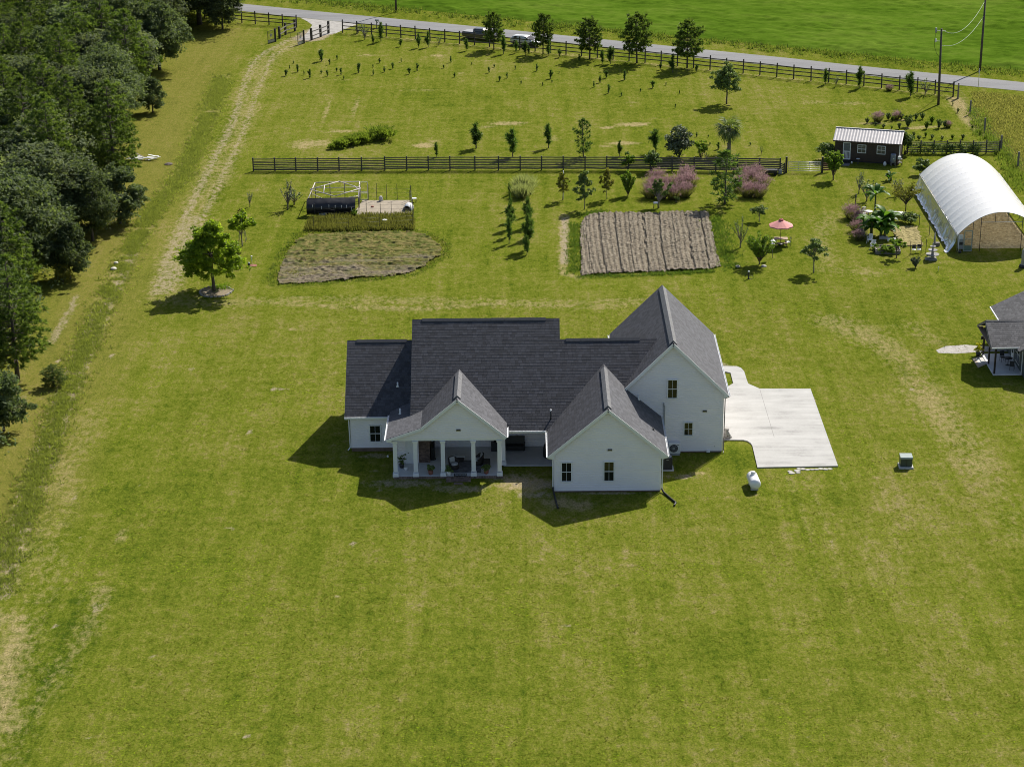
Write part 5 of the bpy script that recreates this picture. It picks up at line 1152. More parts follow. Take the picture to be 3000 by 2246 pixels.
def pine_mesh(seed, h=13., r=3.2, clear=.25, tiers=15, per=6, nt=22, nl=.42, wid=.05, lm=None, sparse=1.0, upturn=.25):
    """open-grown pine: whorls of limbs, needles in tufts along and at the end of each limb"""
    rs = np.random.RandomState(seed); rnd = random.Random(seed); tm = MB(); limb(tm, (0, 0, -.1), (rnd.uniform(-.2, .2), rnd.uniform(-.2, .2), h*.98), .016*h+.03, .03, rnd, 7, .008)
    C = []; D = []
    for i in range(tiers):
        t = i/(tiers-1); z = h*(clear+(1-clear)*t*.97); prof = r*(1-t)**.62*(.55+.9*min(1, (t+.18)*1.6))*.78+.12
        k = max(3, int(per*(1-.45*t)))
        a0 = rnd.random()*6.28
        for j in range(k):
            a = a0+6.28*j/k+rnd.uniform(-.4, .4); L_ = prof*rnd.uniform(.6, 1.15)*sparse
            up = upturn+.55*t; p0 = Vector((0, 0, z)); p1 = p0+Vector((math.cos(a)*L_, math.sin(a)*L_, L_*up*rnd.uniform(.3, 1.2)-.15*L_*(1-t)))
            mid = p0.lerp(p1, .5)+Vector((0, 0, -.06*L_)); tm.tube([p0, mid, p1], [.012*h*(1-t*.7)*.35+.01, .02, .012], 4, cap=False)
            nb = max(2, int(L_/.36))
            for q in range(nb):
                s = .28+.72*(q+1)/nb; c = p0.lerp(p1, s); side = Vector((-math.sin(a), math.cos(a), 0))*rnd.uniform(-1, 1)*L_*.30*(1.1-s*.5)
                C.append(c+side*(0 if q == nb-1 else 1)+Vector((0, 0, rnd.uniform(-.1, .15)))); D.append((math.cos(a)*.5+side.x, math.sin(a)*.5+side.y, .55))
    C.append(Vector((0, 0, h*.97))); D.append((0, 0, 1))
    V, Q, S = blades(np.array([tuple(c) for c in C]), np.array(D), nt, nl, wid, rs, .55, .05)
    return np_mesh('crown', V, Q, lm or PINL, shade=S), tm.mesh('trunk', BARK)
def column_pine(seed, h=2.4, r=.42, lm=None, side=3, stem=.12):
    """young longleaf pine: bottle brush of needles round upright leaders"""
    rs = np.random.RandomState(seed); rnd = random.Random(seed); tm = MB(); C = []; D = []
    def lead(a, b, rad):
        a, b = Vector(a), Vector(b); n = int((b-a).length/.07)+2
        for i in range(n):
            t = i/n; c = a.lerp(b, t); an = rnd.random()*6.28; q = rad*(1-.55*t)
            C.append((c.x, c.y, c.z)); D.append((math.cos(an)*q, math.sin(an)*q, .42*rad/.4+.05))
        tm.tube([a, b], [.03, .012], 5, cap=False)
    lead((0, 0, h*stem), (rnd.uniform(-.05, .05), 0, h*.93), r*1.0); tm.tube([(0, 0, -.05), (0, 0, h*stem+.1)], [.05, .04], 5, cap=False)
    for k in range(side):
        a = rnd.random()*6.28; z = h*rnd.uniform(.25, .62); L_ = r*rnd.uniform(.7, 1.2)
        lead((0, 0, z), (math.cos(a)*L_, math.sin(a)*L_, z+h*rnd.uniform(.14, .28)), r*.42)
    V, Q, S = blades(np.array(C), np.array(D), 15, r*.95, .026+.012*r, rs, .22, .06)
    return np_mesh('needles', V, Q, lm or PINY, shade=S), tm.mesh('trunk', BARK)
def bush_mesh(seed, h=1.6, r=1.0, nc=16, nl=60, size=.14, lm=DKLF, stems=4, low=.15, open_=.0):
    rs = np.random.RandomState(seed); rnd = random.Random(seed); C = []; 
    for i in range(nc):
        d = rs.normal(size=3); d /= np.linalg.norm(d); q = rs.uniform(.3, .95)
        C.append((d[0]*r*q, d[1]*r*q, h*(low+(1-low)*.5)+d[2]*h*(1-low)*.46*q))
    tm = MB()
    for k in range(stems):
        a = rnd.random()*6.28; c = C[k % nc]; limb(tm, (math.cos(a)*.06, math.sin(a)*.06, -.05), c, .025*h**.5+.012, .01, rnd, 4)
    V, Q, S = leafcloud(C, r*.34*(1-open_), nl, size, rs); return np_mesh('leaves', V, Q, lm, shade=S), tm.mesh('stem', BARK)
def upright_bush(seed, h=3.2, r=1.3, nb=26, lm=DKLF, size=.11, n=16, bark=PBARK, fan=.5, clear=.2, leaf_from=.3):
    """vase of ascending rods clothed in small leaves"""
    rs = np.random.RandomState(seed); rnd = random.Random(seed); tm = MB(); C = []
    for k in range(nb):
        a = rnd.random()*6.28; q = math.sqrt(rnd.random()); L_ = rnd.uniform(.7, 1.0)*h*(1-.25*q); tip = Vector((math.cos(a)*r*q, math.sin(a)*r*q, L_)); st = Vector((math.cos(a)*.05*q, math.sin(a)*.05*q, h*clear*rnd.uniform(.5, 1)))
        P = limb(tm, st, tip, .016+.008*h, .006, rnd, 5, .05)
        for i in range(int(7*L_/h)+5):
            t = leaf_from+(1-leaf_from)*rnd.random(); j = min(4, int(t*5)); C.append(tuple(P[j].lerp(P[j+1], t*5-j)))
    tm.tube([(0, 0, -.05), (0, 0, h*clear)], [.03+.012*h, .025+.008*h], 6)
    V, Q, S = leafcloud(C, r*.13, n, size, rs); return np_mesh('leaves', V, Q, lm, shade=S), tm.mesh('stem', bark)
def plant(name, meshes, label, cat, px, h=None, h0=1.0, group=None, rz=None, wide=1.0, parts=None):
    p = G(*px); t = thing(name, label, cat, p, random.uniform(0, 6.28) if rz is None else rz, group)
    s = 1.0 if h is None else HM(px[0], px[1], h)/h0
    t.scale = (s*wide, s*wide, s)
    inst(meshes[0].name.split('.')[0], meshes[0], t); inst(meshes[1].name.split('.')[0], meshes[1], t)
    for m_ in meshes[2:]: inst(m_.name.split('.')[0], m_, t)
    return t
random.seed(77)
# ---------------- the wood on the left
OAKS = [oak_mesh(100+i, 10., 4.6, 230, 96, .145, .01, OAKB if i % 2 else OAKL, crad=(.06, .16), soft=True) for i in range(6)]
DENSE = [oak_mesh(120+i, 6., 2.9, 120, 110, .13, -.04, OAKL, crad=(.10, .18), soft=True) for i in range(2)]
PINES = [pine_mesh(140+i, 13., 3.7, .18, 17, 8, 24, .50, .055, PINL, 1.0, .05) for i in range(3)]
LIMEO = oak_mesh(160, 6., 2.4, 26, 110, .2, .05, LIME)
VINE = bush_mesh(161, 3., 2.0, 26, 60, .16, YELL, 4, .02)
EDGE = [
 ((585, 72), 'O0', 12.5, 1.55, 'huge dark live oak at the top of the wood hanging over the road'),
 ((652, 86), 'O1', 8.0, .95, 'last oak of the wood, its dark trunk showing beside the black fence'),
 ((468, 205), 'O2', 11.0, 1.0, 'blue grey oak below the shaded clearing at the top of the wood'),
 ((540, 40), 'O3', 12.0, 1.2, 'dark oak behind the huge live oak, cut by the top edge'),
 ((440, 232), 'L', 6.5, .95, 'bright lime green young tree at the edge of the wood'),
 ((448, 330), 'D0', 5.2, .85, 'dark round bushy oak standing out from the wood edge'),
 ((385, 300), 'P0', 13.5, 1.0, 'tall olive green pine behind the lime green young tree'),
 ((340, 560), 'P1', 14.0, 1.1, 'tall pine whose low boughs hang over the white debris'),
 ((352, 655), 'D1', 7.2, 1.0, 'dark rounded oak at the edge below the white debris'),
 ((272, 705), 'O4', 9.5, .8, 'dark oak casting the shadow beside the rough weed strip'),
 ((205, 815), 'D0', 6.8, .85, 'dark oak draped in yellow green vine below the edge shadow'),
 ((30, 930), 'P2', 12.5, 1.1, 'dense green pine leaning in from the left margin of the photo'),
 ((52, 1110), 'P1', 12.5, 1.15, 'big pine with long boughs reaching out over the bare sandy ground'),
 ((12, 1262), 'D1', 6.0, .9, 'lowest dark oak of the wood, cut by the left edge'),
]
def forest_tree(px, key, h, wide, label, group=None, p=None):
    ms, h0, nm = {'O': (OAKS, 10., 'oak_tree'), 'D': (DENSE, 6., 'oak_tree'), 'P': (PINES, 13., 'pine_tree'), 'L': ([LIMEO], 6., 'young_tree')}[key[0]]
    me = ms[int(key[1:] or 0) % len(ms)]; p = p or G(*px); t = thing(nm, label, 'tree', p, random.uniform(0, 6.28), group); s = h/h0; t.scale = (s*wide, s*wide, s)
    inst('crown', me[0], t); inst('trunk', me[1], t); return p
placed = []
for px, key, h, w, lab in EDGE: placed.append(forest_tree(px, key, h, w, lab))
for px, lab, h in (((352, 520), 'yellow green vine tangle beneath the tall pine by the debris', 2.6), ((186, 825), 'yellow green vine shrub at the foot of the vine draped oak', 2.2)):
    t = thing('vine_shrub', lab, 'shrub', G(*px), 0); t.scale = (h/3, h/3, h/3); inst('leaves', VINE[0], t); inst('stem', VINE[1], t)
px = (158, 1132); t = thing('pine_bough_shrub', 'low young pine below the big pine, beside the weed strip', 'shrub', G(*px)); t.scale = (.42, .42, .17); inst('needles', PINES[0][0], t); inst('stem', PINES[0][1], t)
edge = gp([(640, -40), (560, 60), (430, 190), (400, 300), (300, 500), (300, 620), (215, 720), (150, 820), (20, 960), (-30, 1120), (-60, 1300), (-120, 1500)])
ex = np.array([p.x for p in edge]); ey = np.array([p.y for p in edge])
rs_ = np.random.RandomState(44); cnt = 0
for it in range(9000):
    y = rs_.uniform(-20, 245); xe = np.interp(y, ey[::-1], ex[::-1]); x = xe-2.0-rs_.rand()**1.1*62
    p = Vector((x, y, 0))
    # only the trees this view can show: inside the frame or close beyond it
    dd = np.array(p)-CAM; u_ = 1500+FPX*(dd@CR)/(dd@CF)
    if u_ < -260: continue
    if any((p-q).length < (4.9 if i > 13 else 4.6) for i, q in enumerate(placed)): continue
    pine = rs_.rand() < .34; h = rs_.uniform(8.5, 12.5)+(2.5 if pine else 0); placed.append(p); cnt += 1
    if pine: forest_tree(None, 'P%d' % rs_.randint(3), h, rs_.uniform(.9, 1.15), 'pine standing among the oaks inside the dense wood at left', 'pines packed inside the wood', p)
    else: forest_tree(None, 'O%d' % rs_.randint(6), h, rs_.uniform(1.05, 1.35), 'dark broadleaf tree packed inside the dense wood at left', 'broadleaf trees packed inside the wood', p)
print('forest trees', cnt)
# undergrowth below the canopy edge
P = np.column_stack([rs_.uniform(-75, -20, 2600), rs_.uniform(-15, 210, 2600), np.zeros(2600)]); xe = np.interp(P[:, 1], ey[::-1], ex[::-1]); P = P[(P[:, 0] < xe+1.5) & (P[:, 0] > xe-12)]
V, Q, S = leafcloud(P+np.array([0, 0, .5]), .9, 16, .17, rs_); tag(inst('undergrowth', np_mesh('undergrowth', V, Q, OAKL, shade=S)), 'dark undergrowth along the foot of the wood', 'undergrowth', kind='stuff')

# ---------------- pines along the road
RP = [pine_mesh(200+i, 6., 2.1, .26, 12, 9, 30, .42, .05, PINL, 1.0, .45) for i in range(5)]
for i, (b, h, w, lab) in enumerate([((1447, 145.5), 104, 1.0, 'bushy pine in front of the grey pickup truck'), ((1590.8, 159.8), 111, .9, 'bushy pine in front of the white car bonnet'), ((1727.5, 172.4), 111, 1.2, 'broad dark bushy pine, the middle one of five along the road fence'),
        ((1865.9, 185), 136, 1.05, 'tallest bushy pine, next left of the last big pine along the road fence'), ((2013, 199), 132, 1.1, 'last big bushy pine at the right end of the roadside row')]):
    plant('pine_tree', RP[i], lab, 'pine tree', b, h, 6., 'big pines along the road fence', wide=w)
CP = [column_pine(220+i, 2.4, .40+.06*(i % 3), None, 2+i % 4) for i in range(6)]
ordw = ['first', 'second', 'third', 'fourth', 'fifth', 'sixth', 'seventh', 'eighth', 'ninth', 'tenth', 'eleventh', 'twelfth', 'thirteenth', 'fourteenth', 'fifteenth', 'sixteenth', 'seventeenth', 'eighteenth']
YP = [((1092.4, 129.7), 28, 'short young pine just right of the bare sapling near the driveway apron'), ((1116, 121.8), 55, 'tall slim young pine beside the mailbox end of the road fence'), ((1174.6, 137), 22, 'squat young pine alone, left of the group of three by the fence'),
 ((1226.9, 140.8), 43, 'bushy young pine, left one of the group left of the pickup'), ((1254.7, 139.2), 46, 'slim young pine, right one of the group left of the pickup'), ((1367.7, 149.6), 35, 'young pine in front of the rear wheel of the pickup'),
 ((1475, 159), 56, 'slim young pine just right of the pine hiding the pickup'), ((1512, 156), 36, 'small young pine below the white car rear'), ((1539.6, 161.3), 40, 'young pine below the white car, tall one of a close pair'), ((1548.8, 159.8), 25, 'low young pine below the white car, small one of a close pair'),
 ((1608, 164.5), 46, 'young pine hard against the pine before the white car bonnet'), ((1639, 168.6), 25, 'low young pine left of the broad dark pine'), ((1696.8, 182), 23, 'small young pine in the shadow of the broad dark pine'), ((1764.6, 188), 40, 'left of two young pines between the broad and the tallest pine'),
 ((1788.3, 188), 51, 'right of two young pines between the broad and the tallest pine'), ((1934.9, 205), 23, 'low young pine between the tallest and the last big pine'), ((1971, 213.6), 54, 'slim dark young pine just left of the last big pine'), ((2040, 212), 22, 'low young pine right of the last big pine trunk'),
 ((2417.7, 248.5), 48, 'young pine by the road fence, left of the bare twiggy sapling'), ((2516.8, 259.5), 63, 'tall young pine by the right part of the road fence'), ((2667, 283), 71, 'largest young pine near the right end of the road fence')]
for i, (b, h, lab) in enumerate(YP): plant('young_pine', CP[i % 6], lab, 'young pine', b, h, 2.4, 'young pines along the road fence', wide=1.15 if h < 30 else 1.0)
# ---------------- pines standing before the long board fence
for i, (b, h, lab, w) in enumerate([((1279, 461), 43, 'small young pine behind the board fence, leftmost of the line', .9), ((1395, 435), 75, 'bushy young pine in the paddock right of the small leftmost one', 1.35), ((1502, 459), 80, 'young pine behind the board fence above the pale pampas clump', 1.05),
        ((1606.7, 434), 70, 'slim young pine in the paddock left of the tall spreading one', 1.05), ((1815, 458.5), 47, 'small slim young pine behind the fence, between tall pine and shrubs', 1.0), ((1921, 447), 66, 'young pine behind the dark shrub and board fence', 1.15)]):
    plant('young_pine', CP[(i*2+1) % 6], lab, 'young pine', b, h, 2.4, 'young pines behind the board fence', wide=w)
YS = [pine_mesh(240+i, 5., 1.5, .10, 9, 5, 24, .5, .045, PINY, 1.0, .7) for i in range(2)]
plant('young_pine', YS[0], 'tall spreading young pine behind the middle of the board fence', 'young pine', (1709, 461), 106, 5., wide=.85)
plant('pine_tree', YS[1], 'young pine with upswept boughs between the two pink grass clumps', 'pine tree', (2122.8, 598.5), 148, 5., wide=1.15)
# two files of young pines left of the ploughed plot
for k, (b, h, w) in enumerate([((1491.6, 714), 78, .75), ((1492, 692), 74, .8), ((1493, 670), 72, .9), ((1494, 650), 62, .8), ((1495, 614), 48, .7), ((1491.5, 572), 36, .7)]):
    plant('young_pine', CP[k % 6], '%s young pine from the house in the left file beside the ploughed plot' % ordw[k], 'young pine', b, h, 2.4, 'left file of young pines', wide=w)
for k, (b, h, w) in enumerate([((1544, 746), 56, 1.0), ((1547, 732), 105, .85), ((1548, 698), 92, .85), ((1547, 664), 80, .85), ((1546, 632), 56, .8)]):
    plant('young_pine', CP[(k+2) % 6], '%s young pine from the house in the right file beside the ploughed plot' % ordw[k], 'young pine', b, h, 2.4, 'right file of young pines', wide=w)
# ---------------- seedlings of the paddock
SE = [column_pine(260+i, 1.0, .17+.03*(i % 3), PINY, 1+i % 3, .12) for i in range(5)]
SEED = [(859.7, 186.7, 8), (849, 202, 11), (838.5, 223, 17), (872, 211.5, 21), (890.7, 219.5, 12), (908, 229, 25), (941.7, 179.7, 32), (966, 189.7, 16), (987.7, 175.2, 12.5), (941, 215.8, 10), (959, 224, 17), (987, 210.8, 11), (999.6, 219.5, 20), (1007.6, 232.7, 10), (1050.6, 213.3, 26),
 (1092.9, 198.9, 9.5), (1093.4, 220.7, 15.5), (1112, 185.2, 14), (1125.7, 212, 16), (1151, 202, 17), (1175.4, 182.7, 11), (1198.5, 217.5, 17.5), (1222.6, 207.8, 21), (1321, 183.5, 18), (1299.7, 200.4, 9.5), (1332, 227, 13.5), (1382, 189.8, 7), (1432.6, 214.2, 16.5), (1447.8, 197.7, 8), (1509.2, 204.7, 12.5),
 (1572.5, 208.8, 20.5), (1485.5, 230, 16.5), (1464.2, 238, 14), (1526.9, 245.9, 9), (1589.9, 251.5, 10), (1617, 242.7, 7), (1613.6, 231, 25), (1638.3, 215.2, 6), (1775.7, 228.8, 20.5), (1758.2, 242.7, 19.6), (1740.2, 256.3, 17.4), (1783.6, 273.7, 25), (1829.8, 234, 28), (1820.9, 281.6, 10), (1877, 269, 9.5), (1912, 257.9, 19.6),
 (1951.3, 250.9, 9), (1991.2, 275.3, 11), (1978.2, 316.4, 11), (2041.5, 401, 12), (2075, 402, 6.5), (2080, 425, 7), (2198, 426, 8), (2104, 437.5, 20), (2791, 308.6, 9), (2806, 330.7, 13), (2848, 378, 10)]
rows = [('back', [s for s in SEED if s[0] < 1680 and s[1] < 206]), ('middle', [s for s in SEED if s[0] < 1680 and 206 <= s[1] < 222]), ('front', [s for s in SEED if s[0] < 1680 and s[1] >= 222])]
k = 0
for rn_, L_ in rows:
    L_.sort()
    for i, s in enumerate(L_):
        size = 'tiny' if s[2] < 10.5 else ('small' if s[2] < 16 else 'knee high')
        plant('pine_seedling', SE[k % 5], '%s pine seedling, %s from the track in the %s row of the paddock' % (size, ordw[i], rn_), 'seedling', s[:2], s[2]*1.1, 1.0, 'pine seedlings planted in the paddock', wide=1.5 if s[2] < 10.5 else 1.15); k += 1
rest = sorted([s for s in SEED if 1680 <= s[0] < 2030]); 
for i, s in enumerate(rest): plant('pine_seedling', SE[i % 5], 'pine seedling left of the lone small oak, %s from the left in that group' % ordw[i], 'seedling', s[:2], s[2]*1.1, 1.0, 'seedlings left of the lone oak', wide=1.4 if s[2] < 10.5 else 1.15)
rest = sorted([s for s in SEED if 2030 <= s[0] < 2300])
for i, s in enumerate(rest): plant('pine_seedling', SE[i % 5], 'small dark seedling near the cabbage palm, %s from the left there' % ordw[i], 'seedling', s[:2], s[2]*1.1, 1.0, 'seedlings round the palm', wide=1.6)
rest = sorted([s for s in SEED if s[0] >= 2300])
for i, s in enumerate(rest): plant('pine_seedling', SE[i % 5], 'seedling on the bare strip by the wire fence, %s from the road' % ordw[i], 'seedling', s[:2], s[2]*1.1, 1.0, 'seedlings by the wire fence', wide=1.5)
# ---------------- saplings with few leaves
TW = [upright_bush(300+i, 2.6, .75, 12, DKLF if i % 2 else SILV, .07, 2, PBARK, .5, .25, .4) for i in range(4)]
for i, (b, h, lab, w) in enumerate([((1069, 117), 55, 'bare branched sapling inside the fence near the mailbox', 1.2), ((1286, 133.8), 36, 'thin bare sapling by the fence behind the pickup tail', .9), ((2448.8, 254.8), 40, 'thin leafless sapling right of a young pine by the road fence', .9), ((2710, 278.5), 54, 'dark twiggy sapling by the right end of the road fence', 1.3),
        ((843.5, 614), 98, 'leggy half bare sapling left of the black tarp pen', 1.0), ((862, 600), 55, 'wide twiggy sapling hard by the left corner of the pen', 1.8), ((732, 606), 54, 'small thin sapling in the lawn beyond the ornamental windmill', .8), ((2168.6, 725.7), 102, 'thin leaning sapling at the right corner of the ploughed plot', .85),
        ((2516, 567.4), 76, 'leggy sapling with sparse leaves below the shed door', .9), ((2539, 590), 84, 'vase shaped sapling with pale leaves behind the tallest banana', 1.1), ((2629, 574), 62, 'leafless grey sapling left of the feathery garden tree', 1.1), ((2230.6, 454), 34, 'tiny red tipped sapling right of the cabbage palm', .6), ((1050, 98), 22, 'low grey brush at the driveway end of the road fence', 2.2), ((2070, 470), 30, 'bare shrub behind the board fence left of the palm', 1.2)]):
    plant('sapling', TW[i % 4], lab, 'sapling', b, h, 2.6, wide=w)
# ---------------- single trees
LO = oak_mesh(320, 6., 2.3, 110, 90, .11, .10, DKLF, BARK, 2.9, .2, (.10, .20)); plant('small_oak', LO, 'lone dark conical oak standing in the paddock lawn', 'tree', (2128.5, 305), 125, 6.)
MP = oak_mesh(330, 9., 3.75, 190, 120, .15, .03, MAPL, BARK, 2.3, .24, (.09, .17)); plant('maple_tree', MP, 'bright green maple in a ring of stones beside the track', 'tree', (627.5, 853), 218, 9., wide=1.02)
t = plant('multi_stem_tree', oak_mesh(331, 3.4, 1.5, 40, 80, .12, .36, MAPL, PBARK, 1.0, .2, (.16, .26)), 'bushy multi stemmed small tree below the ornamental windmill', 'tree', (710, 722), 98, 3.4)
ORCH = [oak_mesh(340+i, 3., 1.05, 36, 70, .085, .26, [DKLF, DKLF, YELL][i], PBARK, 1.4, .2) for i in range(3)]
plant('fruit_tree', ORCH[0], 'small round headed tree left above the pink parasol', 'tree', (2224.6, 649.7), 50, 3., wide=1.25)
plant('fruit_tree', ORCH[1], 'round headed small tree in open lawn right of the pink parasol', 'tree', (2383.7, 798.9), 105, 3., wide=.95)
FB = upright_bush(350, 3.4, 1.45, 46, LIME, .085, 12, BARK, .5, .18, .25); plant('vase_bush', FB, 'large vase shaped green bush in front of the parasol table', 'bush', (2224.6, 774.5), 100, 3.4)
for i, (b, h, lab, w, m_) in enumerate([((1648, 587), 90, 'yellowing young tree tied to a white stake, left of three', .75, YELL), ((1712, 614), 118, 'forked young tree with dark leaves, middle of three by the plot', .85, DKLF), ((1777.8, 584), 97, 'yellow leaved young tree, right of three behind the plot', .75, YELL)]):
    plant('young_tree', oak_mesh(360+i, 3., 1.0, 64, 40, .08, .03, m_, PBARK, 2.6, .14, (.10, .22)), lab, 'tree', b, h, 3., wide=w)
p = G(1651, 584); MBs = MB().tube([(0, 0, 0), (-.02, 0, 3.6)], .05, 6); solo(MBs, 'plant_stake', WHITE, 'tall white stake holding the yellowing young tree', 'stake', p)
plant('young_tree', upright_bush(366, 3.4, 1.3, 18, DKLF, .12, 7, PBARK, .5, .35, .5), 'spindly small tree in front of the left pink grass clump', 'tree', (1930, 609.6), 94, 3.4)
plant('leafy_shrub', upright_bush(367, 2.6, .9, 30, LIME, .10, 10, BARK, .5, .1, .2), 'upright light green shrub left of the pink grass clump', 'shrub', (1840, 573), 82, 2.6, wide=.8)
plant('leafy_shrub', bush_mesh(368, 1.9, .7, 16, 60, .11, LIME), 'light green shrub against the board fence above another shrub', 'shrub', (1841, 499), 52, 1.9)
plant('leafy_shrub', bush_mesh(369, 2.4, .9, 24, 70, .11, DKLF), 'dark shrub against the board fence behind the pink grass', 'shrub', (1908.7, 503), 68, 2.4)
plant('magnolia_bush', bush_mesh(370, 3.6, 1.55, 44, 80, .14, SILV, 6, .04), 'big rounded silvery green bush behind the board fence', 'bush', (1989, 461), 90, 3.6)
plant('pale_bush', bush_mesh(371, 2.2, 1.0, 22, 40, .12, LIME, 6, .04, .2), 'loose pale green bush right of the silvery one', 'bush', (2053, 461), 52, 2.2)
plant('leafy_shrub', bush_mesh(372, 1.5, .6, 12, 40, .12, DKLF), 'tiny dark shrub on the lawn right of the left pink clump', 'shrub', (1981.5, 593), 20, 1.5)
# shrub hedge in the paddock
GRB = leaf_mat('grassy_shrub', (.08, .13, .02), (.25, .31, .06), .6, .45)
def grassy(seed):
    rs = np.random.RandomState(seed); C = rs.normal(size=(420, 3))*np.array([.55, .55, .0])+np.array([0, 0, .25]); C[:, 2] += rs.rand(420)*.9; D = C*np.array([.5, .5, 0])+np.array([0, 0, .8])
    V, Q, S = blades(C, D, 7, .8, .045, rs, .4, .1); return np_mesh('leaves', V, Q, GRB, shade=S), MB().lathe([(.2, 0), (.1, .3)], n=6).mesh('stem', BARK)
HB = [grassy(380+i) for i in range(2)]
for i, (b, h, w, lab) in enumerate([((973, 437), 26, .7, 'low end of the paddock shrub row, nearest the track'), ((1000, 432), 40, .9, 'second paddock shrub from the track'), ((1030, 424), 44, 1.0, 'third paddock shrub from the track'), ((1060, 417), 44, 1.0, 'fourth paddock shrub, before the gap'), ((1118, 408), 56, 1.1, 'largest paddock shrub, alone right of the gap')]):
    plant('leafy_shrub', HB[1 if i != 4 else 0], lab, 'shrub', b, h*.72, 1.9, 'shrub row in the paddock', wide=w)
# ---------------- grasses
def fountain(seed, h, r, n, w, lm, lean=.8, name='blades'):
    rs = np.random.RandomState(seed); V, Q, S = tufts(np.array([[0, 0, 0]]), n, h, r*.45, w, seed, lean); return np_mesh(name, V, Q, lm, shade=rs.rand(len(Q)))
def pampas(seed):
    rs = np.random.RandomState(seed); C = rs.normal(size=(260, 3))*np.array([.42, .42, .0])+np.array([0, 0, .1]); D = C*np.array([.34, .34, 0])+np.array([0, 0, 1.0])
    V, Q, S = blades(C, D, 8, 2.1, .024, rs, .17, .12); return np_mesh('blades', V, Q, PAMP, shade=S)
PG = [(pampas(390+i), MB().lathe([(.35, 0), (.25, .25)], n=8).mesh('crown_base', MUHG)) for i in range(2)]
for i, (b, h, lab) in enumerate([((1528, 578), 62, 'pale pampas grass clump at the head of the pine files, nearer one'), ((1537, 560), 74, 'pale pampas grass clump at the head of the pine files, farther one')]): plant('pampas_grass', PG[i], lab, 'ornamental grass', b, h*.82, 2.6, wide=.95)
def muhly(seed):
    rs = np.random.RandomState(seed); base = fountain(seed, 1.05, .9, 420, .02, MUHG, .9, 'base_blades'); C = rs.normal(size=(150, 3))*np.array([.36, .36, .24])+np.array([0, 0, .98])
    D = C*np.array([.5, .5, 0])+np.array([0, 0, .8]); V, Q, S = blades(C, D, 7, .40, .012, rs, .55); return np_mesh('pink_plume', V, Q, PINKG, shade=S), base
MU = [muhly(400+i) for i in range(3)]
MUH = [((1905, 579), 62, 'left'), ((1938, 582), 58, 'left'), ((1972, 584), 62, 'left'), ((2006, 577), 62, 'left'), ((1914, 556), 58, 'left'), ((1955, 558), 60, 'left'), ((1992, 556), 62, 'left'), ((2018, 552), 66, 'left'), ((1925, 534), 55, 'left'), ((2010, 530), 60, 'left')]
for i, (b, h, s_) in enumerate(MUH): plant('pink_grass', MU[i % 3], 'pink plumed grass tuft massed in the clump left of the upswept pine', 'ornamental grass', b, h*.76, 1.7, 'left clump of pink grass', wide=1.05)
for i, (b, h) in enumerate([((2168, 556), 60), ((2190, 577), 60), ((2222, 578), 62), ((2232, 552), 60), ((2205, 540), 62), ((2180, 528), 55), ((2216, 522), 55)]): plant('pink_grass', MU[i % 3], 'pink plumed grass tuft massed in the clump right of the upswept pine', 'ornamental grass', b, h*.76, 1.7, 'right clump of pink grass', wide=1.05)
for i, (b, h, lab) in enumerate([((2604.8, 266), 26, 'single low pink grass tuft against the road fence'), ((2496, 640), 62, 'tall pink grass tuft at the back of the garden edge by the white chairs'), ((2512, 652), 50, 'pink grass tuft second along the garden edge'), ((2510, 678), 48, 'straw coloured grass tuft third along the garden edge'), ((2516, 703), 48, 'pink grass tuft nearest the white plastic armchairs')]): plant('pink_grass', MU[i % 3], lab, 'ornamental grass', b, h*.72, 1.7, wide=1.2)
# planting rows behind the shed
GB = [(2540, 362, 20), (2566, 368, 12), (2571, 358, 36, 1), (2586, 346, 18), (2602, 352, 26), (2614, 356, 20), (2625, 350, 30, 1), (2640, 350, 22), (2655, 352, 18), (2660, 372, 40), (2683, 352, 22), (2702, 350, 24), (2715, 378, 30), (2730, 362, 28, 1), (2750, 376, 30), (2768, 374, 26), (2778, 374, 24, 1), (2588, 375, 14), (2612, 378, 12), (2635, 378, 20), (2676, 402, 18), (2692, 410, 16), (2712, 402, 20), (2730, 408, 16), (2760, 410, 14), (2790, 408, 18), (2820, 408, 16)]
BUS = [upright_bush(420+i, 1.6, .55, 20, LIME if i == 1 else DKLF, .08, 8, BARK, .6, .06, .1) for i in range(3)]; MUS = MU
for i, g_ in enumerate(sorted(GB, key=lambda q: (q[1] > 366, q[1] > 395, q[0]))):
    rowi = 'back' if g_[1] <= 366 else ('middle' if g_[1] <= 395 else 'front'); same = sorted([q for q in GB if (q[1] <= 366, q[1] <= 395) == (g_[1] <= 366, g_[1] <= 395)]); n_ = same.index(g_)
    lab = '%s plant from the left in the %s row behind the shed' % (ordw[n_], rowi)
    if len(g_) == 4 and g_[3] == 1 and i % 2: plant('pink_grass', MUS[i % 3], 'pink tufted '+lab, 'plant', g_[:2], g_[2]*.9, 1.7, 'planting rows behind the shed')
    else: plant('bedding_shrub', BUS[i % 3], 'green bushy '+lab, 'plant', g_[:2], g_[2], 1.6, 'planting rows behind the shed', wide=1.0 if g_[2] > 16 else 1.3)
plant('leafy_shrub', bush_mesh(430, 2.6, 1.0, 26, 70, .12, DKLF), 'dark shrub filling the gap between shed and vine fence', 'shrub', (2650, 452), 70, 2.6)
plant('leafy_shrub', bush_mesh(431, 2.2, 1.2, 24, 60, .12, DKLF), 'dark feathery shrub behind the gate at the left shed corner', 'shrub', (2424, 468), 55, 2.2)
plant('leafy_shrub', upright_bush(432, 3.2, .9, 34, LIME, .12, 12, BARK, .5, .28, .3), 'bright green bushy tree standing before the left shed corner', 'tree', (2440.8, 527.9), 96, 3.2)
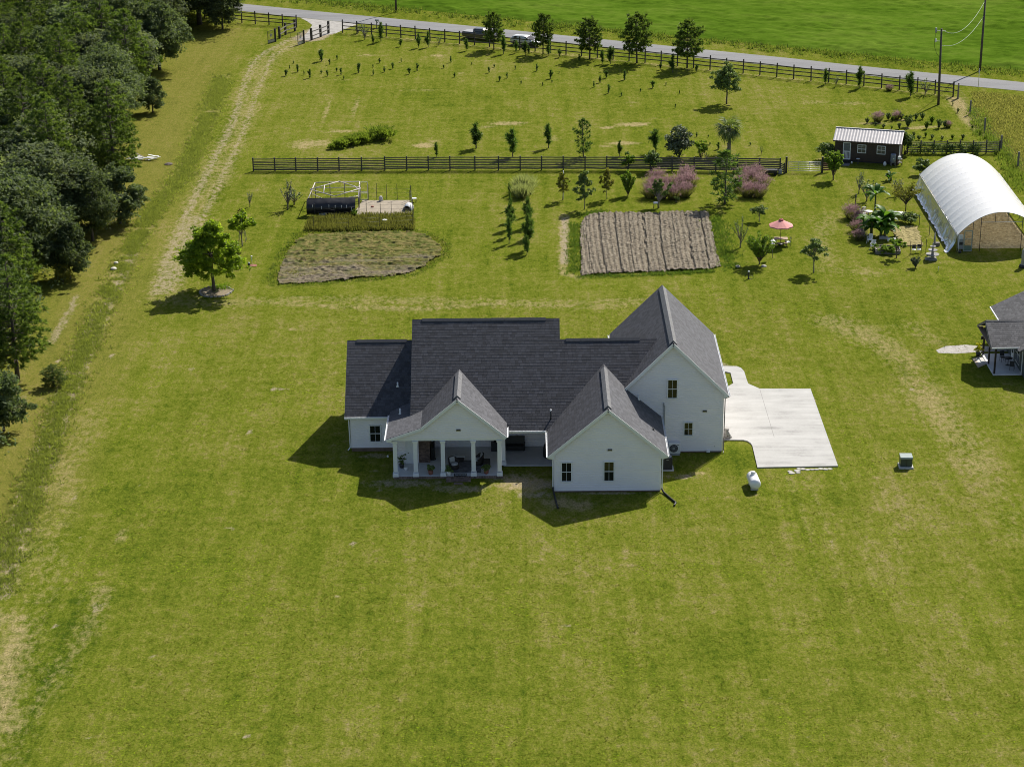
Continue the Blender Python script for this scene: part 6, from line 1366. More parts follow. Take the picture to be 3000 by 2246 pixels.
plant('leafy_shrub', bush_mesh(433, 1.8, 1.0, 20, 60, .13, DKLF), 'dark shrub tucked against the back left of the hoop house', 'shrub', (2697, 512), 45, 1.8)
plant('feathery_tree', upright_bush(434, 4., 2.0, 40, YELL, .085, 9, BARK, .6, .42, .45), 'feathery brownish green tree at the left flank of the hoop house', 'tree', (2653, 619.7), 92, 4.)
plant('leafy_shrub', bush_mesh(435, 1.5, .9, 18, 60, .12, DKLF), 'dark leafy clump right of the white topped table', 'shrub', (2668, 655), 34, 1.5, wide=1.3)
plant('leafy_shrub', upright_bush(436, 1.4, .6, 26, SILV, .06, 9, BARK, .6, .1, .2), 'grey flowering bush in the lawn left of the fountain', 'bush', (2682, 784), 36, 1.4)
plant('leafy_shrub', oak_mesh(437, 2.6, 1.0, 16, 60, .13, .35, LIME, BARK, 1.2, .3), 'small leafy tree in front of the raised garden bed', 'tree', (2626, 755.8), 62, 2.6)
for i, (b, lab) in enumerate([((2590, 742), 'left clump of leafy vegetables in the raised bed'), ((2606, 744), 'right clump of leafy vegetables in the raised bed')]): plant('leafy_shrub', bush_mesh(438+i, .9, .55, 12, 40, .10, LIME, 2, .05), lab, 'vegetables', b, 24, .9, wide=1.3)
plant('leafy_shrub', upright_bush(445, 1.0, .5, 14, LIME, .09, 8), 'bright green weed clump at the right corner of the tarp pen', 'weeds', (1040, 638), 26, 1.0)
# vines on the board fence
a, b = VINEF; rs_ = np.random.RandomState(9); P = np.array([tuple(a.lerp(b, t)+Vector((0, -.2, z))) for t, z in zip(rs_.rand(150)**.8*.8, rs_.rand(150)*1.3)])
V, Q, S = leafcloud(P, .32, 22, .10, rs_); tag(inst('fence_vine', np_mesh('fence_vine', V, Q, DKLF, shade=S)), 'dark vine leaves overgrowing the board fence behind the hoop house', 'vine', kind='stuff')
# ---------------- banana plants and the palm
def banana(seed, h, n, L_):
    rnd = random.Random(seed); tm = MB(); lv = []
    for s in range(max(1, n//5)):
        a = rnd.random()*6.28; q = .42*s**.5; b = Vector((math.cos(a)*q, math.sin(a)*q, 0)); hh = h*rnd.uniform(.22, .5); tm.tube([b, b+Vector((0, 0, hh))], [.13, .08], 7)
        for k in range(8):
            a = rnd.random()*6.28; el = rnd.uniform(.25, 1.25); l = L_*rnd.uniform(.7, 1.1); p = b+Vector((0, 0, hh)); mb = MB(); d = Vector((math.cos(a), math.sin(a), 0)); sd = Vector((-d.y, d.x, 0)); nseg = 6; rowv = []
            for i in range(nseg+1):
                t = i/nseg; e = el-1.5*t*t*rnd.uniform(.7, 1.1); p2 = p if i == 0 else p+(d*math.cos(e)+Vector((0, 0, 1))*math.sin(e))*(l/nseg); p = p2
                w = L_*.17*(math.sin(math.pi*min(1, t*.92+.08))**.6 if t > .1 else .15)
                rowv.append([p-sd*w+Vector((0, 0, w*.35)), p, p+sd*w+Vector((0, 0, w*.35))])
            vs = [q for r_ in rowv for q in r_]; fs = [(3*i+j, 3*i+j+1, 3*i+4+j, 3*i+3+j) for i in range(nseg) for j in (0, 1)]
            lv.append(mb.add(vs, fs, True, rnd.random()))
    return lv, tm
def banana_plant(seed, h, n, L_, label, px):
    p = G(*px); t = thing('banana_plant', label, 'banana plant', p); lv, tm = banana(seed, h, n, L_); tm.build('stem', mat('banana_stem', (.10, .11, .03), .7) if 'banana_stem' not in MATS else MATS['banana_stem'], t)
    for l in lv: l.build('leaf', BANL, t)
banana_plant(1, 3.9, 50, 2.2, 'large banana clump with drooping broad leaves at the middle of the garden', (2580, 692)); banana_plant(2, 6.0, 10, 1.9, 'taller slim banana behind the large banana clump', (2562, 640)); banana_plant(3, 1.4, 10, 1.05, 'small banana plant alone in lawn in front of the shed', (2610, 530))
p = G(2134.8, 451); t = thing('cabbage_palm', 'cabbage palm with shaggy round head behind the board fence', 'palm tree', p); hh = HM(2134.8, 451, 72)
tm = MB(); tm.tube([(0, 0, -.1), (.05, 0, hh*.5), (0, 0, hh)], [.27, .22, .24], 10); rnd = random.Random(3)
for i in range(60): a = rnd.random()*6.28; z = rnd.uniform(.1, hh); tm.box((math.cos(a)*.24, math.sin(a)*.24, z), (.10, .10, .16), a, rx=.5)
tm.build('trunk', GREYW, t)
def frond(rnd, R_):
    mb = MB(); n = 13
    for k in range(n):
        an = (k/(n-1)-.5)*3.6; l = R_*(.8-.25*abs(an)/1.8)*rnd.uniform(.9, 1.1); c = Vector((.75*R_*.62, 0, 0)); d = Vector((math.cos(an), math.sin(an), 0)); s = Vector((-d.y, d.x, 0))*.055; m1 = c+d*l*.55; tip = c+d*l+Vector((0, 0, -.42*l))
        mb.add([c, m1-s+Vector((0, 0, .03)), tip, m1+s+Vector((0, 0, -.02))], [(0, 1, 2, 3)], False, rnd.random())
    mb.tube([(0, 0, 0), (.47*R_, 0, .02)], [.03, .02], 4, cap=False); return mb.mesh('frond', PALL)
FR = [frond(random.Random(60+i), 1.75) for i in range(4)]
for i in range(42):
    el = rnd.uniform(-.95, 1.25); inst('frond', FR[i % 4], t, (0, 0, hh+.05), (rnd.uniform(-.3, .3), -el, i*2.4+rnd.uniform(-.2, .2)))
# ================================================================== VEHICLES
GLASSC = mat('car_glass', (.012, .013, .015), .08, .05); CHROME = mat('chrome', (.6, .6, .62), .2, .05, metal=.9); TYRE = mat('tyre_rubber', (.012, .012, .012), .85); RIM = mat('wheel_rim', (.35, .35, .36), .35, .1, metal=.7)
def paint(name, c, metal=.4):
    m = mat(name, c, .3, .05, 2, metal=metal); m.node_tree.nodes['Principled BSDF'].inputs['Coat Weight'].default_value = .6; return m
def loft(mb, sec, smooth=False):
    """sections: (x, [(half width, z) from sill to top centre]) mirrored across y"""
    n = len(sec[0][1]); vs = []
    for x, pr in sec: vs += [(x, -w, z) for w, z in pr]+[(x, w, z) for w, z in reversed(pr)]
    m = 2*n; fs = [(i*m+k, i*m+(k+1) % m, (i+1)*m+(k+1) % m, (i+1)*m+k) for i in range(len(sec)-1) for k in range(m)]
    fs += [tuple(range(m-1, -1, -1)), tuple((len(sec)-1)*m+k for k in range(m))]; return mb.add(vs, fs, smooth)
def wheel(t, x, y, r):
    w = MB().lathe([(r*.6, -.12), (r*.95, -.12), (r, -.08), (r, .08), (r*.95, .12), (r*.6, .12)], (x, y, r), 18, False, 'Y').build('wheel', TYRE, t)
    MB().lathe([(r*.62, -.10), (r*.62, .10)], (x, y, r), 14, False, 'Y').build('rim', RIM, w)
    for k in range(5): a = k*1.2566; MB().box((x+math.cos(a)*r*.33, y+(.115 if y > 0 else -.115), r+math.sin(a)*r*.33), (.06, .03, .06)).build('spoke', DARKMET, w)
def vehicle(name, label, cat, pos, rz, body, cabin, bm, wl, glassv, extras):
    t = thing(name, label, cat, pos, rz); mb = MB(); loft(mb, body); mb.build('body', bm, t); mb = MB(); loft(mb, cabin); mb.build('cab', bm, t)
    for x in wl:
        for y in (-.84, .84): wheel(t, x, y, .39)
        for y in (-1, 1): MB().lathe([(.47, -.01), (.47, .01)], (x, y*.955, .42), 14, False, 'Y').build('wheel_arch', BLACK, t)
    return t
rdir = math.atan2(RDIR.y, RDIR.x)
TR = paint('brown_grey_paint', (.11, .096, .088)); 
def prof(w, z0, zb, zt, ti=.06): return [(w-.06, z0), (w, z0+.12), (w, zb), (w-ti, zt), (w*.5, zt+.02)]
c = (G(1340, 113)+G(1463, 126))/2; off = RN*1.0; pos = c+off
tb = vehicle('pickup_truck', 'dark brown pickup truck with covered bed parked on the road verge', 'pickup truck', pos, rdir,
    [(-3.05, prof(.93, .55, .95, 1.10)), (-2.95, prof(.98, .45, 1.05, 1.20)), (-.9, prof(1.0, .42, 1.08, 1.22)), (.9, prof(1.0, .42, 1.1, 1.2)), (2.3, prof(.99, .42, 1.05, 1.22)), (2.95, prof(.95, .45, .95, 1.1)), (3.08, prof(.85, .5, .85, .98))],
    [(-1.0, [(.97, 1.2), (.86, 1.5), (.80, 1.78), (.4, 1.82)]), (-.75, [(.97, 1.2), (.87, 1.6), (.79, 1.86), (.4, 1.90)]), (.75, [(.97, 1.2), (.87, 1.6), (.79, 1.88), (.4, 1.92)]), (1.1, [(.97, 1.2), (.9, 1.4), (.82, 1.62), (.4, 1.66)]), (1.65, [(.97, 1.18), (.93, 1.20), (.9, 1.22), (.4, 1.24)])], TR, (-1.95, 1.95), None, None)
def gl(t, pts, nm='window', m_=GLASSC): return MB().add(pts, [tuple(range(len(pts)))]).build(nm, m_, t)
for s in (-1, 1):
    for x0, x1, xt0, xt1 in ((-.85, .05, -.75, .05), (.13, 1.25, .13, .82)): gl(tb, [(x0, s*.955, 1.28), (x1, s*.955, 1.28), (xt1, s*.825, 1.76), (xt0, s*.825, 1.76)])
    MB().box((1.15, s*1.08, 1.32), (.12, .22, .18)).build('mirror', TR, tb); MB().box((2.98, s*.68, .86), (.12, .36, .2)).build('headlight', WPLAS, tb); MB().box((-3.05, s*.85, .95), (.04, .16, .34)).build('taillight', mat('red_lens', (.2, .01, .01), .3) if 'red_lens' not in MATS else MATS['red_lens'], tb); MB().box((-.55, s*1.0, 1.05), (.2, .03, .04)).build('door_handle', CHROME, tb)
gl(tb, [(1.12, -.78, 1.64), (1.12, .78, 1.64), (1.66, .88, 1.245), (1.66, -.88, 1.245)], 'windscreen'); MB().bbox((-2.0, 0, 1.215), (1.95, 1.75, .05)).build('bed_cover', mat('grey_bed_cover', (.30, .30, .31), .5), tb)
MB().box((-3.12, 0, .62), (.14, 1.85, .2)).build('bumper', CHROME, tb); MB().box((3.1, 0, .6), (.14, 1.8, .22)).build('bumper', CHROME, tb); MB().box((3.06, 0, .88), (.08, .95, .28)).build('grille', DARKMET, tb)
CW = paint('white_car_paint', (.70, .70, .71), .1)
c = (G(1480, 133)+G(1583, 142))/2; pos = c+RN*1.1
tc = vehicle('white_car', 'white estate car parked on the verge ahead of the pickup', 'car', pos, rdir,
    [(-2.42, prof(.80, .45, .75, .95)), (-2.3, prof(.88, .35, .90, 1.02)), (-1.0, prof(.93, .3, .95, 1.06)), (.8, prof(.93, .3, .93, 1.02)), (1.6, prof(.91, .32, .85, .97)), (2.2, prof(.84, .36, .72, .84)), (2.42, prof(.72, .42, .62, .70))],
    [(-2.35, [(.86, 1.0), (.80, 1.05), (.70, 1.1), (.3, 1.12)]), (-1.95, [(.88, 1.02), (.80, 1.3), (.68, 1.52), (.3, 1.55)]), (-.2, [(.9, 1.02), (.82, 1.34), (.70, 1.58), (.3, 1.62)]), (.45, [(.9, 1.02), (.82, 1.3), (.69, 1.5), (.3, 1.54)]), (1.35, [(.88, 1.0), (.86, 1.01), (.84, 1.03), (.3, 1.05)])], CW, (-1.45, 1.48), None, None)
for s in (-1, 1):
    for x0, x1, xt0, xt1 in ((-1.95, -.72, -1.65, -.72), (-.65, .30, -.65, .22), (.36, 1.15, .3, .5)): gl(tc, [(x0, s*.915, 1.08), (x1, s*.905, 1.08), (xt1, s*.73, 1.48), (xt0, s*.73, 1.48)])
    MB().box((.95, s*.98, 1.12), (.1, .18, .13)).build('mirror', CW, tc); MB().box((2.3, s*.58, .68), (.14, .34, .14)).build('headlight', WPLAS, tc); MB().box((-2.4, s*.7, .85), (.04, .24, .18)).build('taillight', MATS['red_lens'], tc); MB().beam((-1.7, s*.55, 1.60), (.1, s*.55, 1.64), .04).build('roof_rail', METAL, tc)
gl(tc, [(.5, -.62, 1.525), (.5, .62, 1.525), (1.36, .8, 1.065), (1.36, -.8, 1.065)], 'windscreen'); MB().box((2.42, 0, .52), (.08, 1.2, .2)).build('grille', DARKMET, tc)

# ================================================================== NEAR THE HOUSE
a, b = G(2210, 1441), G(2208, 1400); t = thing('propane_tank', 'white rounded propane tank lying in the grass below the drive', 'gas tank', (18.93, -6.55, 0), R(4))
pr = []; Lh, rr_ = .80, .47
for i in range(9): a_ = math.pi/2*i/8; pr.append((rr_*math.sin(a_)+1e-3, -Lh-.30*math.cos(a_)))
for i in range(9): a_ = math.pi/2*(1-i/8); pr.append((rr_*math.sin(a_)+1e-3, Lh+.30*math.cos(a_)))
MB().lathe(pr, (0, 0, .66), 26, True, 'Y').build('tank', mat('white_tank_paint', (.78, .78, .79), .28, .04, 2), t)
dm_ = MB().lathe([(.20, 1.08), (.21, 1.24), (.17, 1.32), (.02, 1.35)], (0, .25, 0), 16).build('valve_dome', WPLAS, t); MB().box((0, .06, 1.34), (.30, .02, .08)).build('handle', GREYP, dm_)
for y in (-.55, .55): MB().box((0, y, .12), (.62, .16, .24)).build('foot', CONC, t)
p = G(2655, 1372); t = thing('transformer_box', 'dark green utility transformer box on a concrete pad in the lawn', 'utility box', (p.x, p.y, 0), R(-2))
MB().bbox((0, .45, 0), (1.22, 1.15, .14), .03).build('pad', CONC, t); TG = mat('transformer_green', (.045, .065, .055), .4, .1, 2)
MB().bbox((0, .48, .14), (1.0, .90, .80), .03).build('cabinet', TG, t); l_ = MB(); l_.extrude([(-.52, .0, .86), (-.52, .96, .90), (-.52, .96, 1.02), (-.52, .04, 1.0), (-.52, .0, .95)], (1.04, 0, 0)); l_.build('lid', mat('pale_green_lid', (.24, .29, .27), .45, .1, 2), t); MB().box((.0, .02, .5), (.02, .02, .6)).build('door_seam', BLACK, t)
p = G(1985, 1322); t = thing('mini_split_unit', 'white wall side heat pump with a round fan grille', 'heat pump', (12.78, .36, 0)); MB().bbox((0, 0, .22), (1.0, .40, .92), .03).build('cabinet', WPLAS, t)
MB().lathe([(.36, 0), (.36, .03)], (-.08, -.235, .70), 24, False, 'Y').build('fan_grille', DARKMET, t); MB().lathe([(.13, 0), (.13, .02)], (-.08, -.26, .70), 16, False, 'Y').build('fan_hub', GREYP, t); 
for r_ in (.2, .28): MB().tube([(-.08+r_*math.cos(k*math.pi/12), -.245, .70+r_*math.sin(k*math.pi/12)) for k in range(25)], .012, 5, False).build('grille_ring', GREYP, t)
MB().box((0, 0, .11), (.9, .34, .22)).build('stand', GREYP, t); MB().box((.28, -.205, 1.02), (.18, .01, .04)).build('badge', DARKMET, t)
t = thing('air_conditioner', 'dark square air conditioner on a pale pad beside the front block', 'air conditioner', (11.95, -2.6, 0)); MB().box((0.02, -.02, .05), (1.05, 1.05, .10)).build('pad', CONC, t)
cb_ = MB().bbox((0, 0, .1), (.84, .84, 1.05), .05); cb_.build('cabinet', DARKMET, t); s_ = MB(); [s_.box((-.36+.09*i, -.425, .62), (.03, .02, .9)) for i in range(9)]; s_.build('louvre', mat('ac_louvre', (.055, .055, .058), .5), t, kind='stuff')
MB().lathe([(.36, 1.15), (.36, 1.19), (.30, 1.20)], n=20).build('fan_guard', GREYP, t); MB().lathe([(.10, 1.2), (.1, 1.23)], n=12).build('fan_hub', DARKMET, t); MB().box((0, -.43, 1.0), (.22, .01, .06)).build('badge', METAL, t)
for i, (x, y, lab) in enumerate([(2003, 1372, 'white plastic pipe cap in grass at the garage corner')]): pass
p = G(1136, 1339); solo(MB().lathe([(.09, 0), (.1, .1), (.06, .18), (.01, .2)], n=10), 'cleanout_cap', WPLAS, 'small white pipe cap in shaded ground beside the porch', 'pipe cap', p)
# lion statue on the drive
t = thing('lion_statue', 'grey stone seated lion on a plinth at the edge of the drive', 'statue', tuple(G(2131, 1286)), R(-75))
MB().bbox((0, 0, 0), (.45, .72, .12), .02).build('plinth', STONE, t)
def skin(name, verts, edges, radii, m_, parent, sub=2):
    me = bpy.data.meshes.new(name); me.from_pydata(verts, edges, []); o = inst(name, me, parent); sk_ = o.modifiers.new('s', 'SKIN'); 
    for v, r_ in zip(me.skin_vertices[0].data, radii): v.radius = (r_, r_) if not isinstance(r_, tuple) else r_
    me.skin_vertices[0].data[0].use_root = True; sb = o.modifiers.new('d', 'SUBSURF'); sb.levels = sub; sb.render_levels = sub
    dg = bpy.context.evaluated_depsgraph_get(); m2_ = bpy.data.meshes.new_from_object(o.evaluated_get(dg)); o.modifiers.clear(); o.data = m2_; m2_.materials.clear(); m2_.materials.append(m_); m2_.name = name; return o
skin('lion', [(0, .22, .34), (0, .02, .52), (0, -.12, .78), (0, -.16, 1.0), (0, -.30, .97), (.10, .18, .25), (.13, -.10, .20), (-.10, .18, .25), (-.13, -.10, .20), (.09, -.18, .55), (.09, -.24, .17), (-.09, -.18, .55), (-.09, -.24, .17), (.10, -.33, .15), (-.10, -.33, .15), (0, .34, .22), (.12, .38, .17)],
    [(0, 1), (1, 2), (2, 3), (3, 4), (0, 5), (5, 6), (0, 7), (7, 8), (2, 9), (9, 10), (2, 11), (11, 12), (10, 13), (12, 14), (0, 15), (15, 16)], [.19, .18, .19, .17, .09, .12, .07, .12, .07, .085, .06, .085, .06, .055, .055, .05, .03], STONE, t)
MB().lathe([(.12, 0), (.23, .05), (.24, .14), (.14, .22)], (0, -.10, .86), 12).build('mane', STONE, t)
# ---------------- porch furniture
WICK = mat('dark_wicker', (.035, .028, .024), .7, .4, 20, .4); CUSH = mat('pale_cushion', (.50, .50, .50), .8, .1, 4)
ZF0 = .20
def wicker_chair(label, pos, rz):
    t = thing('wicker_chair', label, 'armchair', pos, rz, 'wicker porch chairs'); MB().lathe([(.40, 0), (.44, .08), (.46, .36), (.42, .40)], n=18).build('base', WICK, t)
    MB().lathe([(.36, .40), (.38, .46), (.34, .53), (.05, .55)], n=18).build('seat_cushion', CUSH, t); bk = MB(); vs = []; n = 14
    for i in range(n+1):
        a = R(-115+230*i/n); h = .62+.38*max(0, math.cos(a))**.6
        for q, z in ((.44, .35), (.50, h), (.40, h), (.36, .40)): vs.append((q*math.sin(a), q*math.cos(a), z))
    bk.add(vs, [(4*i+k, 4*i+(k+1) % 4, 4*i+4+(k+1) % 4, 4*i+4+k) for i in range(n) for k in range(4)]+[(3, 2, 1, 0), (4*n, 4*n+1, 4*n+2, 4*n+3)]); bk.build('backrest', WICK, t)
    MB().box((0, .30, .76), (.5, .12, .42), rx=-.2).build('back_cushion', CUSH, t); return t
wicker_chair('wicker armchair with pale cushions nearest the porch doormat', (-6.35, -2.6, ZF0), R(35)); wicker_chair('wicker armchair with tall back right of the low porch table', (-4.25, -1.7, ZF0), R(-75))
t = thing('porch_table', 'low dark porch table with a pale top between the wicker chairs', 'table', (-5.85, -1.0, ZF0)); MB().box((0, 0, .25), (.62, .62, .5)).build('base', WICK, t); MB().box((0, 0, .53), (.9, .8, .05)).build('top', CUSH, t)
t = thing('wicker_ottoman', 'dark wicker side box right of the tall backed chair', 'ottoman', (-3.55, -2.2, ZF0)); MB().bbox((0, 0, 0), (.62, .9, .5), .03).build('box', WICK, t); MB().box((0, 0, .53), (.58, .85, .06)).build('cushion', BLACK, t)
solo(MB().box((-5.3, -2.2, ZF0+.012), (2.6, 2.6, .016)), 'porch_rug', mat('patterned_rug', (.14, .14, .15), .95, .6, 3.5), 'dark patterned rug beneath the wicker chairs', 'rug')
t = thing('doormat', 'black framed doormat with pale scroll pattern at the porch edge', 'doormat', (-5.76, -3.95, ZF0+.004)); MB().box((0, 0, .008), (1.0, .5, .016)).build('mat', mat('pale_mat', (.38, .38, .38), .9, .2, 8), t)
fr_ = MB(); [fr_.box(c, d) for c, d in (((0, -.25, .014), (1.06, .07, .03)), ((0, .25, .014), (1.06, .07, .03)), ((-.5, 0, .015), (.07, .44, .028)), ((.5, 0, .015), (.07, .44, .028)))]; fr_.build('border', BLACK, t)
sc_ = MB(); [sc_.tube([(cx+.14*math.cos(k*.524), .15*math.sin(k*.524), .018) for k in range(13)], .018, 4, False) for cx in (-.27, 0, .27)]; sc_.build('scroll', BLACK, t)
def potted(label, pos, seed, pm, lm, h=.55, r=.36, zb=ZF0):
    t = thing('potted_plant', label, 'potted plant', (pos[0], pos[1], zb)); MB().lathe([(.14, 0), (.19, .06), (.22, .36), (.20, .38)], n=14).build('pot', pm, t); rs2 = np.random.RandomState(seed)
    C = rs2.normal(size=(14, 3))*np.array([r*.45, r*.45, h*.22])+np.array([0, 0, .38+h*.4]); V, Q, S = leafcloud(C, r*.4, 26, .07, rs2); o = inst('leaves', np_mesh('leaves', V, Q, lm, shade=S), t); return t
potted('dark bushy plant in a red brown pot left of the middle column', (-8.3, -3.75), 1, TERRA, DKLF); potted('dark plant in a white pot at the foot of the middle column', (-6.75, -3.95), 2, WPLAS, DKLF, .45); potted('dark bushy plant in a red brown pot near the right end of the porch', (-3.55, -3.7), 3, TERRA, DKLF)
t = potted('spindly plant on a wire stand by the porch door', (-10.85, -2.3), 4, DARKMET, DKLF, 1.0, .3); MB().tube([(.3*math.cos(k*.524), .3*math.sin(k*.524), .95) for k in range(13)], .015, 4, False).build('stand_ring', DARKMET, t)
solo(MB().lathe([(.11, 0), (.15, .04), (.16, .2), (.13, .22)], n=12), 'white_planter', WPLAS, 'small white planter on the porch floor by the door', 'planter', (-10.45, -2.75, ZF0))
t = thing('patio_heater', 'tall dark lamp stand beside the brick chimney', 'lamp', (-8.1, -.6, ZF0)); MB().lathe([(.16, 0), (.16, .08), (.03, .12), (.03, 1.75)], n=10).build('stand', DARKMET, t); MB().lathe([(.10, 1.7), (.14, 1.95), (.06, 2.05)], n=10).build('head', DARKMET, t)
solo(MB().bbox((0, 0, 0), (.32, 1.4, 1.15), .02), 'firewood_rack', BLACK, 'tall black rack standing against the right of the chimney', 'rack', (-8.25, -.1, ZF0))
t = thing('side_cabinet', 'dark small cabinet with a lantern at the back of the porch', 'cabinet', (-2.85, 1.2, ZF0)); MB().bbox((0, 0, 0), (.7, .45, .8), .02).build('box', DARKMET, t); MB().lathe([(.10, .8), (.12, .84), (.11, 1.1), (.03, 1.2)], n=8).build('lantern', BLACK, t)
t = thing('patio_bench', 'wide black cushioned bench against the patio back wall', 'bench', (-1.15, 1.35, .17)); MB().bbox((0, 0, .12), (1.8, .75, .36), .03).build('seat', BLACK, t); MB().box((0, .33, .75), (1.8, .14, .8), rx=-.1).build('backrest', DARKMET, t)
for x in (-.86, .86): MB().bbox((x, 0, .1), (.12, .75, .55), .02).build('armrest', DARKMET, t); 
for x in (-.8, .8): MB().box((x, -.25, .06), (.08, .08, .12)).build('leg', DARKMET, t)
t = thing('covered_grill', 'barbecue under a black cover at the right end of the patio', 'grill', (1.75, -.2, .17)); MB().lathe([(.42, .03), (.44, .3), (.40, .85), (.34, 1.15), (.24, 1.32), (.05, 1.38)], n=12).build('cover', BLACK, t); MB().box((0, -.3, .02), (.5, .2, .04)).build('foot', DARKMET, t)
# ================================================================== AROUND THE MAPLE
rg = G(632, 855); rnd = random.Random(8); SR = [MB().bbox((0, 0, 0), (.30, .2, .13), .04).mesh('edging_stone', mat('ring_stone', (.30, .28, .24), .9, .25, 4)) for _ in range(1)]
for k in range(26):
    a = 6.283*k/26; o = inst('edging_stone', SR[0], None, (rg.x+1.75*math.cos(a)*rnd.uniform(.94, 1.06), rg.y+1.75*math.sin(a), 0), (rnd.uniform(-.1, .1), rnd.uniform(-.1, .1), a+1.57+rnd.uniform(-.3, .3)), (rnd.uniform(.8, 1.3), 1, rnd.uniform(.8, 1.2))); tag(o, 'rough stone laid in the ring round the maple trunk', 'stone', 'stones ringing the maple')
mb = MB(); mb.lathe([(1.7, .005), (1.5, .03), (.1, .05)], (0, 0, 0), 24); o = inst('tree_bed', mb.mesh('tree_bed', mat('bark_mulch', (.20, .16, .10), .95, .35, 3, .4)), None, rg); tag(o, kind='structure')
stuff('tree_bed_weeds', np.column_stack([rg.x+rs.normal(.2, .7, 40), rg.y+1.2+rs.normal(0, .5, 40), np.zeros(40)]), 10, .35, .3, .03, 71, LIME, 'green weeds growing behind the maple trunk', 'weeds')
p = G(711, 706); t = thing('garden_windmill', 'ornamental windmill with rusty blades above the multi stemmed tree', 'windmill', p); hb = HM(711, 706, 84)
RUST = mat('rusted_blade', (.07, .028, .018), .8, .3, 4)
for sx in (-1, 1):
    for sy in (-1, 1): MB().beam((sx*.4, sy*.4, 0), (sx*.08, sy*.08, hb), .045).build('leg', GREYW, t)
for z in (.3, .55, .78): q = .4-.32*z; MB().beam((-q, -q, hb*z), (q, -q, hb*z), .03).build('brace', GREYW, t)
for k in range(10): a = .628*k; MB().add([(.10*math.cos(a-.2), -.12, hb+.1*math.sin(a-.2)), (.46*math.cos(a-.2), -.16, hb+.46*math.sin(a-.2)), (.46*math.cos(a+.18), -.09, hb+.46*math.sin(a+.18)), (.10*math.cos(a+.2), -.12, hb+.1*math.sin(a+.2))], [(0, 1, 2, 3)]).build('blade', RUST, t)
MB().lathe([(.08, -.05), (.08, .2)], (0, -.15, hb), 8, False, 'Y').build('hub', DARKMET, t); MB().add([(0, .1, hb+.05), (0, .8, hb+.2), (0, .8, hb-.2), (0, .1, hb-.05)], [(0, 1, 2, 3)]).build('tail_vane', RUST, t); MB().box((0, 0, hb-.45), (.5, .5, .06)).build('platform', TERRA, t)
p = G(739, 778); t = thing('garden_lamp', 'thin garden lamp post on a small brick pad right of the maple', 'lamp post', p); MB().box((.05, -.05, .02), (.9, .7, .05)).build('pad', TERRA, t); MB().tube([(0, 0, 0), (-.03, 0, 1.0)], .03, 6).build('post', METAL, t); MB().lathe([(.05, .98), (.12, 1.08), (.1, 1.12), (.02, 1.14)], (-.03, 0, 0), 8).build('head', METAL, t)
p = G(730, 780); t = thing('garden_urn', 'small dark urn with a white lid beside the thin garden lamp', 'urn', p); MB().lathe([(.10, 0), (.14, .1), (.16, .26), (.12, .38)], n=10).build('body', DARKMET, t); MB().lathe([(.12, .38), (.10, .44), (.02, .48)], n=10).build('lid', WPLAS, t)
# ================================================================== PEN, TARP AND FENCED BED
TARP = mat('black_tarp', (.016, .016, .019), .42, .3, 3, .3); POLEW = mat('bleached_timber', (.50, .45, .43), .8, .15, 4)
p0 = G(905, 628); pen = thing('animal_pen', 'open timber pole pen with black tarp slung over its near side', 'pen', (p0.x, p0.y, 0)); q = lambda px, py, z=0: G(px, py, z)-p0
ZT = 1.95; top = [(915, 577), (985, 566), (1055, 571)]
fl, fr, bl, br = q(905, 628), q(1052, 625), q(925, 580), q(1055, 577)
FLt, FRt, BLt, BRt = [v_+Vector((0, 0, ZT)) for v_ in (fl, fr, bl, br)]
mlt = fl.lerp(bl, .5)+Vector((-.2, 0, 2.1)); mrt = fr.lerp(br, .5)+Vector((.2, 0, 2.1)); mft = fl.lerp(fr, .52)+Vector((0, .6, ZT+.05)); mbt = bl.lerp(br, .55)+Vector((0, -.4, ZT+.2))
for i, (a, b) in enumerate([(FLt, FRt), (FRt, BRt), (BRt, BLt), (BLt, FLt), (mlt, mbt), (mbt, mrt), (mrt, mft), (mft, mlt), (mlt.lerp(mbt, .5), mlt.lerp(mft, .55)), (mrt.lerp(mbt, .3), mrt.lerp(mft, .1)), (fl.lerp(bl, .6)+Vector((0, 0, 1.3)), mft+Vector((-1.2, .3, -.5))), (fr.lerp(br, .5)+Vector((0, 0, 1.2)), mft+Vector((1.0, .5, -.45))), (BLt+Vector((0, 0, -.7)), BRt+Vector((0, 0, -.7))), (BLt+Vector((0, 0, -1.3)), BRt+Vector((0, 0, -1.3)))]):
    MB().tube([a, b], .055 if i < 10 else .04, 6).build('pole', POLEW if i != 0 else BLACKW, pen)
for v_ in (fl, fr, bl, br, bl.lerp(br, .33), bl.lerp(br, .66), fr.lerp(br, .33), fr.lerp(br, .66), fl.lerp(bl, .5)): MB().tube([v_, v_+Vector((0, 0, ZT))], .05, 6).build('post', GREYW if v_ is not fr else BLACKW, pen)
nt_, ns = 26, 40; V = []
for i in range(nt_):
    t_ = i/(nt_-1)
    for j in range(ns):
        s_ = j/(ns-1); a = FLt.lerp(FRt, s_*.97); bel = math.sin(t_*math.pi)
        V.append((a.x-.15, a.y-.25-.75*bel*(.8+.3*vnoise(np.array([s_*5]), np.array([t_*2]), 81)[0])-.35*t_, .06+(ZT-.05)*(1-t_)**.9+.05*vnoise(np.array([s_*14]), np.array([t_*5]), 82)[0]))
inst('tarp', np_mesh('tarp', V, sheet_grid(ns, nt_), TARP, smooth=True), pen); V2 = [(x, y, z) for x, y, z in V]
sl = MB(); 
for i in range(nt_): pass
tz = [V[i*ns] for i in range(nt_)]; sl.add([(x, y, z) for x, y, z in tz]+[(fl.x-.1, fl.y+.2, .05), (fl.x-.1, fl.y+.2, ZT)], [tuple(range(nt_+2))]); sl.build('tarp_end', TARP, pen)
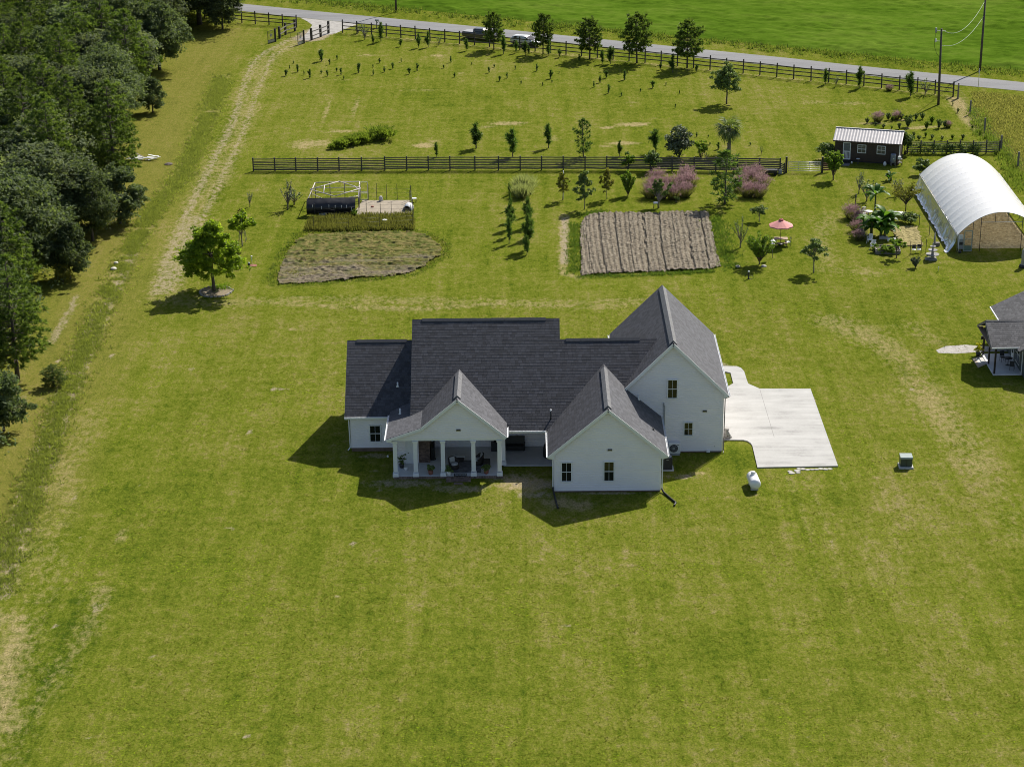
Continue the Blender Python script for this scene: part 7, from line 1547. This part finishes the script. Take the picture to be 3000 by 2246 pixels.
for s_, t_ in ((.15, .42), (.33, .5), (.47, .42), (.6, .46), (.72, .46), (.84, .46), (.93, .62)): x, y, z = V[int(t_*(nt_-1))*ns+int(s_*(ns-1))]; MB().box((x, y-.03, z), (.05, .04, .34)).build('clip', WPLAS, pen)
mb = MB(); mb.box((fl.x+3.0, fl.y-.15, .42), (2.2, .3, .28)); mb.build('manger', mat('orange_timber', (.30, .18, .08), .8), pen); MB().box((fl.x+1.75, fl.y-.75, .35), (.95, .05, .6), rx=-.25).build('panel', GREYP, pen)
dl, dr_ = q(1057, 585), q(1077, 585); dd_ = thing('pen_door', 'tall white framed mesh door standing open at the right of the pen', 'door', G(1057, 586)); w_ = (G(1078, 586)-G(1057, 586)).x
for x in (0, w_): MB().beam((x, 0, 0), (x, 0, 2.25), .07).build('stile', METAL, dd_)
for z in (.05, .85, 1.05, 2.25): MB().beam((0, 0, z), (w_, 0, z), .06).build('rail', METAL, dd_)
def tposts(label, px, hgt, m_=DARKMET, group=None, wires=(.4, .9, 1.4)):
    P = gp(px); t = thing('garden_fence', label, 'fence', P[0]); me_ = MB().box((0, 0, .5), (1, 1, 1)).mesh('post', m_)
    for a in P: inst('post', me_, t, a-P[0], (0, 0, 0), (.055, .055, hgt*random.uniform(.9, 1.08)))
    for z in wires: mb = MB(); [mb.tube([a-P[0]+Vector((0, 0, z)), b-P[0]+Vector((0, 0, z))], .008, 4) for a, b in zip(P[:-1], P[1:])]; mb.build('wire', DARKMET, t)
tposts('back fence of thin dark posts beyond the sandy pen yard', [(1080, 586), (1104, 585.5), (1133, 584.5), (1164, 585), (1203, 585)], 1.95)
tposts('front fence of thin posts between the yard and the tall dry grass', [(923, 640), (980, 648), (1074, 632), (1115, 633), (1147, 633), (1203, 632)], 1.8)
tposts('outer fence of thin posts along the near edge of the tall dry grass', [(919, 672), (1021, 674), (1112, 671), (1210, 666)], 1.75); tposts('side fence of thin posts at the right end of the sandy yard', [(1201, 603), (1205, 590), (1210, 640), (1213, 650)], 1.9)
tposts('garden fence of thin posts beside the two dark chairs', [(2666, 748), (2698, 745), (2712, 742)], 1.7); tposts('thin garden posts along the left flank of the hoop house', [(2693, 660), (2722, 690), (2737, 715)], 1.5)
SAND = mat('pale_sand', (.30, .255, .19), .95, .22, 1.2, .4); mb = MB(); mb.poly([(p.x, p.y, .014) for p in gp([(1030, 634), (1050, 606), (1062, 587), (1200, 586.5), (1207, 634)])]); tag(mb.build('sand_yard', SAND), kind='structure')
DG = gp([(893, 676), (905, 655), (915, 640), (1000, 636), (1060, 634), (1205, 631), (1211, 655), (1211, 674), (1100, 677), (980, 679)]); qx = np.column_stack([rs.uniform(min(p.x for p in DG), max(p.x for p in DG), 3000), rs.uniform(min(p.y for p in DG), max(p.y for p in DG), 3000)]); qx = qx[inside(qx, DG)]
stuff('tall_dry_grass', np.column_stack([qx, np.zeros(len(qx))]), 8, .32+.42*rs.rand(len(qx)), .25, .03, 91, STRAW, 'tall dry golden grass inside the wire fence above the harrowed plot', 'tall grass', .35)
t = thing('shelter', 'white half barrel animal shelter at the right end of the sandy yard', 'shelter', G(1192, 618), R(-8)); vs = []; n = 14
for y in (0, 1.5):
    for r_ in (.55, .52): vs += [(r_*math.cos(math.pi*i/n), y, r_*1.15*math.sin(math.pi*i/n)) for i in range(n+1)]
k = n+1; mb = MB(); mb.add(vs, [(i, i+1, 2*k+i+1, 2*k+i) for i in range(n)]+[(k+i, 3*k+i, 3*k+i+1, k+i+1) for i in range(n)]+[(i, k+i, k+i+1, i+1) for i in range(n)], True); mb.build('shell', WPLAS, t); MB().add([(.5*math.cos(math.pi*i/n), 1.35, .57*math.sin(math.pi*i/n)) for i in range(n+1)], [tuple(range(n+1))]).build('back_panel', DARKMET, t)
def stool(label, px, w=.5, h=.5, top_m=WPLAS): 
    t = thing('stool', label, 'stool', G(*px)); MB().bbox((0, 0, h-.06), (w, w, .07), .02).build('seat', top_m, t)
    for sx in (-1, 1):
        for sy in (-1, 1): MB().beam((sx*w*.38, sy*w*.38, h-.06), (sx*w*.46, sy*w*.46, 0), .05).build('leg', DARKMET, t)
stool('white topped stool outside the right end of the sandy yard', (1214, 592)); stool('small white topped stool in front of the left pink grass clump', (1921, 611), .55, .75)
p = G(1116, 589); solo(MB().lathe([(.2, 0), (.24, .1), (.25, .45), (.18, .55), (.12, .62)], n=12), 'feed_bucket', mat('off_white_bucket', (.5, .48, .46), .6), 'pale bucket standing at the back of the sandy yard', 'bucket', p)
p = G(1091, 607); solo(MB().lathe([(.15, 0), (.2, .08), (.17, .14)], n=10), 'clay_dish', TERRA, 'small brown dish lying on the sandy yard', 'dish', p)
p = G(986, 562, 0); t = thing('white_hutch', 'white feed bin seen through the poles of the pen', 'bin', G(988, 604)); MB().bbox((0, 0, 0), (.9, .6, .6), .04).build('bin', WPLAS, t); MB().box((0, 0, .63), (.95, .65, .06)).build('lid', GREYP, t)
p = G(1127, 655); solo(MB().lathe([(.3, .42), (.32, .47), (.1, .5)], n=12).tube([(0, 0, 0), (0, 0, .45)], .04, 6), 'white_basin', WPLAS, 'white basin on a post among the tall dry grass', 'basin', p)
# ================================================================== PARASOL AND TABLE
t = thing('picnic_table', 'brown wooden picnic table standing under the pink parasol', 'table', G(2287, 717), R(-2))
for i in range(5): MB().box((0, -.36+.18*i, .76), (1.55, .165, .045)).build('board', TAN, t)
for s in (-1, 1):
    for i in range(2): MB().box((0, s*(.72+.15*i)-s*.05, .44), (1.5, .14, .045)).build('bench_board', TAN, t)
    MB().beam((s*.55, -.7, .02), (s*.55, -.28, .74), .08, .05).build('leg', TAN, t); MB().beam((s*.55, .7, .02), (s*.55, .28, .74), .08, .05).build('leg', TAN, t); MB().box((s*.55, 0, .38), (.05, 1.6, .09)).build('brace', TAN, t)
t = thing('parasol', 'pink eight sided parasol rising through the picnic table', 'parasol', G(2286, 716)); MB().tube([(0, 0, .0), (0, 0, 3.0)], .03, 8).build('pole', mat('bronze_pole', (.16, .10, .05), .5), t)
RP_, hc, he = 1.42, 2.98, 2.28
for k in range(8):
    a0, a1 = R(45*k+22.5), R(45*k+67.5); A, B_ = Vector((RP_*math.cos(a0), RP_*math.sin(a0), he)), Vector((RP_*math.cos(a1), RP_*math.sin(a1), he)); C_ = Vector((0, 0, hc)); mm = (A+B_)/2
    MB().add([C_, A, A.lerp(B_, .5)-mm*.0-Vector((0, 0, -.03)), B_, A-Vector((0, 0, .12)), mm-Vector((0, 0, .10)), B_-Vector((0, 0, .12))], [(0, 1, 2), (0, 2, 3), (1, 4, 5, 2), (2, 5, 6, 3)]).build('canopy_panel', PINKC, t); MB().tube([C_*.98, A-Vector((0, 0, .03))], .012, 4).build('rib', DARKMET, t)
MB().lathe([(.30, hc-.13), (.24, hc-.0), (.05, hc+.07)], n=8, smooth=False).build('vent_cap', mat('dark_pink_canvas', (.36, .08, .09), .8), t); MB().lathe([(.04, hc+.05), (.05, hc+.1), (.01, hc+.16)], n=8).build('finial', DARKMET, t); MB().lathe([(.30, 0), (.28, .08), (.05, .12)], n=14).build('base', DARKMET, t)
def metal_chair(label, px, rz):
    t = thing('garden_chair', label, 'chair', G(*px), rz); MB().bbox((0, 0, .43), (.46, .46, .07), .02).build('seat_cushion', WPLAS, t)
    for sx in (-1, 1):
        for sy in (-1, 1): MB().beam((sx*.2, sy*.2, .45), (sx*.23, sy*.24, 0), .035).build('leg', DKGREEN, t)
        MB().beam((sx*.2, .22, .45), (sx*.18, .34, 1.0), .035).build('back_post', DKGREEN, t)
    for k in range(3): MB().beam((-.18, .26+.03*k, .6+.17*k), (.18, .26+.03*k, .6+.17*k), .03).build('slat', DKGREEN, t)
metal_chair('dark green chair with white cushion right of the picnic table', (2308, 720), R(-80)); metal_chair('dark green chair with white cushion left of the picnic table', (2263, 719), R(95))
p = G(2262.6, 757); t = thing('bird_house', 'small white topped bird table on a thin pole beside the vase bush', 'bird house', p); MB().tube([(0, 0, 0), (.02, 0, 1.7)], .03, 6).build('pole', GREYW, t); MB().box((0, 0, 1.72), (.4, .4, .05)).build('tray', WPLAS, t); [MB().beam((sx*.15, sy*.15, 1.72), (sx*.15, sy*.15, 2.0), .03).build('post', GREYW, t) for sx in (-1, 1) for sy in (-1, 1)]
MB().extrude([(-.28, -.25, 2.0), (.28, -.25, 2.0), (0, -.25, 2.16)], (0, .5, 0)).build('roof', WPLAS, t)
p = G(2193, 817); t = thing('hand_pump', 'small dark hand pump with a white cap in front of the vase bush', 'pump', p); MB().lathe([(.14, 0), (.08, .1), (.07, .7), (.09, .78)], n=10).build('body', DARKMET, t); MB().lathe([(.10, .78), (.12, .86), (.03, .95)], n=10).build('cap', WPLAS, t); MB().tube([(0, 0, .7), (-.3, -.05, .45), (-.42, -.05, .2)], .025, 6).build('handle', DARKMET, t); MB().tube([(.25*math.cos(k*.524)+.25, -.1, .22+.2*math.sin(k*.524)) for k in range(13)], .018, 5, False).build('wheel', DARKMET, t)
for x, y, lab in ((2161, 782, 'flat brown rock lying left of the vase bush shadow'), (2238, 781, 'small pale stone at the foot of the vase bush')): p = G(x, y); solo(MB().lathe([(.3, -.05), (.32, .08), (.2, .17), (.02, .19)], n=7, smooth=False), 'rock', STONE, lab, 'rock', p)
# ================================================================== GARDEN BY THE HOOP HOUSE
def plastic_chair(label, px, rz):
    t = thing('plastic_chair', label, 'chair', G(*px), rz, 'stacked white plastic armchairs'); MB().bbox((0, 0, .42), (.5, .48, .04), .015).build('seat', WPLAS, t)
    for sx in (-1, 1):
        MB().beam((sx*.24, -.22, .44), (sx*.28, -.27, 0), .05).build('leg', WPLAS, t); MB().beam((sx*.22, .22, .44), (sx*.26, .32, 0), .05).build('leg', WPLAS, t); MB().tube([(sx*.27, -.24, .42), (sx*.28, -.22, .66), (sx*.28, .18, .68), (sx*.24, .27, .7)], .03, 5).build('armrest', WPLAS, t)
    b_ = MB(); [b_.box((-.19+.095*k, .29, .72), (.06, .03, .56), rx=-.22) for k in range(5)]; b_.box((0, .345, .98), (.5, .035, .08), rx=-.22); b_.build('backrest', WPLAS, t)
plastic_chair('white plastic armchair farther from the house at the garden edge', (2548, 712), R(-25)); plastic_chair('white plastic armchair nearer the house at the garden edge', (2557, 730), R(-25)); plastic_chair('grey white plastic armchair half hidden beside the pink grass', (2531, 700), R(20))
plastic_chair('white plastic chair standing up behind the tall pink grass', (2526, 628), R(200)); 
def schair(label, px): 
    t = thing('school_chair', label, 'chair', G(*px), R(-8), 'two dark shell chairs'); MB().box((0, 0, .44), (.46, .44, .035)).build('seat', WPLAS, t); MB().box((0, .24, .72), (.44, .035, .42), rx=-.18, taper=.85).build('backrest', BLACK, t)
    for sx in (-1, 1): MB().tube([(sx*.2, -.2, 0), (sx*.2, -.18, .43), (sx*.2, .2, .43), (sx*.2, .28, .9)], .014, 5).build('frame', METAL, t); MB().tube([(sx*.2, .1, .43), (sx*.22, .26, 0)], .014, 5).build('leg', METAL, t)
schair('left dark backed shell chair left of the fountain', (2677, 742)); schair('right dark backed shell chair left of the fountain', (2692, 741))
p = G(2731, 760); t = thing('fountain', 'grey tiered stone fountain with three bowls in the lawn', 'fountain', p, 0); CS = mat('cast_stone', (.27, .262, .25), .85, .2, 5, .2); MB().bbox((0, 0, 0), (.95, .95, .16), .03).build('base', CS, t); MB().box((-.55, -.05, .09), (.5, .5, .18)).build('step_block', CS, t)
hf = HM(2731, 760, 52)/2.0
def bowl(r_, z): n_ = 16; o = MB().lathe([(r_*.25, z-.16), (r_*.7, z-.10), (r_, z), (r_*1.03, z+.05), (r_*.93, z+.06), (r_*.6, z-.02), (.05, z-.04)], n=n_).build('bowl', CS, t); return o
MB().lathe([(.28, .16), (.2, .25), (.17, .42), (.22, .5), (.16, .6), (.13, .95), (.17, 1.0), (.10, 1.1), (.09, 1.42), (.11, 1.46), (.06, 1.55), (.05, 1.75), (.09, 1.82), (.03, 1.95)], n=12).build('column', CS, t); bowl(.72, .58); bowl(.5, 1.08); bowl(.32, 1.5)
p = G(2736, 738); t = thing('folded_parasol', 'grey folded garden parasol standing behind the fountain', 'parasol', p); MB().tube([(0, 0, 0), (0, 0, 2.7)], .025, 6).build('pole', DARKMET, t); MB().lathe([(.05, .75), (.13, .9), (.10, 1.6), (.04, 2.3)], n=8).build('canopy', mat('grey_canvas', (.22, .21, .23), .9), t)
p = G(2632, 646); t = thing('potting_table', 'dark potting table heaped with a white plastic sheet', 'table', p, R(-5)); MB().box((0, 0, .8), (1.75, .8, .06)).build('top', BLACKW, t); [MB().box((sx*.8, sy*.33, .39), (.08, .08, .78)).build('leg', BLACKW, t) for sx in (-1, 1) for sy in (-1, 1)]
nx_ = 22; X, Y = np.meshgrid(np.linspace(-.95, .95, nx_), np.linspace(-.45, .45, 12)); Z = .86+.22*vnoise(X*3+9, Y*4+9, 95)-.3*np.clip(np.abs(X)-.82, 0, 1)*3; solo_m = np_mesh('plastic_sheet', np.stack([X.ravel(), Y.ravel(), Z.ravel()], 1), sheet_grid(nx_, 12), FILM, smooth=True); o = inst('plastic_sheet', solo_m, None, p, (0, 0, R(-5))); tag(o, 'crumpled white plastic sheet lying on the potting table', 'plastic sheet')
p = G(2543, 636); t = thing('garden_table', 'white garden table loaded with pots behind the tall pink grass', 'table', p); MB().lathe([(.5, .68), (.52, .72), (.05, .74)], n=16).build('top', WPLAS, t); MB().lathe([(.3, 0), (.08, .06), (.06, .68)], n=8).build('pedestal', mat('blue_grey_paint', (.15, .14, .22), .6), t)
p = G(2527, 640); solo(MB().lathe([(.12, 0), (.05, .05), (.05, .55), (.34, .62), (.36, .66), (.1, .62)], n=14), 'bird_basin', WPLAS, 'pale bird basin on a stem beside the tall pink grass', 'bird bath', p)
t = thing('raised_bed', 'long dark framed raised garden bed behind the white armchairs', 'raised bed', G(2600, 740), R(-4)); 
for y in (-.55, 1.5): MB().box((0, y, .2), (2.7, .08, .4)).build('side_board', GREYW, t)
for x in (-1.36, 1.36): MB().box((x, .475, .2), (.08, 2.0, .4)).build('end_board', GREYW, t)
MB().box((0, .475, .13), (2.62, 1.96, .26)).build('soil', mat('dark_soil', (.07, .055, .04), .95, .3, 4), t)
for i, (x, y, lab) in enumerate(((2588, 700, 'left pale trough at the back of the raised bed'), (2612, 706, 'right white trough at the back of the raised bed'))): solo(MB().bbox((0, 0, 0), (1.0, .35, .32), .03), 'planter_trough', WPLAS if i else GREYP, lab, 'trough', G(x, y), R(-4))
p = G(2581, 742); solo(MB().lathe([(.2, 0), (.26, .3), (.28, .45), (.22, .47)], n=12), 'red_planter', TERRA, 'dark red planter at the near corner of the raised bed', 'planter', p)
p = G(2564, 738); potted('yellow green plant in a dark tub beside the nearer white armchair', (p.x, p.y), 21, BLACK, LIME, .7, .4, 0)
p = G(2506, 606); solo(MB().tube([(0, 0, 0), (0, 0, 1.6)], .07, 7), 'garden_post', BLACKW, 'dark wooden post behind the tall pink grass', 'post', p)
p = G(2746, 720); solo(MB().bbox((0, 0, 0), (.5, .4, .4), .03), 'garden_crate', GREYW, 'small crate beneath the front corner of the hoop house skirt', 'crate', p)
p = G(2749, 795); t = thing('garden_light', 'small solar stake light in the lawn below the fountain', 'light', p); MB().tube([(0, 0, 0), (0, 0, .42)], .02, 6).build('stake', METAL, t); MB().lathe([(.05, .4), (.06, .52), (.03, .56)], n=8).build('head', WPLAS, t)
p = G(2812, 741); solo(MB().lathe([(.16, 0), (.18, .15), (.1, .3), (.03, .34)], n=10), 'metal_pot', DARKMET, 'small dark pot on the grass by the hoop house door post', 'pot', p)
p = G(2999, 782); t = thing('stone_statue', 'weathered stone pedestal with dark base cut by the right edge', 'statue', p); MB().lathe([(.40, 0), (.36, .3), (.30, .9), (.34, 1.2), (.30, 1.9), (.18, 2.05)], n=12).build('pedestal', STONE, t); MB().lathe([(.55, 0), (.50, .2), (.42, .3)], n=12).build('base', BLACKW, t)
# ================================================================== DEBRIS AND SMALL THINGS
p = G(418, 470); rnd = random.Random(6); t = thing('junk_pile', 'heap of white broken lumber and metal at the edge of the wood', 'junk pile', p)
for i in range(14): a = rnd.uniform(-.5, .5)+(3.14 if i % 3 == 0 else 0); x, y = rnd.uniform(-1.7, 1.7), rnd.uniform(-.6, .6); MB().beam((x-math.cos(a)*.8, y-math.sin(a)*.6, rnd.uniform(.1, .5)), (x+math.cos(a)*.8, y+math.sin(a)*.6, rnd.uniform(.1, .9)), rnd.uniform(.10, .24), .05).build('board', WPLAS if i % 4 else GREYW, t)
for x, y, w, lab in ((333, 790, .75, 'larger pale sack lying at the head of the bare sandy line'), (340, 773, .55, 'smaller white sack lying beyond the larger one')):
    p = G(x, y); solo(MB().lathe([(w*.3, 0), (w*.5, .08), (w*.42, .22), (w*.12, .28)], n=9), 'feed_sack', mat('sack_cloth', (.62, .58, .48), .9) if 'sack_cloth' not in MATS else MATS['sack_cloth'], lab, 'sack', p)
p = G(494, 482); solo(MB().lathe([(.5, -.05), (.55, .08), (.3, .2), (.03, .22)], n=8, smooth=False), 'log_heap', BARK, 'flat brown log heap at the top of the rough weed strip', 'log', p)
t = thing('garden_cart', 'dark garden cart parked against the right end of the board fence', 'cart', G(2255, 512), R(-3)); MB().bbox((0, 0, .35), (1.9, .9, .35), .03).build('tray', DARKMET, t)
for x in (-.65, .65):
    for y in (-.45, .45): MB().lathe([(.22, -.05), (.22, .05)], (x, y, .22), 12, False, 'Y').build('wheel', TYRE, t)
MB().tube([(1.0, 0, .5), (1.5, 0, .9)], .03, 6).build('handle', METAL, t); p = G(2236, 511); solo(MB().lathe([(.12, 0), (.16, .2), (.14, .22)], n=10), 'red_can', mat('red_paint', (.35, .03, .03), .5), 'small red can standing left of the garden cart', 'can', p)
p = G(2285, 508); solo(MB().bbox((0, 0, 0), (.45, .4, .45), .05), 'grey_bin', GREYP, 'pale grey bin at the end post of the board fence', 'bin', p)
# porch furniture of the far house
t = thing('bistro_table', 'small dark table on the porch of the green house', 'table', (46.2, 20.6, .16)); MB().lathe([(.42, .70), (.42, .74)], n=16).build('top', DARKMET, t); MB().lathe([(.25, 0), (.04, .05), (.04, .7)], n=8).build('pedestal', DARKMET, t)
def wire_chair(label, pos, rz):
    t = thing('metal_chair', label, 'chair', pos, rz); MB().box((0, 0, .44), (.45, .45, .04)).build('seat', DARKMET, t)
    for sx in (-1, 1):
        for sy in (-1, 1): MB().beam((sx*.2, sy*.2, .44), (sx*.2, sy*.22, 0), .03).build('leg', DARKMET, t)
    MB().box((0, .23, .75), (.44, .03, .5), rx=-.12).build('backrest', DARKMET, t)
wire_chair('dark chair on the porch of the green house, nearer the front', (46.3, 19.3, .16), R(160)); wire_chair('dark chair on the porch of the green house, nearer the door', (45.9, 21.6, .16), R(10))
p = G(2866, 1042); t = thing('flower_pot', 'pot of yellow flowers at the back post of the green house porch', 'potted plant', p); MB().lathe([(.2, 0), (.28, .4), (.24, .42)], n=12).build('pot', DARKMET, t); rs2 = np.random.RandomState(5); V, Q, S = leafcloud(rs2.normal(size=(14, 3))*.2+np.array([0, 0, .75]), .2, 26, .08, rs2); inst('flowers', np_mesh('flowers', V, Q, leaf_mat('yellow_flower', (.16, .20, .01), (.55, .50, .02)), shade=S), t)
t = thing('hanging_lantern', 'small dark lantern hung on the back porch post of the green house', 'lantern', (44.2, 23.45, 1.75)); MB().bbox((0, 0, 0), (.2, .2, .32), .03).build('body', BLACK, t); MB().tube([(0, 0, .3), (.12, 0, .5), (.22, 0, .5)], .012, 4).build('hook', DARKMET, t)
